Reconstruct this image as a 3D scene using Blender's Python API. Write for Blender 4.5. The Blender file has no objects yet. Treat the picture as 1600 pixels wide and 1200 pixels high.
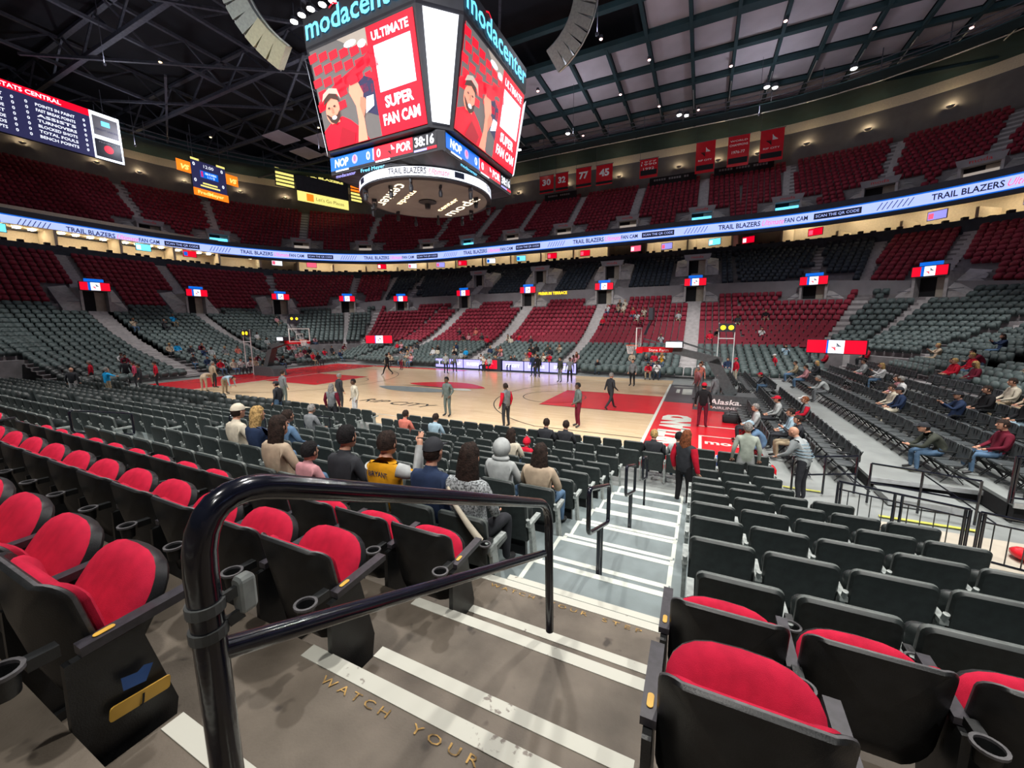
import bpy, math, random
import numpy as np
from mathutils import Vector, Matrix
random.seed(7); rng = np.random.default_rng(7)
sc = bpy.context.scene
COL = sc.collection
PI = math.pi
# ------------------------------------------------------------------ camera
cam_d = bpy.data.cameras.new('camera'); cam = bpy.data.objects.new('camera', cam_d); COL.objects.link(cam)
cam_d.sensor_width = 36; cam_d.lens = 611.8 / 1600 * 36; cam_d.clip_start = .05; cam_d.clip_end = 400
yaw, pit, roll = -.446, -.149, -.006
fw = Vector((math.sin(yaw) * math.cos(pit), math.cos(yaw) * math.cos(pit), math.sin(pit)))
rt = Vector((math.cos(yaw), -math.sin(yaw), 0)); up = rt.cross(fw)
r2 = rt * math.cos(roll) + up * math.sin(roll); u2 = -rt * math.sin(roll) + up * math.cos(roll)
M = Matrix((r2, u2, -fw)).transposed().to_4x4(); M.translation = Vector((15.987, -21.282, 4.124))
cam.matrix_world = M; sc.camera = cam
# ------------------------------------------------------------------ world and colour
w = bpy.data.worlds.new('arena_air'); sc.world = w; w.use_nodes = True
w.node_tree.nodes['Background'].inputs[0].default_value = (.55, .62, .8, 1)
w.node_tree.nodes['Background'].inputs[1].default_value = .05
sc.view_settings.view_transform = 'Standard'; sc.view_settings.look = 'None'
sc.view_settings.exposure = 0.12; sc.view_settings.gamma = 1; sc.view_settings.use_curve_mapping = False
# ------------------------------------------------------------------ lights (the lamps themselves are built with the catwalk)
def lamp(name, loc, target, watts, angle=70, color=(1, .97, .93), radius=.35):
    d = bpy.data.lights.new(name, 'SPOT'); d.energy = watts; d.spot_size = math.radians(angle); d.spot_blend = .6
    d.color = color; d.shadow_soft_size = radius
    o = bpy.data.objects.new(name, d); COL.objects.link(o); o.location = loc
    o.rotation_euler = (Vector(target) - Vector(loc)).to_track_quat('-Z', 'Y').to_euler()
    return o
COURT_W, STAND_W, FAR_W = 16500, 14500, 14500
COURT_LAMPS = [(28.3, 32.7), (20.9, 32.5), (12.1, 34.5), (-1.5, 33), (-9.3, 34.6), (-22, 32)]
for i, (x, y) in enumerate(COURT_LAMPS):
    lamp('court_flood_light', (x, y, 29.4), (x * .35, -2, 0), COURT_W, 52)
    lamp('court_flood_light', (x, -y, 29.4), (x * .35, 2, 0), COURT_W, 52)
for x, y, tx, ty in ((20, -6, 17, -17), (6, -6, 4, -16), (-10, -6, -8, -15), (26, -12, 25, -10), (12, -26, 15, -19)):
    lamp('house_light', (x, y, 29), (tx, ty, 1), STAND_W, 62, (1, .96, .9), .5)
for x in (-24, -8, 8, 24):
    lamp('house_light', (x, 4, 29), (x, 18, 2), FAR_W, 50, (1, .97, .95), .5)
for s in (-1, 1):
    for y in (-8, 8):
        lamp('house_light', (s * 20, y, 29), (s * 28, y, 1.5), FAR_W, 50, (1, .97, .95), .5)
FILL = [(-44, 4), (-28, -4), (-26, 14), (-12, 4), (8, 10), (10, -8), (24, 12), (26, -6), (36, 18), (2, 24), (20, 28)]  # fill lamps added to brighten the roof panels and upper walls
for x, y in FILL:
    d = bpy.data.lights.new('fill_light', 'POINT'); d.energy = 470; d.color = (.86, .88, 1); d.shadow_soft_size = .3
    o = bpy.data.objects.new('fill_light', d); COL.objects.link(o); o.location = (x, y, 25)
# ------------------------------------------------------------------ materials
def mat(name, col, rough=.6, metal=0, noise=0, nscale=8, bump=0, bscale=60, emit=0, spec=.5, alpha=1, col2=None, detail=3, ramp=(.35, .65)):
    m = bpy.data.materials.new(name); m.use_nodes = True; nt = m.node_tree; b = nt.nodes['Principled BSDF']
    b.inputs['Base Color'].default_value = (*col, 1); b.inputs['Roughness'].default_value = rough
    b.inputs['Metallic'].default_value = metal; b.inputs['Specular IOR Level'].default_value = spec
    if emit:
        b.inputs['Emission Color'].default_value = (*col, 1); b.inputs['Emission Strength'].default_value = emit
    if alpha < 1: b.inputs['Alpha'].default_value = alpha
    tc = nt.nodes.new('ShaderNodeTexCoord')
    if noise or col2:
        n = nt.nodes.new('ShaderNodeTexNoise'); n.inputs['Scale'].default_value = nscale; n.inputs['Detail'].default_value = detail
        nt.links.new(tc.outputs['Object'], n.inputs['Vector'])
        r = nt.nodes.new('ShaderNodeValToRGB'); r.color_ramp.elements[0].position = ramp[0]; r.color_ramp.elements[1].position = ramp[1]
        c2 = col2 or tuple(min(1, c * (1 + noise)) for c in col)
        c1 = col if col2 else tuple(c * (1 - noise) for c in col)
        r.color_ramp.elements[0].color = (*c1, 1); r.color_ramp.elements[1].color = (*c2, 1)
        nt.links.new(n.outputs['Fac'], r.inputs[0]); nt.links.new(r.outputs[0], b.inputs['Base Color'])
        if emit: nt.links.new(r.outputs[0], b.inputs['Emission Color'])
    if bump:
        n2 = nt.nodes.new('ShaderNodeTexNoise'); n2.inputs['Scale'].default_value = bscale
        nt.links.new(tc.outputs['Object'], n2.inputs['Vector'])
        bp = nt.nodes.new('ShaderNodeBump'); bp.inputs['Strength'].default_value = bump; bp.inputs['Distance'].default_value = .01
        nt.links.new(n2.outputs['Fac'], bp.inputs['Height']); nt.links.new(bp.outputs[0], b.inputs['Normal'])
    return m
MT = {}
def dm(k, *a, **kw): MT[k] = mat(k, *a, **kw); return MT[k]
dm('black_plastic', (.012, .013, .014), .42, noise=.35, nscale=9, bump=.12, bscale=180)
dm('worn_rim', (.085, .082, .088), .5, noise=.3, nscale=25)
dm('red_fabric', (.5, .012, .045), .85, noise=.12, nscale=14, bump=.3, bscale=500, spec=.2)
dm('arm_plastic', (.035, .032, .04), .38, noise=.25, nscale=30)
dm('black_vinyl', (.016, .022, .022), .5, noise=.25, nscale=14, bump=.1, bscale=300)
dm('grey_piping', (.1, .115, .11), .5, noise=.2, nscale=30)
dm('grey_plastic', (.28, .31, .3), .45, noise=.2, nscale=20)
dm('yellow_tag', (.62, .36, .05), .5, noise=.1)
dm('blue_tag', (.01, .08, .3), .4, noise=.15)
dm('rail_paint', (.006, .007, .014), .16, noise=.3, nscale=20, bump=.06, bscale=30, spec=.8)
dm('clamp_rubber', (.07, .075, .075), .6, noise=.3)
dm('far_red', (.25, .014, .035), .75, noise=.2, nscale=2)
dm('far_black', (.07, .098, .096), .6, noise=.25, nscale=2)
dm('far_navy', (.02, .03, .045), .6, noise=.25, nscale=2)
dm('chair_black', (.012, .014, .015), .4, noise=.2)
dm('chair_grey', (.06, .07, .074), .45, noise=.25, nscale=40)
dm('white_paint', (.55, .58, .53), .6, noise=.06)
dm('blue_grey', (.155, .19, .195), .5, noise=.12, nscale=3, bump=.05)
dm('deck_far', (.20, .185, .19), .8, noise=.15, nscale=2)
dm('stair_far', (.42, .4, .4), .8, noise=.12, nscale=3)
dm('wall_grey', (.145, .135, .14), .85, noise=.08, nscale=1)
dm('wall_light', (.25, .24, .255), .8, noise=.08, nscale=1)
dm('cream', (.62, .54, .42), .7, noise=.06)
dm('teal_dark', (.018, .05, .058), .8, noise=.15, nscale=.7)
dm('roof_black', (.012, .013, .018), .9, noise=.2, nscale=.6)
dm('steel', (.09, .095, .12), .55, metal=.3, noise=.2, nscale=4)
dm('panel_grey', (.55, .5, .54), .9, noise=.06, nscale=.5)
dm('silver', (.6, .62, .64), .35, metal=.7, noise=.1)
dm('white', (.85, .85, .85), .5, noise=.03)
dm('hoop_orange', (.85, .12, .04), .4, noise=.05)
dm('court_red', (.62, .012, .022), .25, noise=.06, nscale=1.2)
dm('court_dark', (.05, .055, .065), .3, noise=.1)
dm('pad_grey', (.07, .08, .085), .55, noise=.15)
dm('floor_grey', (.24, .26, .255), .45, noise=.12, nscale=1.5, bump=.04)
dm('tan_wall', (.42, .38, .31), .8, noise=.1, nscale=2)
dm('dark_void', (.01, .01, .012), .9, noise=.1)
dm('jumbo_body', (.03, .032, .045), .5, noise=.15, nscale=1.5)
dm('yellow_tape', (.5, .5, .08), .6, noise=.1)
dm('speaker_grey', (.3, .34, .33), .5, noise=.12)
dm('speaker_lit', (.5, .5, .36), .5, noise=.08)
def em(k, c, s=1.): MT[k] = mat(k, c, .5, emit=s, noise=.02, nscale=3)
em('led_white', (.86, .9, 1.0), 1.15); em('led_pale', (.42, .52, 1.0), 1.05); em('led_blue', (.0, .12, .62), 1.0); em('led_red', (.78, .0, .02), 1.0)
em('led_black', (.004, .004, .012), .4); em('led_dark', (.02, .02, .07), 1); em('led_text', (.01, .012, .03), .5); em('led_pink', (.9, .12, .22), 1)
em('led_cyan', (.13, .62, .95), 1.6); em('led_orange', (.95, .2, .01), 1.2); em('led_yellow', (.85, .75, .2), 1.1); em('led_amber', (1, .7, .02), 1.4)
em('led_skin', (.80, .30, .2), .95); em('led_skin2', (.62, .2, .13), .95); em('led_grey', (.12, .11, .11), 1); em('led_maroon', (.35, .0, .015), 1)
em('led_purple', (.34, .33, .95), 1.0); em('led_hair', (.05, .02, .015), 1); em('led_cap', (.5, .42, .36), .9); em('led_tan', (.35, .3, .26), .9)
em('lamp_white', (1, .97, .85), 14); em('lamp_pink', (1, .55, .5), 5); em('lamp_warm', (1, .72, .38), 3.2)
em('suite_lamp', (1, .85, .6), 22); em('disc_glow', (1, .85, .6), 2.2)
# hardwood
def court_mat():
    m = bpy.data.materials.new('maple_boards'); m.use_nodes = True; nt = m.node_tree; b = nt.nodes['Principled BSDF']
    tc = nt.nodes.new('ShaderNodeTexCoord'); br = nt.nodes.new('ShaderNodeTexBrick')
    br.inputs['Scale'].default_value = 1; br.inputs['Brick Width'].default_value = 1.2; br.inputs['Row Height'].default_value = .12
    br.inputs['Mortar Size'].default_value = .001; br.offset = .37; br.inputs['Bias'].default_value = -.1
    br.inputs['Color1'].default_value = (.7, .53, .34, 1); br.inputs['Color2'].default_value = (.63, .465, .285, 1); br.inputs['Mortar'].default_value = (.42, .29, .16, 1)
    nt.links.new(tc.outputs['Object'], br.inputs['Vector']); nt.links.new(br.outputs['Color'], b.inputs['Base Color'])
    n = nt.nodes.new('ShaderNodeTexNoise'); n.inputs['Scale'].default_value = 1.3; nt.links.new(tc.outputs['Object'], n.inputs['Vector'])
    mr = nt.nodes.new('ShaderNodeMapRange'); mr.inputs[3].default_value = .14; mr.inputs[4].default_value = .26
    nt.links.new(n.outputs['Fac'], mr.inputs[0]); nt.links.new(mr.outputs[0], b.inputs['Roughness'])
    return m
MT['maple'] = court_mat()
def concrete_mat():
    m = bpy.data.materials.new('stained_concrete'); m.use_nodes = True; nt = m.node_tree; b = nt.nodes['Principled BSDF']
    tc = nt.nodes.new('ShaderNodeTexCoord'); L = nt.links.new
    n1 = nt.nodes.new('ShaderNodeTexNoise'); n1.inputs['Scale'].default_value = 3; n1.inputs['Detail'].default_value = 8; L(tc.outputs['Object'], n1.inputs['Vector'])
    r1 = nt.nodes.new('ShaderNodeValToRGB'); e = r1.color_ramp.elements
    e[0].position = .3; e[0].color = (.07, .055, .04, 1); e[1].position = .7; e[1].color = (.155, .128, .1, 1)
    L(n1.outputs['Fac'], r1.inputs[0])
    n2 = nt.nodes.new('ShaderNodeTexNoise'); n2.inputs['Scale'].default_value = 7.5; n2.inputs['Detail'].default_value = 2; L(tc.outputs['Object'], n2.inputs['Vector'])
    r2_ = nt.nodes.new('ShaderNodeValToRGB'); e = r2_.color_ramp.elements
    e[0].position = .25; e[0].color = (.3, .27, .25, 1); e[1].position = .33; e[1].color = (1, 1, 1, 1); L(n2.outputs['Fac'], r2_.inputs[0])
    mx = nt.nodes.new('ShaderNodeMix'); mx.data_type = 'RGBA'; mx.blend_type = 'MULTIPLY'; mx.inputs[0].default_value = 1
    L(r1.outputs[0], mx.inputs[6]); L(r2_.outputs[0], mx.inputs[7]); L(mx.outputs[2], b.inputs['Base Color'])
    b.inputs['Roughness'].default_value = .62
    n3 = nt.nodes.new('ShaderNodeTexNoise'); n3.inputs['Scale'].default_value = 90; L(tc.outputs['Object'], n3.inputs['Vector'])
    bp = nt.nodes.new('ShaderNodeBump'); bp.inputs['Strength'].default_value = .25; bp.inputs['Distance'].default_value = .006
    L(n3.outputs['Fac'], bp.inputs['Height']); L(bp.outputs[0], b.inputs['Normal'])
    return m
MT['concrete'] = concrete_mat()
def strip_mat():
    m = bpy.data.materials.new('chipped_white_paint'); m.use_nodes = True; nt = m.node_tree; b = nt.nodes['Principled BSDF']
    tc = nt.nodes.new('ShaderNodeTexCoord'); L = nt.links.new
    n1 = nt.nodes.new('ShaderNodeTexNoise'); n1.inputs['Scale'].default_value = 28; n1.inputs['Detail'].default_value = 6; L(tc.outputs['Object'], n1.inputs['Vector'])
    n0 = nt.nodes.new('ShaderNodeTexNoise'); n0.inputs['Scale'].default_value = 2.2; L(tc.outputs['Object'], n0.inputs['Vector'])
    ad = nt.nodes.new('ShaderNodeMath'); ad.operation = 'MULTIPLY_ADD'; ad.inputs[1].default_value = .9; L(n0.outputs['Fac'], ad.inputs[0]); L(n1.outputs['Fac'], ad.inputs[2])
    r = nt.nodes.new('ShaderNodeValToRGB'); e = r.color_ramp.elements
    e[0].position = .66; e[0].color = (.2, .175, .15, 1); e[1].position = .73; e[1].color = (.5, .5, .44, 1)
    L(ad.outputs[0], r.inputs[0]); L(r.outputs[0], b.inputs['Base Color']); b.inputs['Roughness'].default_value = .6
    return m
MT['strip'] = strip_mat()
# ------------------------------------------------------------------ mesh building
class MB:
    def __init__(s): s.v = []; s.f = []; s.m = []
    def add(s, v, f, mi=0, T=None):
        o = len(s.v)
        s.v += [tuple(T @ Vector(p)) for p in v] if T is not None else [tuple(p) for p in v]
        s.f += [tuple(i + o for i in q) for q in f]; s.m += [mi] * len(f); return s
    def box(s, x0, x1, y0, y1, z0, z1, mi=0, T=None):
        return s.add([(x, y, z) for z in (z0, z1) for x, y in ((x0, y0), (x1, y0), (x1, y1), (x0, y1))],
                     [(3, 2, 1, 0), (4, 5, 6, 7), (0, 1, 5, 4), (1, 2, 6, 5), (2, 3, 7, 6), (3, 0, 4, 7)], mi, T)
    def bar(s, a, b, w, h=None, mi=0):
        a = Vector(a); b = Vector(b); h = h or w; d = (b - a).normalized(); u = Vector((0, 0, 1)) if abs(d.z) < .95 else Vector((1, 0, 0))
        x = d.cross(u).normalized() * w / 2; y = x.cross(d).normalized() * h / 2
        v = [p + q for p in (a, b) for q in (-x - y, x - y, x + y, -x + y)]
        return s.add(v, [(3, 2, 1, 0), (4, 5, 6, 7), (0, 1, 5, 4), (1, 2, 6, 5), (2, 3, 7, 6), (3, 0, 4, 7)], mi)
    def tube(s, P, r, n=10, mi=0, closed=False):
        P = [Vector(p) for p in P]; N = len(P); R = r if isinstance(r, (list, tuple)) else [r] * N; v = []; f = []; u = None
        for i, p in enumerate(P):
            a = P[(i - 1) % N] if (closed or i) else P[0]; b = P[(i + 1) % N] if (closed or i < N - 1) else P[-1]
            d = (b - a).normalized()
            if u is None: u = d.cross(Vector((0, 0, 1)) if abs(d.z) < .9 else Vector((1, 0, 0))).normalized()
            u = (u - d * u.dot(d)).normalized(); q = d.cross(u)
            v += [p + (u * math.cos(2 * PI * k / n) + q * math.sin(2 * PI * k / n)) * R[i] for k in range(n)]
        for i in range(N if closed else N - 1):
            j = (i + 1) % N
            f += [(i * n + k, i * n + (k + 1) % n, j * n + (k + 1) % n, j * n + k) for k in range(n)]
        if not closed: f += [tuple(range(n - 1, -1, -1)), tuple((N - 1) * n + k for k in range(n))]
        return s.add(v, f, mi)
    def lathe(s, prof, n=24, c=(0, 0, 0), mi=0, a0=0, a1=2 * PI):
        full = abs(a1 - a0 - 2 * PI) < 1e-6; k_ = n if full else n + 1; v = []
        for i in range(k_):
            a = a0 + (a1 - a0) * i / n
            v += [(c[0] + r * math.cos(a), c[1] + r * math.sin(a), c[2] + z) for r, z in prof]
        p = len(prof); f = []
        for i in range(n):
            j = (i + 1) % k_
            f += [(i * p + q, j * p + q, j * p + q + 1, i * p + q + 1) for q in range(p - 1)]
        return s.add(v, f, mi)
    def ball(s, c, r, n=12, mi=0, sc_=(1, 1, 1), T=None):
        v = []; f = []; h = n // 2
        for i in range(h + 1):
            t = PI * i / h
            for k in range(n):
                a = 2 * PI * k / n; v.append((c[0] + r * sc_[0] * math.sin(t) * math.cos(a), c[1] + r * sc_[1] * math.sin(t) * math.sin(a), c[2] - r * sc_[2] * math.cos(t)))
        for i in range(h):
            for k in range(n): f.append((i * n + k, i * n + (k + 1) % n, (i + 1) * n + (k + 1) % n, (i + 1) * n + k))
        return s.add(v, f, mi, T)
    def quad(s, a, b, c, d, mi=0): return s.add([a, b, c, d], [(0, 1, 2, 3)], mi)
    def prism(s, pts, z0, z1, mi=0, T=None):
        n = len(pts); v = [(x, y, z0) for x, y in pts] + [(x, y, z1) for x, y in pts]
        return s.add(v, [tuple(range(n - 1, -1, -1)), tuple(range(n, 2 * n))] + [(i, (i + 1) % n, n + (i + 1) % n, n + i) for i in range(n)], mi, T)
    def pad(s, out, t, e, fn, mi=0, mi_back=None, mi_rim=None, bulge=0.):
        # closed outline (2-D) thickened along w with rounded edges; fn maps (u, v, w) to 3-D
        n = len(out); cx = sum(p[0] for p in out) / n; cy = sum(p[1] for p in out) / n
        def ring(w, ins, k=1):
            r = []
            for x, y in out:
                dx, dy = x - cx, y - cy; L = math.hypot(dx, dy); q = k * (1 - ins / L)
                r.append(fn(cx + dx * q, cy + dy * q, w))
            return r
        rings = [(t / 2 + bulge, 0, .3), (t / 2 + bulge * .7, 0, .62), (t / 2, e, 1), (t / 2 - e, 0, 1), (-t / 2 + e, 0, 1), (-t / 2, e, 1), (-t / 2, 0, .62), (-t / 2, 0, .3)]
        ms = [mi, mi, mi, mi_rim if mi_rim is not None else mi, mi_back if mi_back is not None else mi] + [mi_back if mi_back is not None else mi] * 2
        v = []
        for r in rings: v += ring(*r)
        o0 = len(v); v.append(fn(cx, cy, t / 2 + bulge)); v.append(fn(cx, cy, -t / 2))
        for i in range(len(rings) - 1):
            s_f = [(i * n + k, i * n + (k + 1) % n, (i + 1) * n + (k + 1) % n, (i + 1) * n + k) for k in range(n)]
            if i == 0: base = len(s.v); s.v += [tuple(p) for p in v]
            s.f += [tuple(q + base for q in p) for p in s_f]; s.m += [ms[i]] * n
        for k in range(n):
            s.f.append((base + o0, base + (k + 1) % n, base + k)); s.m.append(mi)
            j = (len(rings) - 1) * n; s.f.append((base + o0 + 1, base + j + k, base + j + (k + 1) % n)); s.m.append(ms[-1])
        return s
    def mesh(s, name, mats, smooth=None):
        me = bpy.data.meshes.new(name); me.from_pydata([tuple(p) for p in s.v], [], s.f)
        for m in mats: me.materials.append(MT[m] if isinstance(m, str) else m)
        if len(mats) > 1: me.polygons.foreach_set('material_index', s.m)
        if smooth is not None:
            me.polygons.foreach_set('use_smooth', [True] * len(me.polygons)); me.set_sharp_from_angle(angle=math.radians(smooth))
        me.update(); return me
    def build(s, name, mats, parent=None, smooth=None, loc=None, label=None):
        o = bpy.data.objects.new(name, s.mesh(name, mats, smooth)); COL.objects.link(o)
        if parent: o.parent = parent
        if loc: o.location = loc
        if label: o['label'] = label
        return o
def rrect(w, h, r, n=4, cx=0, cy=0, rb=None):
    P = []
    for sx, sy, a, rr in ((1, 1, 0, r), (-1, 1, 90, r), (-1, -1, 180, rb or r), (1, -1, 270, rb or r)):
        for k in range(n + 1):
            t = math.radians(a + 90 * k / n); P.append((cx + sx * (w / 2 - rr) + rr * math.cos(t), cy + sy * (h / 2 - rr) + rr * math.sin(t)))
    return P
def tag(o, label, cat, group=None):
    o['label'] = label; o['category'] = cat
    if group: o['group'] = group
    return o
def thing(name, label, cat, loc=(0, 0, 0), rz=0, group=None):
    o = bpy.data.objects.new(name, None); COL.objects.link(o); o.empty_display_size = .2
    o.location = loc; o.rotation_euler = (0, 0, rz); return tag(o, label, cat, group)
def struct(o): o['kind'] = 'structure'; return o
def stuff(o, label, cat, group=None): o['kind'] = 'stuff'; return tag(o, label, cat, group)
def inst(name, me, parent=None, loc=(0, 0, 0), rz=0):
    o = bpy.data.objects.new(name, me); COL.objects.link(o); o.location = loc; o.rotation_euler = (0, 0, rz)
    if parent: o.parent = parent
    return o
ORD = ['first', 'second', 'third', 'fourth', 'fifth', 'sixth', 'seventh', 'eighth', 'ninth', 'tenth', 'eleventh', 'twelfth', 'thirteenth', 'fourteenth', 'fifteenth', 'sixteenth', 'seventeenth', 'eighteenth', 'nineteenth', 'twentieth']
TENS = {2: 'twenty', 3: 'thirty', 4: 'forty', 5: 'fifty', 6: 'sixty', 7: 'seventy', 8: 'eighty', 9: 'ninety'}
def ordn(i):
    if i < 20: return ORD[i]
    t, u = divmod(i + 1, 10)
    if t > 9: return 'hundred and ' + ordn(i - 100)
    return {2: 'twentieth', 3: 'thirtieth', 4: 'fortieth', 5: 'fiftieth', 6: 'sixtieth', 7: 'seventieth', 8: 'eightieth', 9: 'ninetieth'}[t] if u == 0 else TENS[t] + '-' + ORD[u - 1]
# text
_tc = {}
def text_vf(s, bold=0.):
    k = (s, bold)
    if k in _tc: return _tc[k]
    cu = bpy.data.curves.new('lettering', 'FONT'); cu.body = s; cu.size = 1; cu.resolution_u = 2; cu.offset = bold; cu.fill_mode = 'FRONT'
    o = bpy.data.objects.new('lettering', cu); COL.objects.link(o)
    dg = bpy.context.evaluated_depsgraph_get(); me = o.evaluated_get(dg).to_mesh()
    v = np.array([x.co[:] for x in me.vertices]); f = [tuple(p.vertices) for p in me.polygons]
    o.evaluated_get(dg).to_mesh_clear(); bpy.data.objects.remove(o); bpy.data.curves.remove(cu)
    if len(v): mn = v.min(0); mx = v.max(0); v = v - [mn[0], 0, 0]; _tc[k] = (v, f, mx[0] - mn[0])
    else: _tc[k] = (np.zeros((0, 3)), [], 0)
    return _tc[k]
def put(mb, s, fn, x, z, h, mi=0, width=None, center=False, bold=.0, slant=0):
    """write s with cap height h at (x, z) of a panel; fn(x, z) -> 3-D point on the panel"""
    v, f, wd = text_vf(s, bold); k = h / .7; kx = k
    if width: kx = width / wd
    if center: x -= wd * kx / 2
    mb.add([fn(x + p[0] * kx + slant * p[1] * k, z + p[1] * k) for p in v], f, mi)
def flat(o, xd, zd, off=0.):
    o = Vector(o); xd = Vector(xd); zd = Vector(zd); n = xd.cross(zd).normalized() * off
    return lambda x, z, d=0: o + xd * x + zd * z + n + n.normalized() * d if off else o + xd * x + zd * z
def frect(mb, fn, x0, x1, z0, z1, mi=0, n=1):
    for i in range(n):
        a = x0 + (x1 - x0) * i / n; b = x0 + (x1 - x0) * (i + 1) / n
        mb.add([fn(a, z0), fn(b, z0), fn(b, z1), fn(a, z1)], [(0, 1, 2, 3)], mi)
def fpoly(mb, fn, pts, mi=0): mb.add([fn(x, z) for x, z in pts], [tuple(range(len(pts)))], mi)
def fell(mb, fn, cx, cz, rx, rz, mi=0, n=20, a=0):
    fpoly(mb, fn, [(cx + rx * math.cos(t) * math.cos(a) - rz * math.sin(t) * math.sin(a), cz + rx * math.cos(t) * math.sin(a) + rz * math.sin(t) * math.cos(a)) for t in [2 * PI * i / n for i in range(n)]], mi)
def pinwheel(mb, fn, cx, cz, r, ma, mb_):
    # a team emblem: curved blades sweeping round a slanted centre
    for i in range(5):
        for s, m_ in ((1, ma), (-1, mb_)):
            P = []
            for t in range(7): a = t / 6 * 1.3; P.append((cx + s * (.1 + .22 * i) * r * .9 * math.cos(a) * .9, cz + s * r * (1 - .14 * i) * math.sin(a) * .95))
            Q = [(x + s * .13 * r, z) for x, z in reversed(P)]
            fpoly(mb, fn, P + Q, m_)
# ------------------------------------------------------------------ the bowl: rows by distance of the seat back from the long axis
ROWS = [('V', 10.1, 0), ('U', 10.9, 0), ('T', 11.7, 0), ('S', 12.81, .2), ('R', 13.74, .42), ('Q', 14.67, .64), ('P', 15.6, .86), ('O', 16.53, 1.08), ('N', 17.46, 1.3), ('M', 18.39, 1.524),
        ('L', 19.24, 1.82), ('K', 20.09, 2.12), ('J', 20.94, 2.42), ('I', 21.79, 2.76), ('H', 22.64, 3.18), ('G', 23.49, 3.62), ('F', 24.34, 4.1), ('E', 25.19, 4.6), ('D', 26.04, 5.1), ('C', 26.89, 5.6), ('B', 27.74, 6.1), ('A', 28.59, 6.6)]
DZ = {n: -.1 * i for i, n in enumerate('JIHGFEDCBA')}       # the end stands rise a little less
CX, CY = 19.4, 9.0
def prof(rows, r0=None, end=None):
    P = []; z = None
    for i, (n, yb, zf) in enumerate(rows):
        f = yb - .89
        d = DZ.get(n, 0); P.append((f - CY, P[-1][1] if P else 0, P[-1][2] if P else 0)); P.append((f - CY, zf, d))
    P.append((rows[-1][1] + .1 - CY, rows[-1][2], d))
    return [(a, a, z, d) for a, z, d in P]
def rays(kind, sx=1, sy=1, n=10, x0=-CX, x1=CX, y0=-CY, y1=CY, cx=CX, cy=CY):
    if kind == 'side': return [(x, sy * cy, 0, sy) for x in (x0, x1)]
    if kind == 'end': return [(sx * cx, y, sx, 0) for y in (y0, y1)]
    return [(sx * cx, sy * cy, sx * math.cos(t), sy * math.sin(t)) for t in [PI / 2 * i / n for i in range(n + 1)]]
def sweep(P, R, mb=None, mi=0):
    mb = mb or MB(); n = len(P); v = []
    for (x, y, dx, dy) in R: v += [(x + p[0] * dx, y + p[1] * dy, p[2] + (p[3] * dx * dx if len(p) > 3 else 0)) for p in P]
    f = [(i * n + k, i * n + k + 1, (i + 1) * n + k + 1, (i + 1) * n + k) for i in range(len(R) - 1) for k in range(n - 1)]
    return mb.add(v, f, mi)
fixed = ROWS[10:]
PF = prof(fixed); PF[0] = (PF[0][0], PF[0][1], 0, 0)
PA = prof(ROWS[3:])
# near stand: retractable part (painted blue grey) and concrete part
near = MB()
PN = prof(ROWS[3:10]); PN[-1] = (PN[-1][0] + .0, PN[-1][1], PN[-1][2])
PN[-1] = (18.35 - CY, 18.35 - CY, 1.524)
sweep(PN, rays('side', sy=-1, x0=-24, x1=19.4), near); struct(near.build('floor', ['blue_grey']))
nc = MB(); PC = prof(ROWS[10:18]); PC[0] = (PC[0][0], PC[0][1], 1.524); sweep(PC, rays('side', sy=-1, x0=-24, x1=24), nc); struct(nc.build('floor', ['concrete']))
far = MB(); sweep(PA, rays('side', sy=1), far); [sweep(PA[:16], [(a, CY, 0, 1), (b, CY, 0, 1)], far) for a, b in ((19.4, 24.3), (-23.6, -19.4))]
sweep(PF, rays('corner', 1, 1), far); sweep(PF, rays('corner', -1, 1), far); sweep(PF, rays('corner', -1, -1), far)
sweep(PA, rays('end', -1, y0=-11, y1=11), far); sweep(PF, rays('end', -1), far)
PR = prof(ROWS[7:]); PR[0] = (PR[0][0], PR[0][1], 0, 0); sweep(PR, rays('end', 1, y0=-8.7, y1=11), far); sweep(PF, rays('end', 1), far); sweep(PF, rays('corner', 1, -1, n=6), far)
struct(far.build('floor', ['deck_far']))
# upper terrace (navy on the long side, dark red round the ends)
UP = [(19.9 + .55 * i, 20.4 + .72 * i, 8.3 + .42 * i, -2.1 + .08 * i) for i in range(12)]     # the ends rise a little less (last number)
pu = [(19.65, 19.65, 6.6, -.9), (19.7, 19.8, 8.3, -2.1)]
for i, (ax, ay, z, dz) in enumerate(UP):
    pu += [(ax, ay - .35, z, dz)] if i == 0 else [(ax, ay, UP[i - 1][2], UP[i - 1][3]), (ax, ay, z, dz)]
pu += [(26.1, 28.3, 12.83, -1.1), (26.1, 28.3, 13.7, -1.2), (26.3, 28.5, 13.7, -1.2), (26.3, 28.5, 12.6, -1.2)]
ub = MB(); ALL = rays('side', sy=1) + rays('corner', 1, 1)[::-1] + [(CX, -CY, 1, 0)]
def ring(cx, cy, nr=12, near_side=False):
    R = [(x, cy, 0, 1) for x in (-cx, cx)]
    R += [(cx, cy, math.sin(t), math.cos(t)) for t in [PI / 2 * i / nr for i in range(1, nr + 1)]]
    R += [(cx, -cy, 1, 0)] + [(cx, -cy, math.cos(t), -math.sin(t)) for t in [PI / 2 * i / nr for i in range(1, nr // 2 + 1)]]
    L = [(-x, y, -dx, dy) for x, y, dx, dy in R[2:]]
    return L[::-1] + R
sweep(pu, ring(CX, CY), ub); struct(ub.build('wall_terrace', ['deck_far']))
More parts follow.
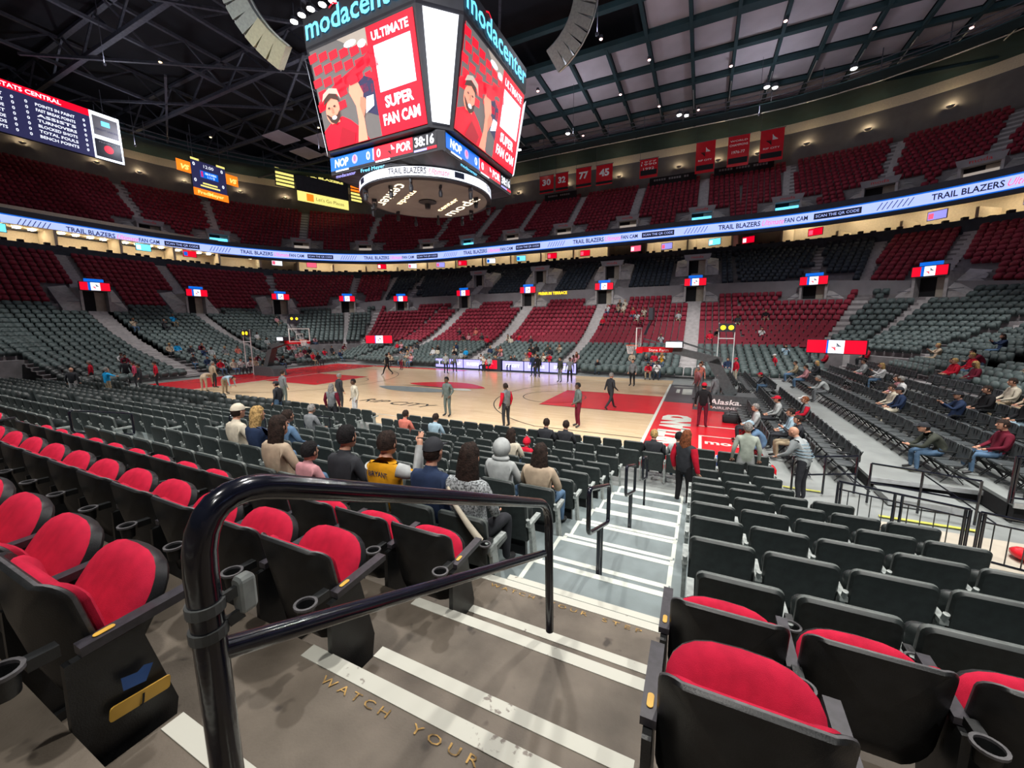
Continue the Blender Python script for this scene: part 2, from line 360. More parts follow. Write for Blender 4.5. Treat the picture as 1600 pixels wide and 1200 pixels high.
# light grey parapet between the red rows and the terrace
pw = MB(); sweep([(19.68, 19.68, 6.5, -1.2), (19.68, 19.68, 8.55, -2.15), (19.85, 19.85, 8.55, -2.15), (19.85, 19.85, 8, -2.1)], ring(CX, CY), pw); struct(pw.build('wall_parapet', ['wall_light']))
# upper deck
UX, UY = 19.5, 2.5
pd = [(29.3, 29.3, 14.1), (29.0, 29.0, 14.1), (29.0, 29.0, 16.2), (29.3, 29.3, 16.2)]
UD = [(29.9 + .8 * i, 29.9 + .8 * i, 15.6 + .62 * i) for i in range(15)]
for i, (a, b, z) in enumerate(UD): pd += [(a, b, UD[max(0, i - 1)][2]), (a, b, z)]
pd += [(42.6, 42.6, 24.3)]
dk = MB(); sweep(pd[:4], ring(UX, UY), dk, 1); sweep(pd[3:], ring(UX, UY), dk, 0)
sweep([(29.3, 29.3, 14.1), (36, 36, 16.4)], ring(UX, UY), dk, 0)
struct(dk.build('wall_upper_deck', ['deck_far', 'jumbo_body']))
wl = MB(); sweep([(42.6, 42.6, 24.3), (43.4, 43.4, 29.0)], ring(UX, UY), wl, 0); sweep([(43.35, 43.35, 29.0), (43.2, 43.2, 30.1)], ring(UX, UY), wl, 1)
sweep([(43.2, 43.2, 30.1), (37.5, 37.5, 30.3), (37.4, 37.4, 31.5)], ring(UX, UY), wl, 2)
struct(wl.build('wall_upper', ['wall_grey', 'cream', 'teal_dark']))
rf = MB(); rf.box(-66, 66, -50, 50, 33.5, 34, 0); struct(rf.build('ceiling', ['roof_black']))
# floor of the hall
fl = MB(); fl.box(-38, 40, -21, 21, -.3, -.03); struct(fl.build('floor', ['floor_grey']))
# ------------------------------------------------------------------ court
ct = MB(); ct.box(-14.4, 14.4, -8.9, 9.7, -.03, 0); tag(ct.build('hardwood_court', ['maple']), 'pale maple basketball court with red painted keys', 'court')
mk = MB(); cz = lambda x, y, z=.006: (x, y, z)
def crect(x0, x1, y0, y1, mi, z=.006): mk.add([(x0, y0, z), (x1, y0, z), (x1, y1, z), (x0, y1, z)], [(0, 1, 2, 3)], mi)
def carc(cx, cy, r, a0, a1, w, mi, n=40, z=.008):
    for i in range(n):
        a = a0 + (a1 - a0) * i / n; b = a0 + (a1 - a0) * (i + 1) / n
        mk.add([(cx + (r - w) * math.cos(a), cy + (r - w) * math.sin(a), z), (cx + r * math.cos(a), cy + r * math.sin(a), z), (cx + r * math.cos(b), cy + r * math.sin(b), z), (cx + (r - w) * math.cos(b), cy + (r - w) * math.sin(b), z)], [(0, 1, 2, 3)], mi)
for s in (-1, 1):
    crect(*sorted((s * 8.535, s * 14.32)), -2.44, 2.44, 0)
    for y in (-2.44, 2.44): crect(*sorted((s * 8.535, s * 14.3)), y - .025, y + .025, 1, .01)
    carc(s * 8.535, 0, 1.83, 0, 2 * PI, .05, 1)
    a = math.asin(6.7 / 7.24); c = s * 12.73
    carc(c, 0, 7.24, PI / 2 + (PI / 2 - a) if s > 0 else -a, PI + a if s > 0 else a, .05, 1, 60)
    for y in (-6.7, 6.7): crect(*sorted((s * 14.3, c - s * 7.24 * math.cos(a))), y - .025, y + .025, 1, .008)
crect(-14.33, 14.33, -7.67, -7.62, 2); crect(-14.33, 14.33, 7.62, 7.67, 2)
for s in (-1, 1): crect(*sorted((s * 14.28, s * 14.4)), -7.7, 7.7, 2, .012)
mk.build('court_lines', ['court_red', 'dark_void', 'white_paint'], bpy.data.objects['hardwood_court'])
em_ = MB(); F = lambda x, y: (x, y, .01)
# centre emblem: red and grey sweeping blades with a black outline
def blade(x0, x1, cy, th, bow, mi, z=.012, n=16):
    top = []; bot = []
    for i in range(n + 1):
        t = i / n; x = x0 + (x1 - x0) * t; b = bow * math.sin(PI * t); top.append((x, cy + b + th * math.sin(PI * t) ** .7 / 2, z)); bot.append((x, cy + b - th * math.sin(PI * t) ** .7 / 2, z))
    for i in range(n): em_.add([bot[i], bot[i + 1], top[i + 1], top[i]], [(0, 1, 2, 3)], mi)
blade(-2.9, 3.4, .95, 2.3, .45, 0, .012); blade(-4.0, 2.2, -.95, 1.7, -.25, 1, .012); blade(-3.0, 2.6, .1, .22, .05, 2, .014); blade(1.4, 3.0, -.15, .7, .1, 3, .016)
put(em_, 'RIP CITY', lambda x, y: (x, y, .012), 1.3, -5.6, .8, 2, width=4.6, center=True, slant=.3)
em_.build('centre_emblem', ['court_red', 'blue_grey', 'dark_void', 'white_paint'], bpy.data.objects['hardwood_court'])
ap = MB()
ap.box(14.4, 18.0, -9.6, 1.0, -.03, .003, 0); ap.box(14.4, 18.0, 1.0, 7.6, -.03, .003, 1)
tag(ap.build('court_apron', ['court_red', 'court_dark']), 'red painted apron behind the right baseline with a dark grey corner', 'floor apron')
ap = MB(); ap.box(-20.3, -14.4, -7.5, 9.6, -.03, .003, 0); ap.box(-14.4, -3.3, 9.0, 9.7, -.003, .004, 0)
tag(ap.build('court_apron', ['court_red']), 'red painted apron behind the left baseline and far left sideline', 'floor apron')
apo = bpy.data.objects['court_apron']; al = MB()
put(al, 'PORTLAND', lambda x, y: (15.75 - y, -8.3 + x, .008), 0, 0, 1.0, 0, width=6.1, bold=.07)
for (x0, x1, y0, y1) in ((14.85, 15.05, 4.2, 5.6), (15.2, 15.75, 3.7, 5.9), (14.6, 15.9, 6.6, 6.75)): al.add([(x0, y0, .008), (x1, y0, .008), (x1, y1, .008), (x0, y1, .008)], [(0, 1, 2, 3)], 0)
for (x0, x1, y0, y1) in ((16.15, 17.6, -3.95, -3.85), (16.15, 16.25, -9.2, -5.5), (16.15, 17.7, -5.5, -5.42)): al.add([(x0, y0, .008), (x1, y0, .008), (x1, y1, .008), (x0, y1, .008)], [(0, 1, 2, 3)], 0)
al.build('apron_lettering', ['white_paint'], apo); al = MB(); put(al, 'moda', lambda x, y: (16.35 + x, -6.5 + y, .008), 0, 0, .45, 0, bold=.03); al.build('apron_logo', ['white_paint'], apo)
# ------------------------------------------------------------------ near steps
def near_stair(xc, wd, rows, matn, strip, half=.15, top=None):
    pass
steps = MB(); strips = MB()
XA0, XA1 = 14.42, 15.86
for i, (n, yb, zf) in enumerate(ROWS[3:16]):
    e = -(yb - .89)                       # front edge of this row's platform (y), falls towards +y
    below = ROWS[3:16][i - 1][2] if i else 0
    conc = n in 'LKJIHG'; hz = (zf + below) / 2; dp = .27 if conc else .3
    mi = 0 if conc and n != 'L' else 1
    steps.box(XA0 - (.24 if n == 'I' else 0), XA1, e - .01, e + dp, below - .02, hz, mi)
    sm = 0 if conc else 1
    x0, x1 = (XA0 - (.22 if n != 'I' else 0), XA1 + .02) if conc else (XA0, XA1)
    strips.box(x0, x1, e - .075, e + .004, zf - .03, zf + .004, sm)
    strips.box(XA0 - (.22 if n == 'I' else 0), XA1 - .02, e + dp - .07, e + dp + .004, hz - .03, hz + .004, sm)
    if not conc:
        for x in (XA0, XA1 - .05): strips.box(x, x + .05, e, e + dp - .06, hz, hz + .004, 1); strips.box(x, x + .05, e - .6, e - .07, zf, zf + .004, 1)
struct(steps.build('floor_aisle_steps', ['concrete', 'blue_grey'])); struct(strips.build('trim_1', ['strip', 'white_paint']))
tx = MB()
for e, z, m0, sh in ((-20.94 + .89, 2.42, 'WATCH YOUR STEP', 0), (-19.24 + .89, 1.82, 'WATCH YOUR STEP', 0)):
    [put(tx, wd_, lambda x, y, e=e, z=z: (14.42 + x, e - .14 + y, z + .005), x_, 0, .04, 0, width=w2) for wd_, x_, w2 in (('W A T C H', 0, .42), ('Y O U R', .55, .33), ('S T E P', 1.0, .3))]
struct(tx.build('trim_2', [mat('faded_yellow_stencil', (.33, .2, .06), .8, noise=.6, nscale=30)]))
# other aisles of the near stand, and the far ones
def stair_strip(name, P, ray0, ray1, m_='stair_far'):
    mb = MB(); Q = [(p[0], p[1], p[2] + .03, p[3] if len(p) > 3 else 0) for p in P]
    out = []
    for i, (a, b, z, dz) in enumerate(Q):
        if i and z - Q[i - 1][2] > .05: out += [(a - .28, b - .28, Q[i - 1][2], Q[i - 1][3]), (a - .28, b - .28, (z + Q[i - 1][2]) / 2, dz), (a - .02, b - .02, (z + Q[i - 1][2]) / 2, dz), (a - .02, b - .02, z, dz)]
        elif not i: out.append((a - .02, b - .02, z, dz))
        else: out.append((a, b, z, dz))
    sweep(out, [ray0, ray1], mb); return struct(mb.build(name, [m_]))
AIS = [15.15, 5.1, -4.95, -15.0]
for xa in AIS:
    stair_strip('floor_stairs', PA, (xa - .75, CY, 0, 1), (xa + .75, CY, 0, 1))
    if xa < 15: stair_strip('floor_stairs', PN, (xa - .75, -CY, 0, -1), (xa + .75, -CY, 0, -1), 'blue_grey'); stair_strip('floor_stairs', PC, (xa - .75, -CY, 0, -1), (xa + .75, -CY, 0, -1), 'concrete')
ENDA = [-3.3, 5.4]
for ya in ENDA:
    stair_strip('floor_stairs', PA, (-CX, ya - .7, -1, 0), (-CX, ya + .7, -1, 0)); stair_strip('floor_stairs', PR, (CX, ya - .7, 1, 0), (CX, ya + .7, 1, 0))
for sx in (-1, 1):
    for (t0, t1) in ((57.5, 61), (44.5, 47.5), (17.5, 20.5)):
        R = [(sx * CX, CY, sx * math.cos(math.radians(t)), math.sin(math.radians(t))) for t in (t0, t1)]
        stair_strip('floor_stairs', PF, *R)
# ------------------------------------------------------------------ seats: placement lists
S_RED, S_BLK, S_NVY = [], [], []      # (x, y, z, rz, row)
PITCH = .6
def row_side(lst, yb, z, sy, x0, x1, row, skip=()):
    # (x0 -> x1) stepping away from the aisle edge x0
    n = int(abs(x1 - x0) / PITCH + .02); d = 1 if x1 > x0 else -1
    for i in range(n):
        x = x0 + d * PITCH * (i + .5)
        if any(a - .75 < x < a + .75 for a in skip): continue
        lst.append((x, sy * yb, z, 0 if sy < 0 else PI, row, i))
def arc_row(lst, cx, cy, ax, ay, z, sx, sy, row, t0=0, t1=90, skip=(), dz=0):
    t = math.radians(t0); i = 0
    while t < math.radians(t1):
        x = sx * (cx + ax * math.cos(t)); y = sy * (cy + ay * math.sin(t)); dt = PITCH / math.hypot(ax * math.sin(t), ay * math.cos(t))
        td = math.degrees(t)
        if not any(a < td < b for a, b in skip):
            nx, ny = sx * math.cos(t) / ax, sy * math.sin(t) / ay; lst.append((x, y, z + dz * math.cos(t) ** 2, math.atan2(-ny, -nx) - PI / 2, row, i)); i += 1
        t += dt
REND = {'V': 17.75, 'U': 17.75, 'T': 18.3, 'S': 18.3, 'R': 18.9, 'Q': 19.4, 'P': 19.4, 'O': 19.4, 'N': 19.4, 'M': 19.4, 'L': 19.4, 'K': 19.4, 'J': 19.4}
for n, yb, z in ROWS[:13]:
    L = S_RED if n in 'LKJ' else S_BLK
    xl = {'J': 14.12, 'K': 14.33, 'L': 14.5}.get(n, 14.36)
    if n in 'VU': row_side(L, yb, z, -1, REND[n], -20, n, AIS[1:])
    else:
        for k, a in enumerate(AIS):
            nxt = AIS[k + 1] + .75 if k < 3 else -24
            row_side(L, yb, z, -1, (xl if k == 0 else a - .75), nxt, n)
        if n != 'J': row_side(L, yb, z, -1, 15.9 if n in 'KL' else (16.03 if n == 'M' else 15.98), REND[n], n)
for n, yb, z in ROWS:
    L = S_RED if n in 'LKJIHGFEDCBA' else S_BLK
    if n in 'VU':
        row_side(L, yb + .5, z, 1, 7.2, 17.6, n); row_side(L, yb + .5, z, 1, -5.2, -18.5, n)
        if n == 'U': row_side(L, yb + .9, z, 1, -5.2, 7.2, n)
    else:
        row_side(L, yb, z, 1, 19.4, -19.4, n, AIS)
        if n not in 'LKJIHGFEDCBA': row_side(L, yb, z, 1, 24.2, 19.4, n); row_side(L, yb, z, 1, -23.5, -19.4, n)
    # ends
    if n not in 'V':
        for i in range(int(22 / PITCH)):
            y = -10.9 + PITCH * (i + .5)
            if not any(abs(y - a) < .75 for a in ENDA): S_BLK.append((-(yb + 10.4), y, z + DZ.get(n, 0), -PI / 2, n, i))
            if n in 'MLKJIHGFEDCBAON' and y > -8.5 and not any(abs(y - a) < .75 for a in ENDA): S_BLK.append((yb + 10.4, y, z + DZ.get(n, 0), PI / 2, n, i))
    if n in 'LKJIHGFEDCBA':
        for sx in (-1, 1):
            arc_row(S_BLK, CX, CY, yb - CY, yb - CY, z, sx, 1, n, 3, 44, ((17, 21),), dz=DZ.get(n, 0)); arc_row(S_BLK, CX, CY, yb - CY, yb - CY, z, sx, 1, n, 48, 57, dz=DZ.get(n, 0)); arc_row(S_RED, CX, CY, yb - CY, yb - CY, z, sx, 1, n, 61.5, 90, dz=DZ.get(n, 0))
        arc_row(S_BLK, CX, CY, yb - CY, yb - CY, z, -1, -1, n, 3, 60, dz=DZ.get(n, 0))
VS_END = [-3.3, 5.4]
for i, (ax, ay, z, dz) in enumerate(UP[:11]):
    A, B = ax + .48, ay + .62
    for k in range(int(2 * CX / PITCH)):
        x = -CX + PITCH * (k + .5)
        gap = 1.7 if i < 4 else (1.2 if 4 < i < 8 else .6)
        if not any(abs(x - a) < gap for a in AIS): S_NVY.append((x, CY + B, z, PI, 'club', k))
    for sx in (-1, 1):
        sk = ((15, 23), (42, 50)) if i < 4 else ((17.8, 20.2), (44.8, 47.2))
        arc_row(S_RED, CX, CY, A, B, z, sx, 1, 'end', 0, 58.5, sk, dz=dz); arc_row(S_NVY, CX, CY, A, B, z, sx, 1, 'club', 61.5, 90, ((68, 74),) if i < 4 else ((70, 72),), dz=dz)
        for k in range(int(2 * CY / PITCH)):
            y = -CY + PITCH * (k + .5)
            if not any(abs(y - a) < (1.7 if i < 4 else .6) for a in VS_END): S_RED.append((sx * (CX + A), y, z + dz, sx * PI / 2, 'end', k))
    arc_row(S_RED, CX, CY, A, B, z, -1, -1, 'end', 0, 40, dz=dz); arc_row(S_RED, CX, CY, A, B, z, 1, -1, 'end', 0, 20, dz=dz)
UPA = [15.3, 6.7, -1.9, -9.8, -17.4]       # upper deck aisles on the long side
UPT = {-1: (8, 22, 42, 60, 80), 1: (82, 68, 56, 40, 22)}      # and their angles round the ends
for i, (a, b, z) in enumerate(UD):
    A = a + .7
    for k in range(int(2 * UX / PITCH)):
        x = -UX + PITCH * (k + .5)
        if not any(abs(x - q) < (2.4 if i < 4 else .7) for q in UPA): S_RED.append((x, UY + A, z, PI, 'upper', k))
    for sx in (-1, 1):
        sk = tuple((q - (3 if i < 4 else .9), q + (3 if i < 4 else .9)) for q in UPT[sx])
        arc_row(S_RED, UX, UY, A, A, z, sx, 1, 'upper', 0, 90, sk)
        for k in range(int(2 * UY / PITCH)): S_RED.append((sx * (UX + A), -UY + PITCH * (k + .5), z, sx * PI / 2, 'upper', k))
    arc_row(S_RED, UX, UY, A, A, z, -1, -1, 'upper', 0, 50, ((9, 13),)); arc_row(S_RED, UX, UY, A, A, z, 1, -1, 'upper', 0, 10)
camp = cam.matrix_world.translation; CI = cam.matrix_world.inverted()
def inview(x, y, z):
    p = CI @ Vector((x, y, z))
    return p.z < -.3 and abs(p.x / -p.z) < 1.8 and abs(p.y / -p.z) < 1.35
# ------------------------------------------------------------------ seat shapes
def seat_curve(depth, lean, zc):
    # plan-curved, slightly reclined shell: u across, v up, w towards the sitter
    return lambda u, v, w: (u, w + depth * (u / .26) ** 2 * 1 + (zc - v) * lean, v)
def red_shell(mb):
    fn = seat_curve(.1, .18, .85)
    out = rrect(.515, .58, .07, 5, 0, .56, rb=.12)
    mb.pad(out, .035, .012, lambda u, v, w: fn(u, v, w + .0), 0, 0, 1)
def red_cushion(mb):
    fn = seat_curve(.1, .18, .85); mb.pad(rrect(.47, .52, .08, 5, 0, .565, rb=.1), .06, .022, lambda u, v, w: fn(u, v, w + .045), 0, bulge=.012)
def tip_seat(mb, a=57, L=.43, wd=.49, th=.085, mi=0, mb_back=1, rim=1, dome=True, hy=.17, hz=.4):
    # u across, v along the seat from hinge, w = thickness; a = fold angle from horizontal
    c, s_ = math.cos(math.radians(a)), math.sin(math.radians(a))
    def fn(u, v, w): return (u, hy + v * c - w * s_, hz + v * s_ + w * c)
    if dome:
        out = [(-wd / 2, 0), (wd / 2, 0)] + [(wd / 2 * math.cos(t) ** .7 if math.cos(t) > 0 else -wd / 2 * (-math.cos(t)) ** .7, L * .55 + L * .45 * math.sin(t) ** .8) for t in [PI * k / 12 for k in range(13)]]
    else: out = rrect(wd, L, .06, 4, 0, L / 2)
    mb.pad(out, th, .02, fn, mi, mb_back, rim, bulge=.018)
def red_arm(mb, x=.28):
    v = [(x - .026, .09, .59), (x + .026, .09, .59), (x + .026, .44, .61), (x - .026, .44, .61)]
    mb.add(v + [(a, b, c + .034) for a, b, c in v], [(3, 2, 1, 0), (4, 5, 6, 7), (0, 1, 5, 4), (1, 2, 6, 5), (2, 3, 7, 6), (3, 0, 4, 7)], 0)
def standard(mb, x=.28, w_=.03):
    out = [(.04, .30), (.12, .04), (.30, .04), (.33, .2), (.25, .59), (.05, .58)]
    mb.add([(x - w_ / 2, a, b) for a, b in out] + [(x + w_ / 2, a, b) for a, b in out], [(0, 1, 2, 3, 4, 5), (11, 10, 9, 8, 7, 6)] + [(i, i + 6, (i + 1) % 6 + 6, (i + 1) % 6) for i in range(6)], 0)
    mb.box(x - .04, x + .04, .1, .34, 0, .04)
def cup_holder(mb, x=.28, y=-.07, z=.66, r=.047):
    mb.lathe([(r - .006, 0), (r + .006, 0), (r + .006, .012), (r - .006, .012), (r - .006, 0)], 18, (x, y, z), 1)
    mb.lathe([(.0, -.075), (r - .012, -.075), (r - .006, 0)], 18, (x, y, z), 0); mb.lathe([(.0, -.07), (r - .016, -.07), (r - .01, 0)], 18, (x, y, z), 0)
    mb.box(x - .02, x + .02, y + r, .05, z - .03, z + .01, 0)
def mk_(fn, mats, name, smooth=40, wide=1.07, **k):
    mb = MB(); fn(mb, **k); mb.v = [(p[0] * wide, p[1], p[2]) for p in mb.v]; return mb.mesh(name, mats, smooth)
RP = {'backrest': mk_(red_shell, ['black_plastic', 'worn_rim'], 'backrest'), 'back_cushion': mk_(red_cushion, ['red_fabric'], 'back_cushion'),
      'seat': mk_(tip_seat, ['red_fabric', 'black_plastic'], 'seat'), 'seat_low': mk_(tip_seat, ['red_fabric', 'black_plastic'], 'seat', L=.36, a=60), 'armrest': mk_(red_arm, ['arm_plastic'], 'armrest'),
      'support': mk_(standard, ['black_plastic'], 'support'), 'cup_holder': mk_(cup_holder, ['black_plastic', 'worn_rim'], 'cup_holder')}
def blk_back(mb):
    fn = lambda u, v, w: (u, w + .02 * (u / .25) ** 2 + (.85 - v) * .13, v)
    mb.pad(rrect(.5, .52, .055, 4, 0, .59, rb=.03), .075, .022, fn, 0, 0, 1, bulge=.005)
def blk_arm(mb):
    mb.box(.255, .305, -.02, .3, .56, .6, 0); mb.add([(.262, .02, .56), (.298, .02, .56), (.298, .12, .56), (.262, .12, .56), (.262, .12, 0), (.298, .12, 0), (.298, .24, 0), (.262, .24, 0)], [(0, 1, 2, 3), (4, 5, 6, 7), (0, 4, 5, 1), (1, 5, 6, 2), (2, 6, 7, 3), (3, 7, 4, 0)], 0)
    mb.tube([(.28, -.03, .66), (.28, .03, .5)], .02, 8)
def blk_tip(mb): tip_seat(mb, 80, .36, .47, .08, 0, 0, 0, False, .17, .36)
def blk_ped(mb): mb.box(-.2, .2, .1, .16, .1, .4); mb.box(-.25, .25, .06, .22, 0, .05)
BP = {'backrest': mk_(blk_back, ['black_vinyl', 'grey_piping'], 'backrest'), 'seat': mk_(blk_tip, ['black_vinyl', 'grey_piping'], 'seat'), 'armrest': mk_(blk_arm, ['grey_plastic'], 'armrest'), 'pedestal': mk_(blk_ped, ['chair_black'], 'pedestal')}
def one(parts, mats):
    mb = MB()
    for fn, mp in parts:
        t = MB(); fn(t); mb.add(t.v, t.f); mb.m[-len(t.m):] = [mp[i] for i in t.m]
    mb.v = [(p[0] * 1.07, p[1], p[2]) for p in mb.v]
    return mb.mesh('stadium_seat', mats, 40)
BLK_ONE = one([(blk_back, [0, 1]), (blk_tip, [0, 1]), (blk_arm, [2, 2])], ['black_vinyl', 'grey_piping', 'grey_plastic'])
SEAT_DOWN = {'red': mk_(tip_seat, ['red_fabric', 'black_plastic'], 'seat', a=4, hy=.1), 'blk': mk_(lambda mb: tip_seat(mb, 4, .42, .47, .08, 0, 0, 1, False, .1, .42), ['black_vinyl', 'grey_piping'], 'seat')}
def lod(mb, mi=0):
    f1 = lambda u, v, w: (u, w + (.85 - v) * .14, v)
    o = [(-.25, .3), (.25, .3), (.25, .78), (.18, .85), (-.18, .85), (-.25, .78)]
    for sgn, (oo, yc, th) in enumerate(((o, 0, .07), ([(-.23, .4), (.23, .4), (.23, .64), (.12, .74), (-.12, .74), (-.23, .64)], .2, .09))):
        v = [f1(a, b, yc) for a, b in oo] + [f1(a, b, yc + th) for a, b in oo]
        mb.add(v, [(5, 4, 3, 2, 1, 0), (6, 7, 8, 9, 10, 11)] + [(i, (i + 1) % 6, (i + 1) % 6 + 6, i + 6) for i in range(6)], mi)
LODM = MB(); lod(LODM)
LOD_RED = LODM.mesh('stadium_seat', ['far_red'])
def mass(name, groups, mats):
    V = []; Fv = []; mi = []; tv = np.array(LODM.v); nf = len(LODM.f); lens = [len(f) for f in LODM.f]; flat_ = np.concatenate([np.array(f) for f in LODM.f]); o = 0
    for m_, lst in enumerate(groups):
        if not lst: continue
        A = np.array([(a[0], a[1], a[2], a[3]) for a in lst]); c = np.cos(A[:, 3])[:, None]; s_ = np.sin(A[:, 3])[:, None]
        X = tv[None, :, 0] * c - tv[None, :, 1] * s_ + A[:, 0:1]; Y = tv[None, :, 0] * s_ + tv[None, :, 1] * c + A[:, 1:2]; Z = tv[None, :, 2] + A[:, 2:3]
        V.append(np.stack([X, Y, Z], -1).reshape(-1, 3)); n = len(lst)
        Fv.append((flat_[None, :] + (np.arange(n) * len(tv))[:, None] + o).ravel()); o += n * len(tv); mi += [m_] * (nf * n)
    V = np.concatenate(V); Fv = np.concatenate(Fv); N = len(mi); me = bpy.data.meshes.new(name)
    me.vertices.add(len(V)); me.vertices.foreach_set('co', V.ravel()); me.loops.add(len(Fv)); me.loops.foreach_set('vertex_index', Fv)
    ls = np.tile(lens, N // nf); me.polygons.add(N); me.polygons.foreach_set('loop_start', np.concatenate([[0], np.cumsum(ls)[:-1]]).astype(np.int32))
    for m_ in mats: me.materials.append(MT[m_])
    me.polygons.foreach_set('material_index', mi); me.update(calc_edges=True); me.validate()
    o_ = bpy.data.objects.new(name, me); COL.objects.link(o_); return o_
OCC = set()        # seats somebody sits in (filled below by seat key)
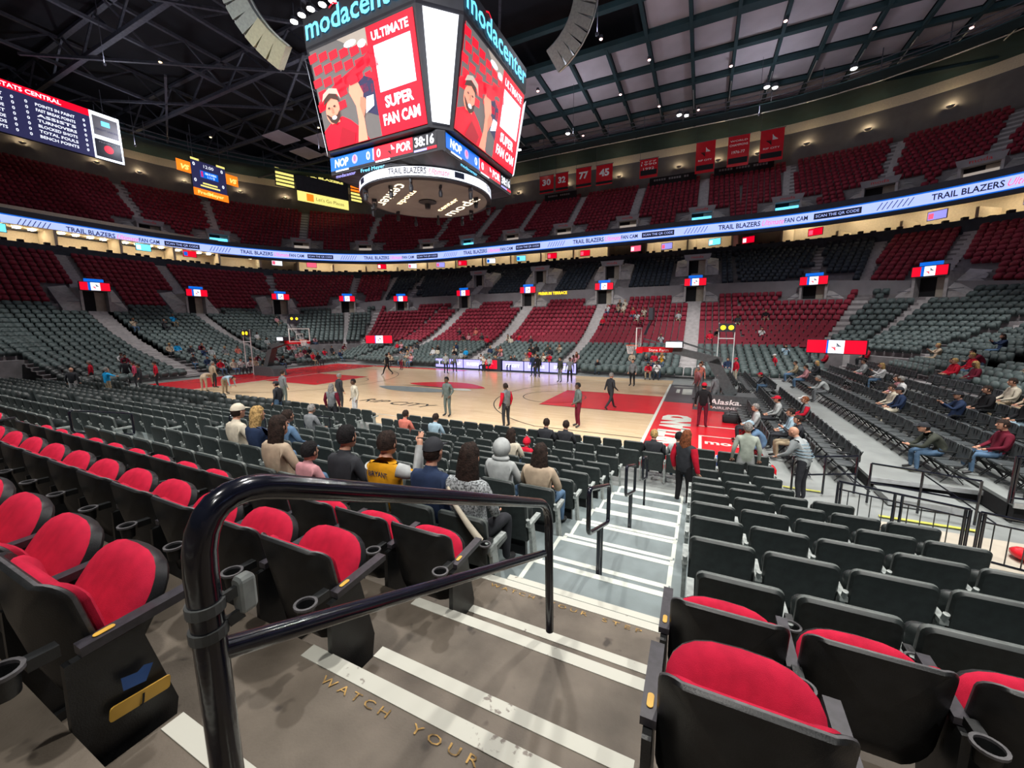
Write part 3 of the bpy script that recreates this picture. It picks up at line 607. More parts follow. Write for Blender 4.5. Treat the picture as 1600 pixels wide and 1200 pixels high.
# x, y, floor z, heading, pose, top, trousers, hair, hair colour, skin, label
PEOPLE = [
(11.23, -18.39, 1.524, 0.0, 'sit', 'beige', 'denim', 'long', 'brown', 'a', 'person with long dark brown hair in a cream top, seated behind the handrail'),
(11.83, -18.39, 1.524, 0.0, 'sit_low', 'pink', 'denim', 'short', 'black', 'a', 'small child with short black hair seated between two adults'),
(12.43, -18.39, 1.524, 0.0, 'sit', 'charcoal', 'denim', 'short', 'black', 'a', 'person with short black hair in a dark jacket, turned right beside the child'),
(13.03, -18.39, 1.524, 0.0, 'sit_raise', 'mustard', 'grey', 'short', 'brown', 'a', 'person in a mustard jersey over grey sleeves raising the right hand'),
(13.63, -18.39, 1.524, 0.0, 'sit', 'navy', 'denim', 'cap', 'charcoal', 'a', 'person in a dark cap and navy denim jacket seated by the handrail'),
(14.06, -18.39, 1.524, 0.0, 'sit', 'speckle', 'charcoal', 'long', 'brown', 'a', 'person with brown hair in a grey speckled sweater with a pale yellow bag strap'),
(13.46, -16.53, 1.08, 0.0, 'sit', 'lightgrey', 'denim', 'hood', 'lightgrey', 'a', 'person in a light grey hoodie with the hood up'),
(14.06, -16.53, 1.08, 0.0, 'sit', 'beige', 'denim', 'long', 'brown', 'a', 'person in a beige coat with dark hair, seated nearest the aisle'),
(9.26, -17.46, 1.3, 0.0, 'sit_phone', 'navy', 'denim', 'long', 'blond', 'a', 'person with long blond hair holding up a phone'),
(8.71, -17.46, 1.3, 0.0, 'sit', 'cream', 'denim', 'cap', 'cream', 'a', 'person in a pale cap leaning beside the long blond hair'),
(7.46, -11.7, 0, 0.0, 'sit', 'salmon', 'denim', 'short', 'brown', 'a', 'person in a salmon pink top seated in the front rows near centre court'),
(8.66, -11.7, 0, 0.0, 'sit', 'paleblue', 'denim', 'short', 'brown', 'a', 'person in a pale blue top seated beside the salmon pink top'),
(12.05, -10.9, 0, 0.0, 'sit', 'charcoal', 'charcoal', 'short', 'brown', 'a', 'person in a dark suit seated in the front row, left of a pair'),
(12.65, -10.9, 0, 0.0, 'sit', 'charcoal', 'charcoal', 'short', 'brown', 'a', 'person in a dark suit seated in the front row, right of a pair'),
(12.26, -13.74, 0.42, 0.0, 'sit', 'cream', 'denim', 'long', 'brown', 'a', 'person with wavy brown hair seated behind the dark suits'),
(12.26, -12.81, 0.2, 0.0, 'sit_low', 'red', 'denim', 'knit', 'red', 'a', 'child in a bright red knitted hat'),
(15.05, -10.9, 0, 0.0, 'sit', 'charcoal', 'charcoal', 'short', 'blond', 'a', 'person with short fair hair in the front row at the foot of the aisle'),
(15.65, -10.9, 0, 0.0, 'sit', 'lightgrey', 'denim', 'short', 'black', 'a', 'person with black hair and grey top, front row, at the foot of the aisle'),
(8.66, -16.53, 1.08, 0.0, 'sit', 'denim', 'denim', 'short', 'brown', 'a', 'person in a denim top seated beyond the phone holder'),
(5.66, -13.74, 0.42, 0.0, 'sit', 'grey', 'denim', 'short', 'grey', 'a', 'person in a grey top bending in the front rows left of the standing group'),
(5.7, -6.64, 0, 3.0, 'stand_pocket', 'suitgrey', 'suitgrey', 'short', 'black', 'd', 'person in a grey suit and light shirt standing at mid-court sideline'),
(11.69, -6.09, 0, 2.2, 'stand_front', 'suitgrey', 'maroon', 'short', 'black', 'd', 'person in a grey blazer and brown trousers, hands clasped, on the near sideline'),
(9.07, -7.38, 0, 1.2, 'stand', 'redgrey', 'charcoal', 'short', 'brown', 'd', 'person in a red and grey jacket standing on the sideline'),
(12.2, -2.24, 0, -0.6, 'walk', 'charcoal', 'charcoal', 'short', 'grey', 'a', 'person in dark clothes walking across the right key'),
(-7.77, 3.95, 0, 1.9, 'walk', 'black', 'black', 'short', 'black', 'd', 'distant person in black striding near the far sideline'),
(-3.86, -7.97, 0, 0, 'stand', 'grey', 'suitgrey', 'short', 'brown', 'a', 'person in a grey hoodie standing on court behind the near rows, left side'),
(-0.29, -10.65, 0, 2.0, 'stand', 'charcoal', 'denim', 'cap', 'charcoal', 'a', 'person in a dark jacket with white lettering standing in the near rows'),
(2.6, -10.3, 0, 0.4, 'stand', 'maroongrey', 'charcoal', 'long', 'grey', 'a', 'person in a grey vest over maroon sleeves standing in the near rows'),
(-0.01, -7.67, 0, -0.2, 'stand', 'charcoal', 'charcoal', 'short', 'grey', 'a', 'person in a charcoal jacket standing just beyond the maroon sleeves'),
(2.3, -8.85, 0, 2.8, 'stand', 'cream', 'white', 'short', 'black', 'd', 'person in a long cream hooded top standing in the front rows'),
(15.84, -12.13, 0, -0.5, 'stand', 'redblack', 'black', 'long', 'auburn', 'a', 'person with auburn hair, red sleeves and black vest at the foot of the aisle'),
(17.14, -10.79, 0, 0.05, 'stand', 'blazer', 'lightgrey', 'short', 'grey', 'a', 'person in a pale grey-green blazer seen from behind on the red apron'),
(18.31, -10.62, 0, 1.0, 'lean', 'stripe', 'charcoal', 'bald', 'skin', 'a', 'bald person in a blue and white striped shirt leaning on the rail'),
(16.25, -4.15, 0, -0.1, 'stand', 'black', 'maroon', 'cap', 'red', 'a', 'person in a black top and maroon trousers standing under the right basket'),
(16.84, -0.18, 0, 0.6, 'stand', 'grey', 'grey', 'bald', 'skin', 'a', 'bald person in a grey top beside the right basket base'),
(16.0, 2.16, 0, 2.0, 'stand', 'pink', 'grey', 'short', 'grey', 'a', 'person in a pinkish shirt behind the right baseline pair'),
(12.02, 5.93, 0, 2.8, 'stand', 'grey', 'black', 'short', 'brown', 'a', 'person in a grey top and black shorts near the far right corner of the court'),
(18.34, 9.6, 0, 2.0, 'stand', 'red', 'cream', 'cap', 'red', 'a', 'person in a red top beyond the right basket'),
(21.26, 14.48, 0, 1.9, 'stand', 'red', 'charcoal', 'cap', 'white', 'a', 'person in a bright red top standing at the far end of the folding chairs'),
(6.95, 5.73, 0, 2.6, 'stand', 'olive', 'grey', 'short', 'brown', 'a', 'person in an olive top at the right end of the scorers table'),
(7.69, 5.7, 0, 3.3, 'stand', 'grey', 'black', 'short', 'black', 'd', 'person in a grey shirt beside the olive top'),
(4.53, 7.38, 0, 0.4, 'stand', 'black', 'charcoal', 'short', 'black', 'a', 'person in black leaning at the scorers table, right part'),
(3.9, 7.97, 0, 3.0, 'stand', 'navy', 'navy', 'short', 'brown', 'a', 'person in navy standing in front of the purple boards'),
(-3.68, 6.63, 0, 0.2, 'stand', 'lightgrey', 'charcoal', 'short', 'grey', 'a', 'person in a light grey top at the left purple boards'),
(-3.48, 7.71, 0, 0.5, 'stand', 'grey', 'charcoal', 'short', 'black', 'a', 'person in a grey jacket beside the light grey top'),
(-9.31, 7.47, 0, 2.9, 'stand', 'grey', 'maroon', 'short', 'brown', 'a', 'person in a grey top near the far left sideline'),
(-10.81, 10.66, 0, 2.9, 'stand', 'grey', 'black', 'short', 'grey', 'a', 'person in a dark grey coat beyond the far left sideline'),
(16.11, 5.17, 0, 3.3, 'stand', 'salmon', 'grey', 'short', 'brown', 'a', 'person in a salmon shirt in the group by the right basket'),
(-17.25, -11.82, 0, 0.8, 'stand', 'charcoal', 'white', 'bald', 'skin', 'a', 'person in a dark jacket and white trousers at the far left of the near rows'),
(-15.31, -10.97, 0, 0.1, 'stand_wide', 'brightblue', 'khaki', 'short', 'grey', 'a', 'person in a bright blue jacket with arms spread, far left'),
(-22.6, -9.33, 0, 2.6, 'stand', 'red', 'charcoal', 'short', 'grey', 'a', 'person in a red shirt behind the bright blue jacket'),
(-16.48, -9.02, 0, 2.8, 'stand', 'charcoal', 'charcoal', 'short', 'brown', 'a', 'person in a dark vest near a tall padded pole'),
(-18.9, -8.35, 0, 2.8, 'stand', 'pinkred', 'charcoal', 'short', 'brown', 'a', 'person in a pinkish red shirt left of the dark vest'),
(-17.51, -7.75, 0, 2.8, 'stand', 'red', 'charcoal', 'short', 'brown', 'a', 'person in a red shirt holding the padded pole'),
(-12.65, -7.35, 0, 0.6, 'bend', 'beige', 'beige', 'short', 'blond', 'a', 'person bending forward on the left baseline, left of a pair'),
(-10.35, -7.38, 0, -1.2, 'bend', 'paleblue', 'khaki', 'short', 'brown', 'a', 'person in pale blue bending forward on the left baseline'),
(-13.81, -6.15, 0, 0.1, 'stand', 'beige', 'charcoal', 'short', 'grey', 'a', 'person in a beige shirt standing between the bending pair'),
(-21.92, -7.71, 0, 1.2, 'stand', 'charcoal', 'charcoal', 'short', 'black', 'a', 'person in dark clothes standing right of the bright blue jacket'),
(21.9, -7.9, 0.3, 1.571, 'sit_fwd', 'olive', 'denim', 'cap', 'charcoal', 'a', 'person in a dark green jacket and jeans seated at the end of the platform'),
(22.85, -8.0, 0.42, 1.571, 'sit', 'maroon', 'denim', 'short', 'brown', 'a', 'person in a maroon shirt with jeans stretched out behind the right rail'),
(18.98, -7.25, 0, 1.571, 'sit_phone', 'charcoal', 'khaki', 'short', 'brown', 'a', 'person in a dark jacket and khaki trousers holding a green drink'),
(18.05, -8.08, 0, 1.571, 'sit_fwd', 'denim', 'denim', 'cap', 'paleblue', 'a', 'person in a pale blue hat and denim seated in the folding chairs'),
(21.9, 2.26, 0.3, 1.571, 'sit_fwd', 'lightgrey', 'grey', 'short', 'grey', 'a', 'person in a light grey top leaning forward among folding chairs'),
(19.9, -3.3, 0, 1.571, 'sit', 'charcoal', 'red', 'cap', 'white', 'a', 'person in a white cap and dark top among the folding chairs'),
(18.98, -3.69, 0, 1.571, 'sit', 'lightgrey', 'charcoal', 'cap', 'red', 'a', 'person in a red cap seated near the baseline folding chairs'),
(19.9, -3.44, 0, 1.571, 'sit', 'redgrey', 'charcoal', 'short', 'auburn', 'a', 'person in an orange red top beside the white cap'),
(22.85, -2.55, 0.42, 1.571, 'sit', 'navy', 'cream', 'cap', 'charcoal', 'a', 'person in a navy jacket over white beside a dark cap'),
(22.85, -1.94, 0.42, 1.571, 'sit', 'cream', 'charcoal', 'short', 'brown', 'a', 'person in a cream top beside the navy jacket'),
(23.75, 0.34, 0.55, 1.571, 'sit', 'pink', 'charcoal', 'short', 'brown', 'a', 'person in a pink top seated behind the navy jacket'),
(23.75, -4.02, 0.55, 1.571, 'sit_phone', 'navy', 'charcoal', 'cap', 'charcoal', 'a', 'person in navy holding a phone in the right stand'),
(24.65, -3.43, 0.7, 1.571, 'sit', 'black', 'charcoal', 'short', 'brown', 'a', 'person in black seated second from the right picture edge'),
(24.65, -5.25, 0.7, 1.571, 'sit', 'black', 'paleblue', 'short', 'black', 'a', 'person in a black coat and pale scarf at the right picture edge'),
(25.55, -2.7, 0.9, 1.571, 'sit', 'cream', 'khaki', 'short', 'brown', 'a', 'person in a cream top seated behind the black coats'),
(25.55, -3.71, 0.9, 1.571, 'sit', 'beige', 'khaki', 'long', 'blond', 'a', 'person with fair hair beside the cream top at the right'),
(26.93, 3.93, 1.08, 1.571, 'sit', 'red', 'charcoal', 'short', 'blond', 'a', 'person in a red jersey, left of the red pair in the right stand'),
(26.93, 4.1, 1.08, 1.571, 'sit', 'red', 'charcoal', 'short', 'brown', 'a', 'person in a red jersey, right of the red pair in the right stand'),
(24.65, 7.32, 0.7, 1.571, 'sit', 'lightgrey', 'pink', 'short', 'brown', 'a', 'person in pale grey over pink seated above the folding chairs'),
(24.65, 4.93, 0.7, 1.571, 'sit', 'white', 'charcoal', 'short', 'brown', 'a', 'person in white seated beside the pale grey top'),
(22.85, 8.81, 0.42, 1.571, 'sit', 'charcoal', 'charcoal', 'long', 'blond', 'a', 'person with long fair hair in a dark top above the folding chairs'),
(24.65, 14.85, 0.7, 1.571, 'sit', 'red', 'charcoal', 'short', 'blond', 'a', 'person in red and white below the wide tunnel sign'),
(21.9, 6.84, 0.3, 1.571, 'sit', 'pink', 'denim', 'short', 'brown', 'a', 'person in a pale pink top left of the long fair hair'),
(21.9, 9.65, 0.3, 1.571, 'sit', 'khaki', 'denim', 'short', 'brown', 'a', 'person in a khaki top in the folding chairs near the corner'),
(19.9, 5.57, 0, 1.571, 'sit_fwd', 'charcoal', 'denim', 'cap', 'red', 'a', 'person in a dark top leaning back near the corner chairs'),
(18.05, -5.76, 0, 1.571, 'sit', 'lightgrey', 'charcoal', 'short', 'grey', 'a', 'person in a grey top seated near the red apron'),
(18.98, -6.19, 0, 1.571, 'sit', 'paleblue', 'charcoal', 'short', 'brown', 'a', 'person in pale blue seated near the red apron'),
(26.93, 14.63, 1.08, 1.571, 'sit', 'red', 'charcoal', 'short', 'brown', 'a', 'person in a dull red top right of the tunnel sign'),
(-10.8, 10.9, 0, 3.142, 'sit', 'white', 'khaki', 'short', 'blond', 'a', '@f|white|blond|U|left of the scorers table'),
(-16.2, 15.6, 0.86, 3.142, 'sit_phone', 'pink', 'denim', 'short', 'black', 'a', '@f|pink|black|P|left of the scorers table'),
(-12.6, 10.1, 0, 3.142, 'sit_fwd', 'beige', 'charcoal', 'short', 'black', 'a', '@f|beige|black|V|left of the scorers table'),
(-16.8, 15.6, 0.86, 3.142, 'sit', 'red', 'charcoal', 'long', 'grey', 'a', '@f|red|grey|P|left of the scorers table'),
(-11.4, 10.9, 0, 3.142, 'sit_phone', 'beige', 'khaki', 'long', 'grey', 'a', '@f|beige|grey|U|left of the scorers table'),
(-12.0, 10.9, 0, 3.142, 'sit_phone', 'white', 'denim', 'cap', 'grey', 'a', '@f|white|grey|U|left of the scorers table'),
(-10.2, 10.1, 0, 3.142, 'sit_phone', 'pink', 'denim', 'short', 'brown', 'a', '@f|pink|brown|V|left of the scorers table'),
(-13.2, 13.74, 0.42, 3.142, 'sit', 'pink', 'charcoal', 'long', 'auburn', 'a', '@f|pink|auburn|R|left of the scorers table'),
(-13.8, 10.9, 0, 3.142, 'sit', 'beige', 'khaki', 'cap', 'brown', 'a', '@f|beige|brown|U|left of the scorers table'),
(-13.8, 15.6, 0.86, 3.142, 'sit', 'charcoal', 'khaki', 'cap', 'black', 'a', '@f|charcoal|black|P|left of the scorers table'),
(-13.8, 13.74, 0.42, 3.142, 'sit', 'black', 'denim', 'cap', 'blond', 'a', '@f|black|blond|R|left of the scorers table'),
(-12.6, 12.81, 0.2, 3.142, 'sit_fwd', 'lightgrey', 'khaki', 'long', 'blond', 'a', '@f|lightgrey|blond|S|left of the scorers table'),
(2.4, 12.81, 0.2, 3.142, 'sit_fwd', 'grey', 'charcoal', 'long', 'auburn', 'a', '@f|grey|auburn|S|behind the scorers table'),
(-1.2, 11.7, 0, 3.142, 'sit_fwd', 'pink', 'khaki', 'long', 'blond', 'a', '@f|pink|blond|T|behind the scorers table'),
(-6.0, 13.74, 0.42, 3.142, 'sit', 'brightblue', 'khaki', 'cap', 'grey', 'a', '@f|brightblue|grey|R|behind the scorers table'),
(3.0, 12.81, 0.2, 3.142, 'sit_phone', 'cream', 'charcoal', 'long', 'auburn', 'a', '@f|cream|auburn|S|behind the scorers table'),
(2.4, 15.6, 0.86, 3.142, 'sit', 'olive', 'denim', 'short', 'black', 'a', '@f|olive|black|P|behind the scorers table'),
(-8.4, 15.6, 0.86, 3.142, 'sit', 'navy', 'khaki', 'short', 'auburn', 'a', '@f|navy|auburn|P|behind the scorers table'),
(6.0, 13.74, 0.42, 3.142, 'sit_fwd', 'pink', 'khaki', 'long', 'auburn', 'a', '@f|pink|auburn|R|behind the scorers table'),
(3.6, 12.81, 0.2, 3.142, 'sit_phone', 'red', 'khaki', 'cap', 'black', 'a', '@f|red|black|S|behind the scorers table'),
(-1.2, 10.1, 0, 3.142, 'sit', 'lightgrey', 'charcoal', 'cap', 'grey', 'd', '@f|lightgrey|grey|V|behind the scorers table'),
(-3.6, 14.67, 0.64, 3.142, 'sit', 'navy', 'khaki', 'long', 'blond', 'a', '@f|navy|blond|Q|behind the scorers table'),
(-1.8, 13.74, 0.42, 3.142, 'sit_fwd', 'pink', 'denim', 'cap', 'blond', 'a', '@f|pink|blond|R|behind the scorers table'),
(-2.4, 14.67, 0.64, 3.142, 'sit_phone', 'salmon', 'khaki', 'long', 'brown', 'a', '@f|salmon|brown|Q|behind the scorers table'),
(6.0, 12.81, 0.2, 3.142, 'sit_fwd', 'pink', 'charcoal', 'cap', 'black', 'd', '@f|pink|black|S|behind the scorers table'),
(0.6, 10.9, 0, 3.142, 'sit', 'charcoal', 'charcoal', 'long', 'brown', 'a', '@f|charcoal|brown|U|behind the scorers table'),
(-9.6, 13.74, 0.42, 3.142, 'sit', 'cream', 'denim', 'long', 'black', 'd', '@f|cream|black|R|behind the scorers table'),
(0.6, 15.6, 0.86, 3.142, 'sit_phone', 'charcoal', 'charcoal', 'cap', 'brown', 'd', '@f|charcoal|brown|P|behind the scorers table'),
(3.0, 10.9, 0, 3.142, 'sit', 'lightgrey', 'khaki', 'cap', 'grey', 'a', '@f|lightgrey|grey|U|behind the scorers table'),
(1.2, 13.74, 0.42, 3.142, 'sit_phone', 'red', 'charcoal', 'short', 'blond', 'd', '@f|red|blond|R|behind the scorers table'),
(0.6, 11.7, 0, 3.142, 'sit', 'charcoal', 'denim', 'short', 'grey', 'a', '@f|charcoal|grey|T|behind the scorers table'),
(3.6, 10.1, 0, 3.142, 'sit', 'olive', 'denim', 'short', 'brown', 'a', '@f|olive|brown|V|behind the scorers table'),
(1.2, 15.6, 0.86, 3.142, 'sit', 'black', 'khaki', 'short', 'black', 'd', '@f|black|black|P|behind the scorers table'),
(-6.0, 12.81, 0.2, 3.142, 'sit', 'lightgrey', 'khaki', 'short', 'grey', 'd', '@f|lightgrey|grey|S|behind the scorers table'),
(3.6, 15.6, 0.86, 3.142, 'sit_phone', 'beige', 'charcoal', 'long', 'auburn', 'a', '@f|beige|auburn|P|behind the scorers table'),
(1.2, 14.67, 0.64, 3.142, 'sit', 'black', 'khaki', 'short', 'grey', 'a', '@f|black|grey|Q|behind the scorers table'),
(-10.2, 13.74, 0.42, 3.142, 'sit', 'white', 'khaki', 'cap', 'brown', 'a', '@f|white|brown|R|behind the scorers table'),
(-2.4, 13.74, 0.42, 3.142, 'sit', 'charcoal', 'khaki', 'cap', 'auburn', 'a', '@f|charcoal|auburn|R|behind the scorers table'),
(-1.8, 10.1, 0, 3.142, 'sit_phone', 'cream', 'charcoal', 'short', 'grey', 'a', '@f|cream|grey|V|behind the scorers table'),
(1.8, 11.7, 0, 3.142, 'sit', 'beige', 'khaki', 'short', 'auburn', 'a', '@f|beige|auburn|T|behind the scorers table'),
(-10.2, 14.67, 0.64, 3.142, 'sit', 'black', 'charcoal', 'cap', 'grey', 'a', '@f|black|grey|Q|behind the scorers table'),
(-7.2, 13.74, 0.42, 3.142, 'sit_fwd', 'black', 'denim', 'long', 'black', 'a', '@f|black|black|R|behind the scorers table'),
(-3.0, 11.7, 0, 3.142, 'sit_phone', 'white', 'charcoal', 'short', 'brown', 'a', '@f|white|brown|T|behind the scorers table'),
(3.0, 14.67, 0.64, 3.142, 'sit', 'charcoal', 'denim', 'short', 'black', 'a', '@f|charcoal|black|Q|behind the scorers table'),
(1.2, 12.81, 0.2, 3.142, 'sit', 'grey', 'charcoal', 'long', 'grey', 'a', '@f|grey|grey|S|behind the scorers table'),
(-7.8, 14.67, 0.64, 3.142, 'sit_fwd', 'cream', 'denim', 'cap', 'blond', 'a', '@f|cream|blond|Q|behind the scorers table'),
(13.2, 11.7, 0, 3.142, 'sit_fwd', 'white', 'denim', 'short', 'auburn', 'a', '@f|white|auburn|T|right of the scorers table'),
(17.4, 12.81, 0.2, 3.142, 'sit', 'lightgrey', 'charcoal', 'cap', 'black', 'a', '@f|lightgrey|black|S|right of the scorers table'),
(12.6, 11.7, 0, 3.142, 'sit_phone', 'navy', 'denim', 'short', 'black', 'a', '@f|navy|black|T|right of the scorers table'),
(17.4, 11.7, 0, 3.142, 'sit', 'red', 'khaki', 'short', 'auburn', 'a', '@f|red|auburn|T|right of the scorers table'),
(12.6, 10.1, 0, 3.142, 'sit_fwd', 'red', 'khaki', 'cap', 'brown', 'a', '@f|red|brown|V|right of the scorers table'),
(13.2, 10.9, 0, 3.142, 'sit', 'navy', 'denim', 'short', 'grey', 'd', '@f|navy|grey|U|right of the scorers table'),
(13.2, 10.1, 0, 3.142, 'sit_phone', 'white', 'charcoal', 'short', 'brown', 'd', '@f|white|brown|V|right of the scorers table'),
(10.8, 13.74, 0.42, 3.142, 'sit', 'beige', 'denim', 'short', 'grey', 'a', '@f|beige|grey|R|right of the scorers table'),
(8.4, 11.7, 0, 3.142, 'sit_fwd', 'charcoal', 'denim', 'short', 'grey', 'a', '@f|charcoal|grey|T|right of the scorers table'),
(13.2, 13.74, 0.42, 3.142, 'sit_phone', 'mustard', 'denim', 'long', 'blond', 'a', '@f|mustard|blond|R|right of the scorers table'),
(12.6, 13.74, 0.42, 3.142, 'sit', 'red', 'khaki', 'short', 'blond', 'd', '@f|red|blond|R|right of the scorers table'),
(18.0, 12.81, 0.2, 3.142, 'sit', 'navy', 'denim', 'short', 'brown', 'a', '@f|navy|brown|S|right of the scorers table'),
(12.0, 13.74, 0.42, 3.142, 'sit_fwd', 'charcoal', 'denim', 'long', 'grey', 'a', '@f|charcoal|grey|R|right of the scorers table'),
(16.2, 10.9, 0, 3.142, 'sit_phone', 'white', 'charcoal', 'long', 'auburn', 'a', '@f|white|auburn|U|right of the scorers table'),
(-7.2, 19.24, 1.82, 3.142, 'sit_phone', 'charcoal', 'khaki', 'cap', 'grey', 'a', '@f|charcoal|grey|L|far red and black rows'),
(-9.0, 20.94, 2.42, 3.142, 'sit', 'salmon', 'khaki', 'short', 'blond', 'd', '@f|salmon|blond|J|far red and black rows'),
(-3.6, 19.24, 1.82, 3.142, 'sit_fwd', 'cream', 'khaki', 'short', 'brown', 'a', '@f|cream|brown|L|far red and black rows'),
(-11.4, 20.94, 2.42, 3.142, 'sit_phone', 'charcoal', 'charcoal', 'short', 'grey', 'a', '@f|charcoal|grey|J|far red and black rows'),
(-0.6, 18.39, 1.524, 3.142, 'sit', 'charcoal', 'denim', 'short', 'grey', 'a', '@f|charcoal|grey|M|far red and black rows'),
(-9.0, 19.24, 1.82, 3.142, 'sit', 'pink', 'charcoal', 'long', 'brown', 'a', '@f|pink|brown|L|far red and black rows'),
(-3.0, 18.39, 1.524, 3.142, 'sit', 'cream', 'denim', 'cap', 'brown', 'd', '@f|cream|brown|M|far red and black rows'),
(-6.0, 18.39, 1.524, 3.142, 'sit', 'red', 'charcoal', 'short', 'grey', 'd', '@f|red|grey|M|far red and black rows'),
(-2.4, 19.24, 1.82, 3.142, 'sit_phone', 'red', 'denim', 'cap', 'brown', 'a', '@f|red|brown|L|far red and black rows'),
(-9.6, 19.24, 1.82, 3.142, 'sit_fwd', 'charcoal', 'khaki', 'short', 'black', 'a', '@f|charcoal|black|L|far red and black rows'),
(13.8, 24.34, 4.1, 3.142, 'sit', 'lightgrey', 'khaki', 'short', 'blond', 'd', '@f|lightgrey|blond|F|far red rows between the aisles'),
(6.0, 26.04, 5.1, 3.142, 'sit_phone', 'white', 'denim', 'short', 'grey', 'a', '@f|white|grey|D|far red rows between the aisles'),
(10.2, 22.64, 3.18, 3.142, 'sit_phone', 'maroon', 'charcoal', 'long', 'brown', 'd', '@f|maroon|brown|H|far red rows between the aisles'),
(7.2, 26.89, 5.6, 3.142, 'sit_phone', 'olive', 'denim', 'short', 'blond', 'a', '@f|olive|blond|C|far red rows between the aisles'),
(7.8, 26.89, 5.6, 3.142, 'sit', 'cream', 'khaki', 'short', 'blond', 'a', '@f|cream|blond|C|far red rows between the aisles'),
(7.8, 26.04, 5.1, 3.142, 'sit', 'cream', 'khaki', 'cap', 'black', 'a', '@f|cream|black|D|far red rows between the aisles'),
(12.6, 19.24, 1.82, 3.142, 'sit_phone', 'lightgrey', 'denim', 'short', 'blond', 'd', '@f|lightgrey|blond|L|far red rows between the aisles'),
(7.2, 26.04, 5.1, 3.142, 'sit_phone', 'beige', 'charcoal', 'short', 'brown', 'a', '@f|beige|brown|D|far red rows between the aisles'),
(9.0, 25.19, 4.6, 3.142, 'sit', 'red', 'denim', 'long', 'blond', 'a', '@f|red|blond|E|far red rows between the aisles'),
(6.0, 23.49, 3.62, 3.142, 'sit', 'red', 'charcoal', 'long', 'blond', 'a', '@f|red|blond|G|far red rows between the aisles'),
(10.2, 25.19, 4.6, 3.142, 'sit_phone', 'cream', 'khaki', 'cap', 'auburn', 'a', '@f|cream|auburn|E|far red rows between the aisles'),
(9.6, 24.34, 4.1, 3.142, 'sit_phone', 'white', 'khaki', 'short', 'black', 'd', '@f|white|black|F|far red rows between the aisles'),
(19.2, 23.49, 3.62, 3.142, 'sit', 'charcoal', 'khaki', 'long', 'auburn', 'd', '@f|charcoal|auburn|G|far right of the main aisle'),
(17.4, 20.94, 2.42, 3.142, 'sit_fwd', 'black', 'khaki', 'short', 'brown', 'a', '@f|black|brown|J|far right of the main aisle'),
(24.6, 17.46, 1.3, 3.142, 'sit', 'black', 'charcoal', 'long', 'black', 'a', '@f|black|black|N|far right of the main aisle'),
(22.2, 16.53, 1.08, 3.142, 'sit_phone', 'paleblue', 'denim', 'long', 'brown', 'a', '@f|paleblue|brown|O|far right of the main aisle'),
(27.0, 19.24, 1.82, 3.142, 'sit_phone', 'black', 'charcoal', 'cap', 'grey', 'a', '@f|black|grey|L|far right of the main aisle'),
(21.0, 20.94, 2.42, 3.142, 'sit_phone', 'white', 'charcoal', 'short', 'black', 'a', '@f|white|black|J|far right of the main aisle'),
(16.8, 20.09, 2.12, 3.142, 'sit', 'red', 'charcoal', 'cap', 'brown', 'a', '@f|red|brown|K|far right of the main aisle'),
(21.6, 24.34, 4.1, 3.142, 'sit', 'black', 'khaki', 'short', 'auburn', 'a', '@f|black|auburn|F|far right of the main aisle'),
(-22.1, 11.4, 0, -1.571, 'sit_phone', 'navy', 'denim', 'short', 'grey', 'a', '@l|navy|grey|T|left end behind the basket'),
(-25.07, 14.4, 0.64, -1.571, 'sit_fwd', 'maroon', 'khaki', 'short', 'auburn', 'd', '@l|maroon|auburn|Q|left end behind the basket'),
(-24.14, 12.0, 0.42, -1.571, 'sit', 'charcoal', 'charcoal', 'short', 'black', 'a', '@l|charcoal|black|R|left end behind the basket'),
(-28.79, 7.2, 1.524, -1.571, 'sit', 'lightgrey', 'charcoal', 'long', 'brown', 'a', '@l|lightgrey|brown|M|left end behind the basket'),
(-26.93, 9.6, 1.08, -1.571, 'sit_fwd', 'pink', 'khaki', 'cap', 'black', 'd', '@l|pink|black|O|left end behind the basket'),
(-23.21, 6.6, 0.2, -1.571, 'sit_fwd', 'pink', 'khaki', 'short', 'grey', 'd', '@l|pink|grey|S|left end behind the basket'),
(-23.21, 10.2, 0.2, -1.571, 'sit_phone', 'red', 'denim', 'cap', 'black', 'a', '@l|red|black|S|left end behind the basket'),
(-23.21, 7.2, 0.2, -1.571, 'sit', 'pink', 'denim', 'short', 'blond', 'd', '@l|pink|blond|S|left end behind the basket'),
(-26.0, 7.8, 0.86, -1.571, 'sit', 'red', 'denim', 'cap', 'brown', 'a', '@l|red|brown|P|left end behind the basket'),
(-24.14, 6.6, 0.42, -1.571, 'sit_fwd', 'charcoal', 'denim', 'long', 'grey', 'd', '@l|charcoal|grey|R|left end behind the basket'),
(-23.21, 3.6, 0.2, -1.571, 'sit', 'charcoal', 'denim', 'short', 'grey', 'a', '@l|charcoal|grey|S|left end behind the basket'),
(-26.0, 8.4, 0.86, -1.571, 'sit', 'pink', 'charcoal', 'short', 'grey', 'a', '@l|pink|grey|P|left end behind the basket'),
(-25.07, 6.6, 0.64, -1.571, 'sit_fwd', 'lightgrey', 'charcoal', 'short', 'black', 'd', '@l|lightgrey|black|Q|left end behind the basket'),
(-22.1, 7.2, 0, -1.571, 'sit', 'charcoal', 'khaki', 'long', 'black', 'a', '@l|charcoal|black|T|left end behind the basket'),
(-21.3, 7.2, 0, -1.571, 'sit_phone', 'red', 'khaki', 'short', 'auburn', 'a', '@l|red|auburn|U|left end behind the basket'),
(-21.3, 3.6, 0, -1.571, 'sit_fwd', 'black', 'denim', 'short', 'auburn', 'd', '@l|black|auburn|U|left end behind the basket'),
(-22.1, 10.2, 0, -1.571, 'sit_fwd', 'olive', 'khaki', 'short', 'black', 'a', '@l|olive|black|T|left end behind the basket'),
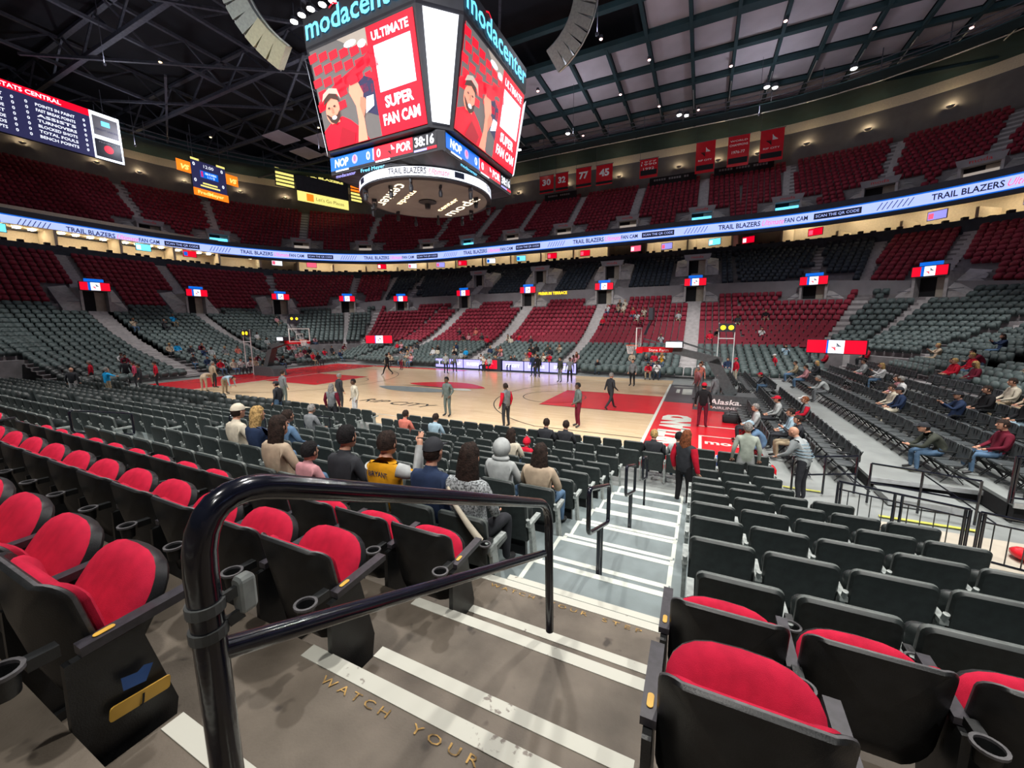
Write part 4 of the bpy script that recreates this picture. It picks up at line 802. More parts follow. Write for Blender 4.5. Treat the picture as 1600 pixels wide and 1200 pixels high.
(-27.86, 9.0, 1.3, -1.571, 'sit_fwd', 'pink', 'charcoal', 'short', 'brown', 'a', '@l|pink|brown|N|left end behind the basket'),
(-24.14, 9.0, 0.42, -1.571, 'sit', 'black', 'charcoal', 'short', 'auburn', 'a', '@l|black|auburn|R|left end behind the basket'),
(-22.1, 7.8, 0, -1.571, 'sit_phone', 'red', 'khaki', 'short', 'grey', 'd', '@l|red|grey|T|left end behind the basket'),
(-20.5, 7.2, 0, -1.571, 'sit', 'black', 'charcoal', 'short', 'auburn', 'd', '@l|black|auburn|V|left end behind the basket'),
(-22.1, 3.6, 0, -1.571, 'sit', 'maroon', 'denim', 'cap', 'brown', 'a', '@l|maroon|brown|T|left end behind the basket'),
(-24.14, 8.4, 0.42, -1.571, 'sit', 'maroon', 'khaki', 'long', 'grey', 'a', '@l|maroon|grey|R|left end behind the basket'),
(-28.79, 13.2, 1.524, -1.571, 'sit_fwd', 'pink', 'denim', 'short', 'grey', 'd', '@l|pink|grey|M|left end behind the basket'),
(-33.89, 0.0, 3.62, -1.571, 'sit_phone', 'charcoal', 'charcoal', 'short', 'brown', 'a', '@l|charcoal|brown|G|left end black rows'),
(-26.0, -6.6, 0.86, -1.571, 'sit_fwd', 'white', 'khaki', 'cap', 'brown', 'a', '@l|white|brown|P|left end black rows'),
(-23.21, 2.4, 0.2, -1.571, 'sit_fwd', 'maroon', 'denim', 'cap', 'grey', 'd', '@l|maroon|grey|S|left end black rows'),
(-26.93, -1.2, 1.08, -1.571, 'sit', 'charcoal', 'denim', 'cap', 'grey', 'a', '@l|charcoal|grey|O|left end black rows'),
(-27.86, 0.0, 1.3, -1.571, 'sit_fwd', 'maroon', 'denim', 'short', 'auburn', 'a', '@l|maroon|auburn|N|left end black rows'),
(-27.86, -1.8, 1.3, -1.571, 'sit', 'brightblue', 'charcoal', 'cap', 'black', 'a', '@l|brightblue|black|N|left end black rows'),
(-34.74, 1.2, 4.1, -1.571, 'sit_phone', 'brightblue', 'khaki', 'short', 'auburn', 'd', '@l|brightblue|auburn|F|left end black rows'),
(-27.86, -2.4, 1.3, -1.571, 'sit', 'beige', 'charcoal', 'cap', 'blond', 'a', '@l|beige|blond|N|left end black rows'),
(-26.0, -0.6, 0.86, -1.571, 'sit_phone', 'navy', 'denim', 'short', 'brown', 'a', '@l|navy|brown|P|left end black rows'),
(-26.0, 1.2, 0.86, -1.571, 'sit', 'grey', 'khaki', 'short', 'blond', 'a', '@l|grey|blond|P|left end black rows'),
(-23.21, -1.2, 0.2, -1.571, 'sit_phone', 'charcoal', 'khaki', 'short', 'auburn', 'a', '@l|charcoal|auburn|S|left end black rows'),
(-26.0, 0.0, 0.86, -1.571, 'sit', 'lightgrey', 'khaki', 'short', 'brown', 'd', '@l|lightgrey|brown|P|left end black rows'),
(-22.1, 1.2, 0, -1.571, 'sit_phone', 'navy', 'khaki', 'long', 'brown', 'a', '@l|navy|brown|T|left end black rows'),
(-25.07, -6.6, 0.64, -1.571, 'sit', 'maroon', 'charcoal', 'short', 'black', 'a', '@l|maroon|black|Q|left end black rows'),
(-26.0, 2.4, 0.86, -1.571, 'sit', 'salmon', 'charcoal', 'short', 'brown', 'a', '@l|salmon|brown|P|left end black rows'),
(-30.49, 7.2, 2.12, -1.571, 'sit', 'white', 'khaki', 'short', 'brown', 'd', '@l|white|brown|K|left end black rows'),
(-33.89, -2.4, 3.62, -1.571, 'sit_phone', 'beige', 'denim', 'short', 'auburn', 'd', '@l|beige|auburn|G|left end black rows'),
(-24.14, -2.4, 0.42, -1.571, 'sit', 'charcoal', 'denim', 'cap', 'brown', 'a', '@l|charcoal|brown|R|left end black rows'),
(-23.21, -1.8, 0.2, -1.571, 'sit', 'navy', 'denim', 'short', 'brown', 'a', '@l|navy|brown|S|left end black rows'),
(-34.74, 12.6, 4.1, -1.571, 'sit', 'pink', 'khaki', 'cap', 'grey', 'd', '@l|pink|grey|F|left end black rows'),
(-22.1, -1.2, 0, -1.571, 'sit_fwd', 'white', 'charcoal', 'cap', 'brown', 'd', '@l|white|brown|T|left end courtside'),
(-20.5, -0.6, 0, -1.571, 'sit_phone', 'white', 'charcoal', 'short', 'black', 'a', '@l|white|black|V|left end courtside'),
(-20.5, -1.2, 0, -1.571, 'sit', 'cream', 'denim', 'short', 'blond', 'a', '@l|cream|blond|V|left end courtside'),
(-21.3, 1.8, 0, -1.571, 'sit_fwd', 'black', 'khaki', 'cap', 'brown', 'a', '@l|black|brown|U|left end courtside'),
(-20.5, 0.6, 0, -1.571, 'sit', 'beige', 'charcoal', 'long', 'grey', 'a', '@l|beige|grey|V|left end courtside'),
(-20.5, 1.8, 0, -1.571, 'sit', 'beige', 'charcoal', 'short', 'grey', 'd', '@l|beige|grey|V|left end courtside'),
(-20.5, 0.0, 0, -1.571, 'sit_fwd', 'white', 'charcoal', 'cap', 'brown', 'a', '@l|white|brown|V|left end courtside'),
(-22.1, 3.0, 0, -1.571, 'sit_fwd', 'beige', 'khaki', 'long', 'blond', 'a', '@l|beige|blond|T|left end courtside'),
(-21.3, -1.8, 0, -1.571, 'sit', 'red', 'denim', 'short', 'brown', 'a', '@l|red|brown|U|left end courtside'),
(26.93, 2.4, 1.08, 1.571, 'sit', 'maroon', 'charcoal', 'long', 'blond', 'd', '@r|maroon|blond|r|right end black rows'),
(28.79, 2.4, 1.524, 1.571, 'sit', 'lightgrey', 'khaki', 'long', 'black', 'a', '@r|lightgrey|black|r|right end black rows'),
(28.79, 10.2, 1.524, 1.571, 'sit_phone', 'beige', 'khaki', 'short', 'blond', 'a', '@r|beige|blond|r|right end black rows'),
(30.49, 8.4, 2.12, 1.571, 'sit_phone', 'navy', 'denim', 'long', 'brown', 'a', '@r|navy|brown|r|right end black rows'),
(24.65, 4.8, 0.7, 1.571, 'sit_phone', 'white', 'denim', 'long', 'blond', 'a', '@r|white|blond|r|right end black rows'),
(23.75, 0.0, 0.55, 1.571, 'sit', 'white', 'charcoal', 'short', 'grey', 'd', '@r|white|grey|r|right end black rows'),
(28.79, 6.0, 1.524, 1.571, 'sit_fwd', 'maroon', 'denim', 'short', 'black', 'a', '@r|maroon|black|r|right end black rows'),
(27.86, 4.8, 1.3, 1.571, 'sit', 'red', 'denim', 'short', 'blond', 'a', '@r|red|blond|r|right end black rows'),
]
OCC = {(p[0], p[1]) for p in PEOPLE if p[4].startswith('sit')}
ROWW = {n: ordn(i) for i, (n, _, _) in enumerate(ROWS)}
def dist(s): return (Vector(s[:3]) - camp).length
LED4 = ['led_cyan', None, 'led_tan', 'led_tan', None, None, 'led_cyan', 'led_tan', 'led_tan', 'led_tan']
PORT = []            # x, y, z, heading, label, level, half width, height, signed, lit screen
PN_ = {15.15: 'in line with the main aisle', 5.1: 'second aisle of the far stand', -4.95: 'third aisle of the far stand', -15.0: 'leftmost straight aisle of the far stand'}
for xa in AIS: PORT += [(xa, 28.0, 6.05, 0, PN_[xa], 'above the red rows', 1.0, 2.3, True, None), (xa, 32.3, 9.9, 0, PN_[xa], 'high in the navy terrace', 1.0, 1.9, False, None)]
for ya, nm in zip(ENDA, ('nearer aisle of the left end', 'middle aisle of the left end')): PORT.append((-38.4, ya, 5.45, PI / 2, nm, 'lower', 1.0, 2.3, True, None))
for sx, sd in ((-1, 'far left corner'), (1, 'far right corner')):
    for t_, nm in ((19, 'lower one'), (46, 'middle one'), (70.5, 'upper one')):
        t = math.radians(t_); PORT.append((sx * (CX + 19 * math.cos(t)), CY + 19 * math.sin(t), 5.55, math.atan2(math.sin(t), sx * math.cos(t)) - PI / 2, f'{sd}, {nm}', 'lower', 1.0, 2.3, True, None))
for j, xa in enumerate(UPA): PORT.append((xa, UY + 30.6, 15.4, 0, f'{ordn(j)} from the right on the straight part', 'upper deck', 1.2, 2.0, False, LED4[(j + 6) % 10]))
for sx in (-1, 1):
    for j, a_ in enumerate(UPT[sx]):
        t = math.radians(a_); PORT.append((sx * (UX + 30.6 * math.cos(t)), UY + 30.6 * math.sin(t), 15.4, math.atan2(math.sin(t), sx * math.cos(t)) - PI / 2, f'{"left" if sx < 0 else "right"} curve, {ordn(j)} along', 'upper deck', 1.2, 2.0, False, LED4[(j + (5 if sx < 0 else 0)) % 10]))
def in_portal(s):
    for x, y, z, rz, _, _, w_, h, *_r in PORT:
        dx, dy = s[0] - x, s[1] - y
        if dx * dx + dy * dy < 16 and -3 < s[2] - z < h + .7:
            lx, ly = dx * math.cos(rz) + dy * math.sin(rz), -dx * math.sin(rz) + dy * math.cos(rz)
            if abs(lx) < w_ + (1.65 if s[2] > z - .9 else .4) and -.9 < ly < 3.1: return True
    return False
for L_ in (S_RED, S_BLK, S_NVY): L_[:] = [s for s in L_ if s[1] < 0 and s[0] > -30 or not in_portal(s)]
def near_of(L): return sorted([s for s in L if inview(s[0], s[1], s[2] + .6)], key=dist)
def block(x):
    for k, a in enumerate([20.5] + AIS):
        if x > a: return k
    return 5
def where(s):
    x, y, z, r, n, i = s; side = 'near' if y < 0 else 'far'
    ref = min(AIS, key=lambda a: abs(a - x)); k = int((abs(ref - x) - .75) / PITCH); sd = 'right' if x > ref else 'left'
    nm = {15.15: 'main', 5.1: 'second', -4.95: 'third', -15.0: 'fourth'}[ref]
    return f'{ordn(max(0, k))} {sd} of the {nm} {side} aisle, {ROWW.get(n, "upper")} row from court'
nr = near_of(S_RED); nb = near_of(S_BLK)
ind_r = nr[:300]; ind_b = nb[:300]
def key(s): return next((q for q in OCC if abs(q[0] - s[0]) < .2 and abs(q[1] - s[1]) < .1), None)
for s in ind_r:
    x, y, z, rz, n, i = s; d = dist(s)
    if y < 0 and d < 16:
        t = thing('red_stadium_seat', 'red folding stadium seat, ' + where(s), 'stadium seat', (x, y, z), rz, 'red seats of the near stand')
        for k in ('backrest', 'back_cushion', 'seat', 'armrest', 'support', 'cup_holder'):
            inst(k, SEAT_DOWN['red'] if k == 'seat' and key(s) else RP['seat_low' if k == 'seat' and n == 'L' else k], t)
        if i == 0 and x < 14.4:     # aisle standards on the left block
            pass
        if abs(x - 16.2) < .02: inst('armrest', RP['armrest'], t, (-.6, 0, 0)); inst('support', RP['support'], t, (-.6, 0, 0))
    else:
        tag(inst('red_stadium_seat', LOD_RED, None, (x, y, z), rz), 'small red seat, ' + where(s), 'stadium seat', 'red seats of the far stand')
for s in ind_b:
    x, y, z, rz, n, i = s; d = dist(s)
    lab = 'black padded stadium seat, ' + where(s)
    if d < 9.5:
        t = thing('black_stadium_seat', lab, 'stadium seat', (x, y, z), rz, 'black seats of the near stand')
        for k in list(BP) + (['cup_holder'] if n == 'M' else []): inst(k, SEAT_DOWN['blk'] if k == 'seat' and key(s) else (RP[k] if k == 'cup_holder' else BP[k]), t)
        if 16.2 < x < 16.4: inst('armrest', BP['armrest'], t, (-.6, 0, 0))
    else: tag(inst('black_stadium_seat', BLK_ONE, None, (x, y, z), rz), lab, 'stadium seat', 'black seats of the near stand')
ir = {id(s) for s in ind_r}; ib = {id(s) for s in ind_b}
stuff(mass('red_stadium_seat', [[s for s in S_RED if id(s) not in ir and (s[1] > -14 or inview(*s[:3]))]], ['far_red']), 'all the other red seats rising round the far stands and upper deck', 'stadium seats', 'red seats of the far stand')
rest = [s for s in S_BLK if id(s) not in ib]; nearb = [s for s in rest if s[1] < -9 and s[0] > -26]
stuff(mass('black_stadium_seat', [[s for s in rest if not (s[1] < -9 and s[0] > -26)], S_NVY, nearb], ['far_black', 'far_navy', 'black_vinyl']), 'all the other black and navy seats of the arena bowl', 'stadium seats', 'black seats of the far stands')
# ------------------------------------------------------------------ bent strips that follow a ring of the bowl
def ring_line(cx, cy, a, b, n=40):
    pts = []
    for (x, y, dx, dy) in ring(cx, cy, n): pts.append(Vector((x + a * dx, y + b * dy, 0)))
    return pts
def bend(pts):
    L = [0]
    for p, q in zip(pts, pts[1:]): L.append(L[-1] + (q - p).length)
    L = np.array(L); X = np.array([p[:2] for p in pts])
    def fn(s, z, off=0.):
        i = int(min(max(np.searchsorted(L, s) - 1, 0), len(L) - 2)); t = (s - L[i]) / (L[i + 1] - L[i])
        p = X[i] * (1 - t) + X[i + 1] * t; d = X[i + 1] - X[i]; d = d / np.linalg.norm(d)
        return Vector((p[0] + d[1] * off, p[1] - d[0] * off, z))
    return fn, L[-1]
# LED ribbon on the front of the upper deck (reads left to right from the floor)
fn, LR = bend(ring_line(UX, UY, 28.93, 28.93)); rb = MB(); n = 160
for i in range(n):
    a, b = LR * i / n, LR * (i + 1) / n
    for z0, z1, m_ in ((14.45, 14.55, 1), (14.55, 15.5, 0), (15.5, 15.62, 1)): rb.add([fn(a, z0), fn(b, z0), fn(b, z1), fn(a, z1)], [(0, 1, 2, 3)], m_)
    if i % 2 == 0: pass
rbo = tag(rb.build('ribbon_screen', ['led_pale', 'led_blue']), 'long pale LED ribbon screen circling the arena under the upper deck', 'screen')
s0 = 3.0; f2 = lambda s, z: fn(s, z, .06)
while s0 < LR - 16:
    rt_ = MB()
    for k in range(7): rt_.add([f2(s0 + .35 * k, 14.7), f2(s0 + .35 * k + .07, 14.7), f2(s0 + .35 * k + .42, 15.35), f2(s0 + .35 * k + .35, 15.35)], [(0, 1, 2, 3)], 2)
    put(rt_, 'TRAIL BLAZERS', f2, s0 + 3.6, 14.78, .5, 0, width=4.1, bold=.02)
    put(rt_, 'Ultimate', f2, s0 + 7.8, 14.76, .55, 1, width=2.0, slant=.3)
    put(rt_, 'FAN CAM', f2, s0 + 9.9, 14.8, .45, 0, width=2.0, bold=.02)
    for q in range(6): a = s0 + 12.4 + .62 * q; rt_.add([f2(a, 14.72), f2(a + .62, 14.72), f2(a + .62, 15.32), f2(a, 15.32)], [(0, 1, 2, 3)], 0)
    f3 = lambda s, z: fn(s, z, .1)
    put(rt_, 'SCAN THE QR CODE', f3, s0 + 12.55, 14.9, .26, 3, width=3.4); s0 += 17.2
    rt_.build('ribbon_lettering', ['led_text', 'led_pink', 'steel', 'led_pale'], rbo)
# dark apron wall below the suites
m_ = MB(); sweep([(26.02, 28.22, 11.9, -.95), (26.02, 28.22, 13.82, -1.2), (26.32, 28.52, 13.82, -1.2)], ring(CX, CY, 14), m_); struct(m_.build('wall_suite_front', ['far_navy']))
# suites behind the terrace
su = MB(); P = [(26.3, 28.5, 12.9, -1.2), (29.2, 31.3, 12.9, -1.2), (29.2, 31.3, 16.6)]
sweep(P, ring(CX, CY, 14), su, 0); sweep([(29.3, 31.4, 16.4, -2.1), (26.3, 27.7, 16.4, -2.1)], ring(CX, CY, 14), su, 0)
fs, LS = bend(ring_line(CX, CY, 26.35, 28.55)); fi, LI = bend(ring_line(CX, CY, 29.1, 31.2)); rr = random.Random(3)
k = 0; s0 = 2.
parts = MB()
while s0 < LS - 3:
    a = fs(s0, 11.9); b = fi(s0 / LS * LI, 11.9); d = (b - a).normalized(); q = Vector((-d.y, d.x, 0)) * .12
    for p0, p1 in ((a, b),): parts.add([p0 - q, p1 - q, p1 + q, p0 + q] + [v + Vector((0, 0, 4.5 if abs(v.x) < 28 else 2.4)) for v in (p0 - q, p1 - q, p1 + q, p0 + q)], [(0, 1, 5, 4), (1, 2, 6, 5), (2, 3, 7, 6), (3, 0, 4, 7)], 0)
    s0 += 5.2
struct(su.build('wall_suites', ['cream'])); struct(parts.build('wall_suite_dividers', ['cream']))
s0 = 2.; k = 0
while s0 < LS - 8:
    m = s0 + 2.6; a = fs(m, 0); b = fi(m / LS * LI, 0); d = (b - a).normalized(); q = Vector((-d.y, d.x, 0)); c = a * .55 + b * .45; dk_ = rr.random() < .12
    zq = -1.2 * (max(0, abs(c.x) - CX) / 27.5) ** 2
    if inview(c.x, c.y, 15):
        wh = ('far side', 'left end', 'right end')[0 if abs(c.x) < 24 else (1 if c.x < 0 else 2)]
        lp = MB()
        for u in (-1.7, -.6, .6, 1.7): lp.box(u - .17, u + .17, -.3, .3, 16.3, 16.36)
        o = lp.build('suite_ceiling_light', ['suite_lamp' if not dk_ else 'steel']); o.location = (c.x, c.y, zq * 1.78); o.rotation_euler = (0, 0, math.atan2(-d.x, d.y))
        tag(o, f'warm recessed ceiling lights in the {ordn(k)} suite from the left, {wh}', 'ceiling light', 'suite ceiling lights')
        if rr.random() < .8:
            tv = MB(); w_ = .75; tv.box(-w_, w_, -.04, .04, 14.25, 15.1, 0); tv.box(-w_ + .05, w_ - .05, -.05, -.041, 14.3, 15.05, 1)
            tv.box(-w_ + .1, -w_ + .5, -.056, -.051, 14.4, 14.9, 2)
            o = tv.build('television', ['jumbo_body', rr.choice(['led_red', 'led_cyan', 'led_white', 'led_pink', 'led_purple']), rr.choice(['led_white', 'led_pink', 'led_blue'])])
            e = a * .8 + b * .2 + q * rr.uniform(-1.2, 1.2); o.location = (e.x, e.y, zq * .7); o.rotation_euler = (0, 0, math.atan2(-d.x, d.y))
            tag(o, f'small lit television in the {ordn(k)} suite from the left, {wh}', 'television', 'suite televisions')
        k += 1
    s0 += 5.2
# bar stools and parapet shapes that give the dark toothed edge
st = MB(); s0 = 1.
while s0 < LS:
    a = fs(s0, 0, 0); zq = 13.6 - 1.2 * (max(0, abs(a.x) - CX) / 26.3) ** 2; st.box(a.x - .2, a.x + .2, a.y - .2, a.y + .2, zq - .1, zq + .25 + rr.uniform(0, .3)); s0 += rr.uniform(.7, 1.3)
stuff(st.build('bar_stool', ['dark_void']), 'dark row of bar stools along the suite fronts above the terrace', 'bar stools')
# ------------------------------------------------------------------ entrance portals with red LED signs
def portal(i, x, y, z, rz, side, name='lower', w_=1.0, h=2.3, sign=True, led='red', dz=0):
    t = thing('entrance_portal', f'grey concrete entrance portal, {name}, {side}', 'entrance portal', (x, y, z), rz, 'entrance portals')
    m_ = MB()
    for s in (-1, 1):
        m_.box(s * w_ - .1, s * w_ + .1, -.3, 3.2, 0, h)
        m_.add([(s * (w_ + .1), -.1, 0), (s * (w_ + 1.35), -.1, 0), (s * (w_ + 1.35), 2.6, 0), (s * (w_ + .1), 2.6, 0), (s * (w_ + .1), -.1, 1.3), (s * (w_ + 1.35), -.1, .5), (s * (w_ + 1.35), 2.6, h + .3), (s * (w_ + .1), 2.6, h + .55)],
               [(3, 2, 1, 0), (4, 5, 6, 7), (0, 1, 5, 4), (1, 2, 6, 5), (2, 3, 7, 6), (3, 0, 4, 7)])
    m_.box(-w_ - .1, w_ + .1, -.3, 2.8, h - .05, h + .25)
    m_.build('walls', ['stair_far'], t)
    v = MB(); v.box(-w_ + .1, w_ - .1, .5, 3.1, 0, h - .05, 0); v.box(w_ * .15, w_ - .1, .42, .48, 0, h - .1, 1); v.build('passage', ['dark_void', 'tan_wall'], t)  # black block stands for the shaded opening, tan slab for its lit interior
    if sign:
        s_ = MB(); s_.box(-1.12, 1.12, -.5, -.32, h - .05, h + .8, 0); yy = -.51
        for x0, x1, mm in ((-1.08, -.52, 1), (-.52, -.32, 2), (-.32, .36, 3), (.36, 1.08, 1)):
            s_.quad((x0, yy, h), (x1, yy, h), (x1, yy, h + .75), (x0, yy, h + .75), mm)
        s_.box(-.7, .7, -.4, -.3, h + .82, h + 1.1, 2)
        sg_ = s_.build('led_sign', ['jumbo_body', 'led_red', 'led_blue', 'led_white'], t); e_ = MB(); pinwheel(e_, flat((0, yy - .01, h + .37), (1, 0, 0), (0, 0, 1)), .03, 0, .26, 0, 1); e_.build('emblem', ['led_text', 'led_red'], sg_)
    else:
        s_ = MB(); s_.add([(-1.3, -.4, h - .1), (1.3, -.4, h - .1), (1.5, -.4, h + .55), (-1.5, -.4, h + .55)], [(0, 1, 2, 3)], 0); put(s_, 'moda', flat((0, -.41, h + .1), (1, 0, 0), (0, 0, 1)), 0, 0, .3, 1, width=1.3, center=True)
        s_.build('name_panel', ['wall_light', 'court_red'], t)
        if led: b = MB(); b.box(-w_ + .15, w_ - .15, .3, .34, .35, h - .5); b.build('lit_screen', [led], t)
    rl = MB()
    for s in (-1, 1): rl.tube([(s * (w_ + .1), -.2, h * .3), (s * (w_ + .1), -.2, h * .3 + .5), (s * (w_ + 1), -.2, h * .3 + .5)], .03, 6)
    rl.build('guard_rail', ['steel'], t)
    return t
for x_, y_, z_, r_, nm, lv, w_, h_, sg, led in PORT: portal(0, x_, y_, z_, r_, nm, lv, w_, h_, sg, led)
PU_ = [(a, b, z) for a, b, z in pd[4:-1]]
for xa in UPA: stair_strip('floor_stairs', PU_[9:], (xa - .6, UY, 0, 1), (xa + .6, UY, 0, 1))
for sx in (-1, 1):
    for a_ in UPT[sx]:
        R = [(sx * UX, UY, sx * math.cos(math.radians(a_ + d)), math.sin(math.radians(a_ + d))) for d in (-.9, .9)]
        stair_strip('floor_stairs', PU_[9:], *R)
PT_ = pu[3:-4]
for xa in AIS: stair_strip('floor_stairs', PT_, (xa - .6, CY, 0, 1), (xa + .6, CY, 0, 1))
for sx in (-1, 1):
    for a0, a1 in ((17.8, 20.2), (44.8, 47.2), (58.8, 61.2), (70, 72)):
        R = [(sx * CX, CY, sx * math.cos(math.radians(a)), math.sin(math.radians(a))) for a in (a0, a1)]; stair_strip('floor_stairs', PT_, *R)
for ya in ENDA: stair_strip('floor_stairs', PT_, (-CX, ya - .6, -1, 0), (-CX, ya + .6, -1, 0))
for x0, x1, nm in ((-8.6, -3.2, 'left'), (7.9, 14.2, 'middle'), (16.4, 23.4, 'right')):
    m_ = MB(); m_.box(x0, x1, 43.2, 43.3, 24.0, 25.4, 0); [m_.box(x0 + .6 + i * .34, x0 + .6 + i * .34 + .24, 43.14, 43.19, 24.9, 25.15, 1) for i in range(int((x1 - x0 - 1.2) / .34)) if i % 6 != 5]
    o = m_.build('dark_tarp', ['dark_void', 'wall_light']); o.location = (0, 0, 0); tag(o, f'dark tarp strip across the top upper-deck row, {nm} one of three', 'tarp', 'upper deck tarps')
m_ = MB(); put(m_, 'PREMIUM TERRACE', lambda a, b: (a - 3.9, 28.62, 8.1 + b), 0, 0, .34, 0, width=4.0, bold=.03); tag(m_.build('terrace_sign', ['led_amber']), 'glowing orange terrace lettering on the grey parapet of the far stand', 'sign')
# floor-level tunnel signs in the two far corners
for x, y, rz, nm in ((-19.6, 15.4, .35, 'left'), (24.6, 13.3, -.5, 'right')):
    m_ = MB(); m_.box(-1.7, 1.7, -.1, .1, 0, 1.0, 0)
    for x0, x1, mm in ((-1.66, -.5, 1), (-.5, -.4, 2), (-.4, .5, 3), (.5, 1.66, 1)): m_.quad((x0, -.11, .05), (x1, -.11, .05), (x1, -.11, .95), (x0, -.11, .95), mm)
    pinwheel(m_, flat((0, -.12, .5), (1, 0, 0), (0, 0, 1)), .05, 0, .3, 4, 1)
    o = m_.build('tunnel_sign', ['jumbo_body', 'led_red', 'led_blue', 'led_white', 'led_text']); o.location = (x, y, 2.0); o.rotation_euler = (0, 0, rz)
    tag(o, f'wide red LED sign with white emblem over the far {nm} floor tunnel', 'sign')
    for s in (-1.5, 1.5): MB().box(s - .05, s + .05, .12, .22, -2.0, 1.0).build('post', ['steel'], o)
# ------------------------------------------------------------------ roof
for i, y in enumerate((-10, -.8, 8.4, 17, 26, 35)):
    tr = thing('roof_truss', f'long dark steel roof truss running lengthwise, {ordn(i)} from the near side', 'truss', (0, y, 30), 0, 'lengthwise roof trusses')
    x0, x1 = (-62, -6.5) if y > 12 else (-62, 40)
    c = MB(); c.box(x0, x1, -.2, .2, 0, .35); c.build('bottom_chord', ['steel'], tr)
    c = MB(); c.box(x0, x1, -.2, .2, 3.0, 3.3); c.build('top_chord', ['steel'], tr)
    wb = MB(); x = x0; u = 1
    while x < x1 - 3.6: wb.bar((x, 0, .2 if u else 3.1), (x + 3.6, 0, 3.1 if u else .2), .16, .16); x += 3.6; u = 1 - u
    wb.build('web', ['steel'], tr)
for i, x in enumerate((-56, -44.5, -33.5, -25, -15, -7)):
    tr = thing('roof_truss', f'dark steel cross truss under the roof, {ordn(i)} from the left', 'truss', (x, 0, 30.5), 0, 'crosswise roof trusses')
    for z0, z1, nm in ((0, .28, 'bottom_chord'), (2.5, 2.8, 'top_chord')): c = MB(); c.box(-.15, .15, -24, 44, z0, z1); c.build(nm, ['steel'], tr)
    wb = MB(); y = -24; u = 1
    while y < 41: wb.bar((0, y, .15 if u else 2.6), (0, y + 3.2, 2.6 if u else .15), .13, .13); y += 3.2; u = 1 - u
    wb.build('web', ['steel'], tr)
br = MB()
for a, b in (((-50, 2, 30.1), (-30, 14, 30.1)), ((-44, -4, 29.9), (-22, 10, 29.9)), ((-54, 12, 30.1), (-36, 4, 30.1)), ((-30, -6, 30), (-16, 6, 30)), ((-40, 18, 30), (-20, 8, 30)), ((4, 3, 30.6), (-3, 16, 30.6)), ((0, 2, 30.6), (9, 15, 30.6))):
    o = MB().bar(a, b, .22, .22).build('roof_brace', ['steel']); tag(o, 'diagonal dark steel brace between the roof trusses', 'brace', 'roof braces')
# grey acoustic panels hung in a grid, dark beams between
XL = [-8.5, -4.8, -1.1, 2.6, 6.3, 10.0, 13.7, 17.4, 21.1, 24.8, 28.5, 32.2, 35.9, 39.6]; YL = [15.5, 20.3, 25.3, 29.6, 34.2, 38.6]
pm = MB(); pm.box(-1.68, 1.68, -1, 1, 0, .08); PMES = {}
for j in range(5):
    dy = (YL[j + 1] - YL[j]) / 2 - .3; mb = MB(); mb.box(-1.68, 1.68, -dy, dy, 0, .08); me = mb.mesh('acoustic_panel', ['panel_grey'])
    for i in range(len(XL) - 1):
        xc, yc = (XL[i] + XL[i + 1]) / 2, (YL[j] + YL[j + 1]) / 2
        if j == 0 and xc < 9: continue
        if math.hypot(max(0, xc - UX), yc - UY) > 37.5: continue
        tag(inst('acoustic_panel', me, None, (xc, yc, 30.45)), f'grey acoustic ceiling panel, {ordn(j)} row back from the court, {ordn(i)} column from the left', 'ceiling panel', 'grey ceiling panels over the far side')
for i, (x, y) in enumerate(((-37.3, 17.5), (-33, 20.5), (-38.5, 22.3), (-35, 25))):
    mb = MB(); mb.box(-1.7, 1.7, -1.6, 1.6, 0, .08); o = mb.build('acoustic_panel', ['panel_grey']); o.location = (x, y, 29.6)
    tag(o, f'grey acoustic panel hung low among the trusses left of the scoreboard, {ordn(i)} one', 'ceiling panel', 'grey panels on the left')
for y, w_ in zip(YL, (.5, 1.0, .55, .45, .4, .4)):
    o = MB().box(-9, 41, -w_ / 2, w_ / 2, 0, .45).build('ceiling_beam', ['teal_dark']); o.location = (0, y, 29.95); tag(o, f'dark beam running lengthwise below the grey panels, {ordn(YL.index(y))} from the court', 'beam', 'lengthwise ceiling beams')
for i, x in enumerate(XL):
    y1 = 2.5 + math.sqrt(max(0, 38 ** 2 - max(0, x - UX) ** 2)); o = MB().box(-.14, .14, 15 if x > 8 else 20, y1, 0, .4).build('ceiling_beam', ['teal_dark']); o.location = (x, 0, 29.9); tag(o, f'thin dark cross beam between the grey panels, {ordn(i)} from the left', 'beam', 'cross ceiling beams')
    if inview(x, 33, 30):
        o = MB().tube([(0, 30.5, 0), (0, 34.6, 0)], .06, 6).build('conduit', ['silver']); o.location = (x, 0, 29.75); tag(o, f'bright conduit under the {ordn(i)} cross beam from the left', 'pipe', 'bright conduits')
# small house downlights
for i, (x, y, z) in enumerate([(6.3, 18.1, 29.7), (9.9, 23, 29.7), (6.3, 27.7, 29.7), (17.2, 27.6, 29.7), (21, 22.9, 29.7), (28.2, 27.3, 29.7), (-1.8, 23, 29.7), (35.9, 31, 29.7), (0, 35.1, 29.6), (10, 32.2, 29.7), (14.2, 34.9, 29.6), (-33.5, 2.5, 29.9), (-53, 2.4, 29.9), (-46.3, 13.5, 29.9), (-30.8, 18.2, 29.9), (-17, -5, 29)]):
    t = thing('downlight', f'small warm pinpoint lamp among the dark trusses on the left, {ordn(i - 11)} of five' if i > 10 else f'small pinkish downlight under beam crossing, {ordn(i)} among the grey panels', 'light', (x, y, z), 0, 'small roof downlights')
    MB().lathe([(0, .3), (.16, .3), (.2, 0), (.17, 0), (.15, .05), (0, .05)], 12).build('housing', ['steel'], t); MB().ball((0, 0, .0), .15, 8, sc_=(1, 1, .5)).build('bulb', ['lamp_pink' if i < 11 else 'lamp_warm'], t)
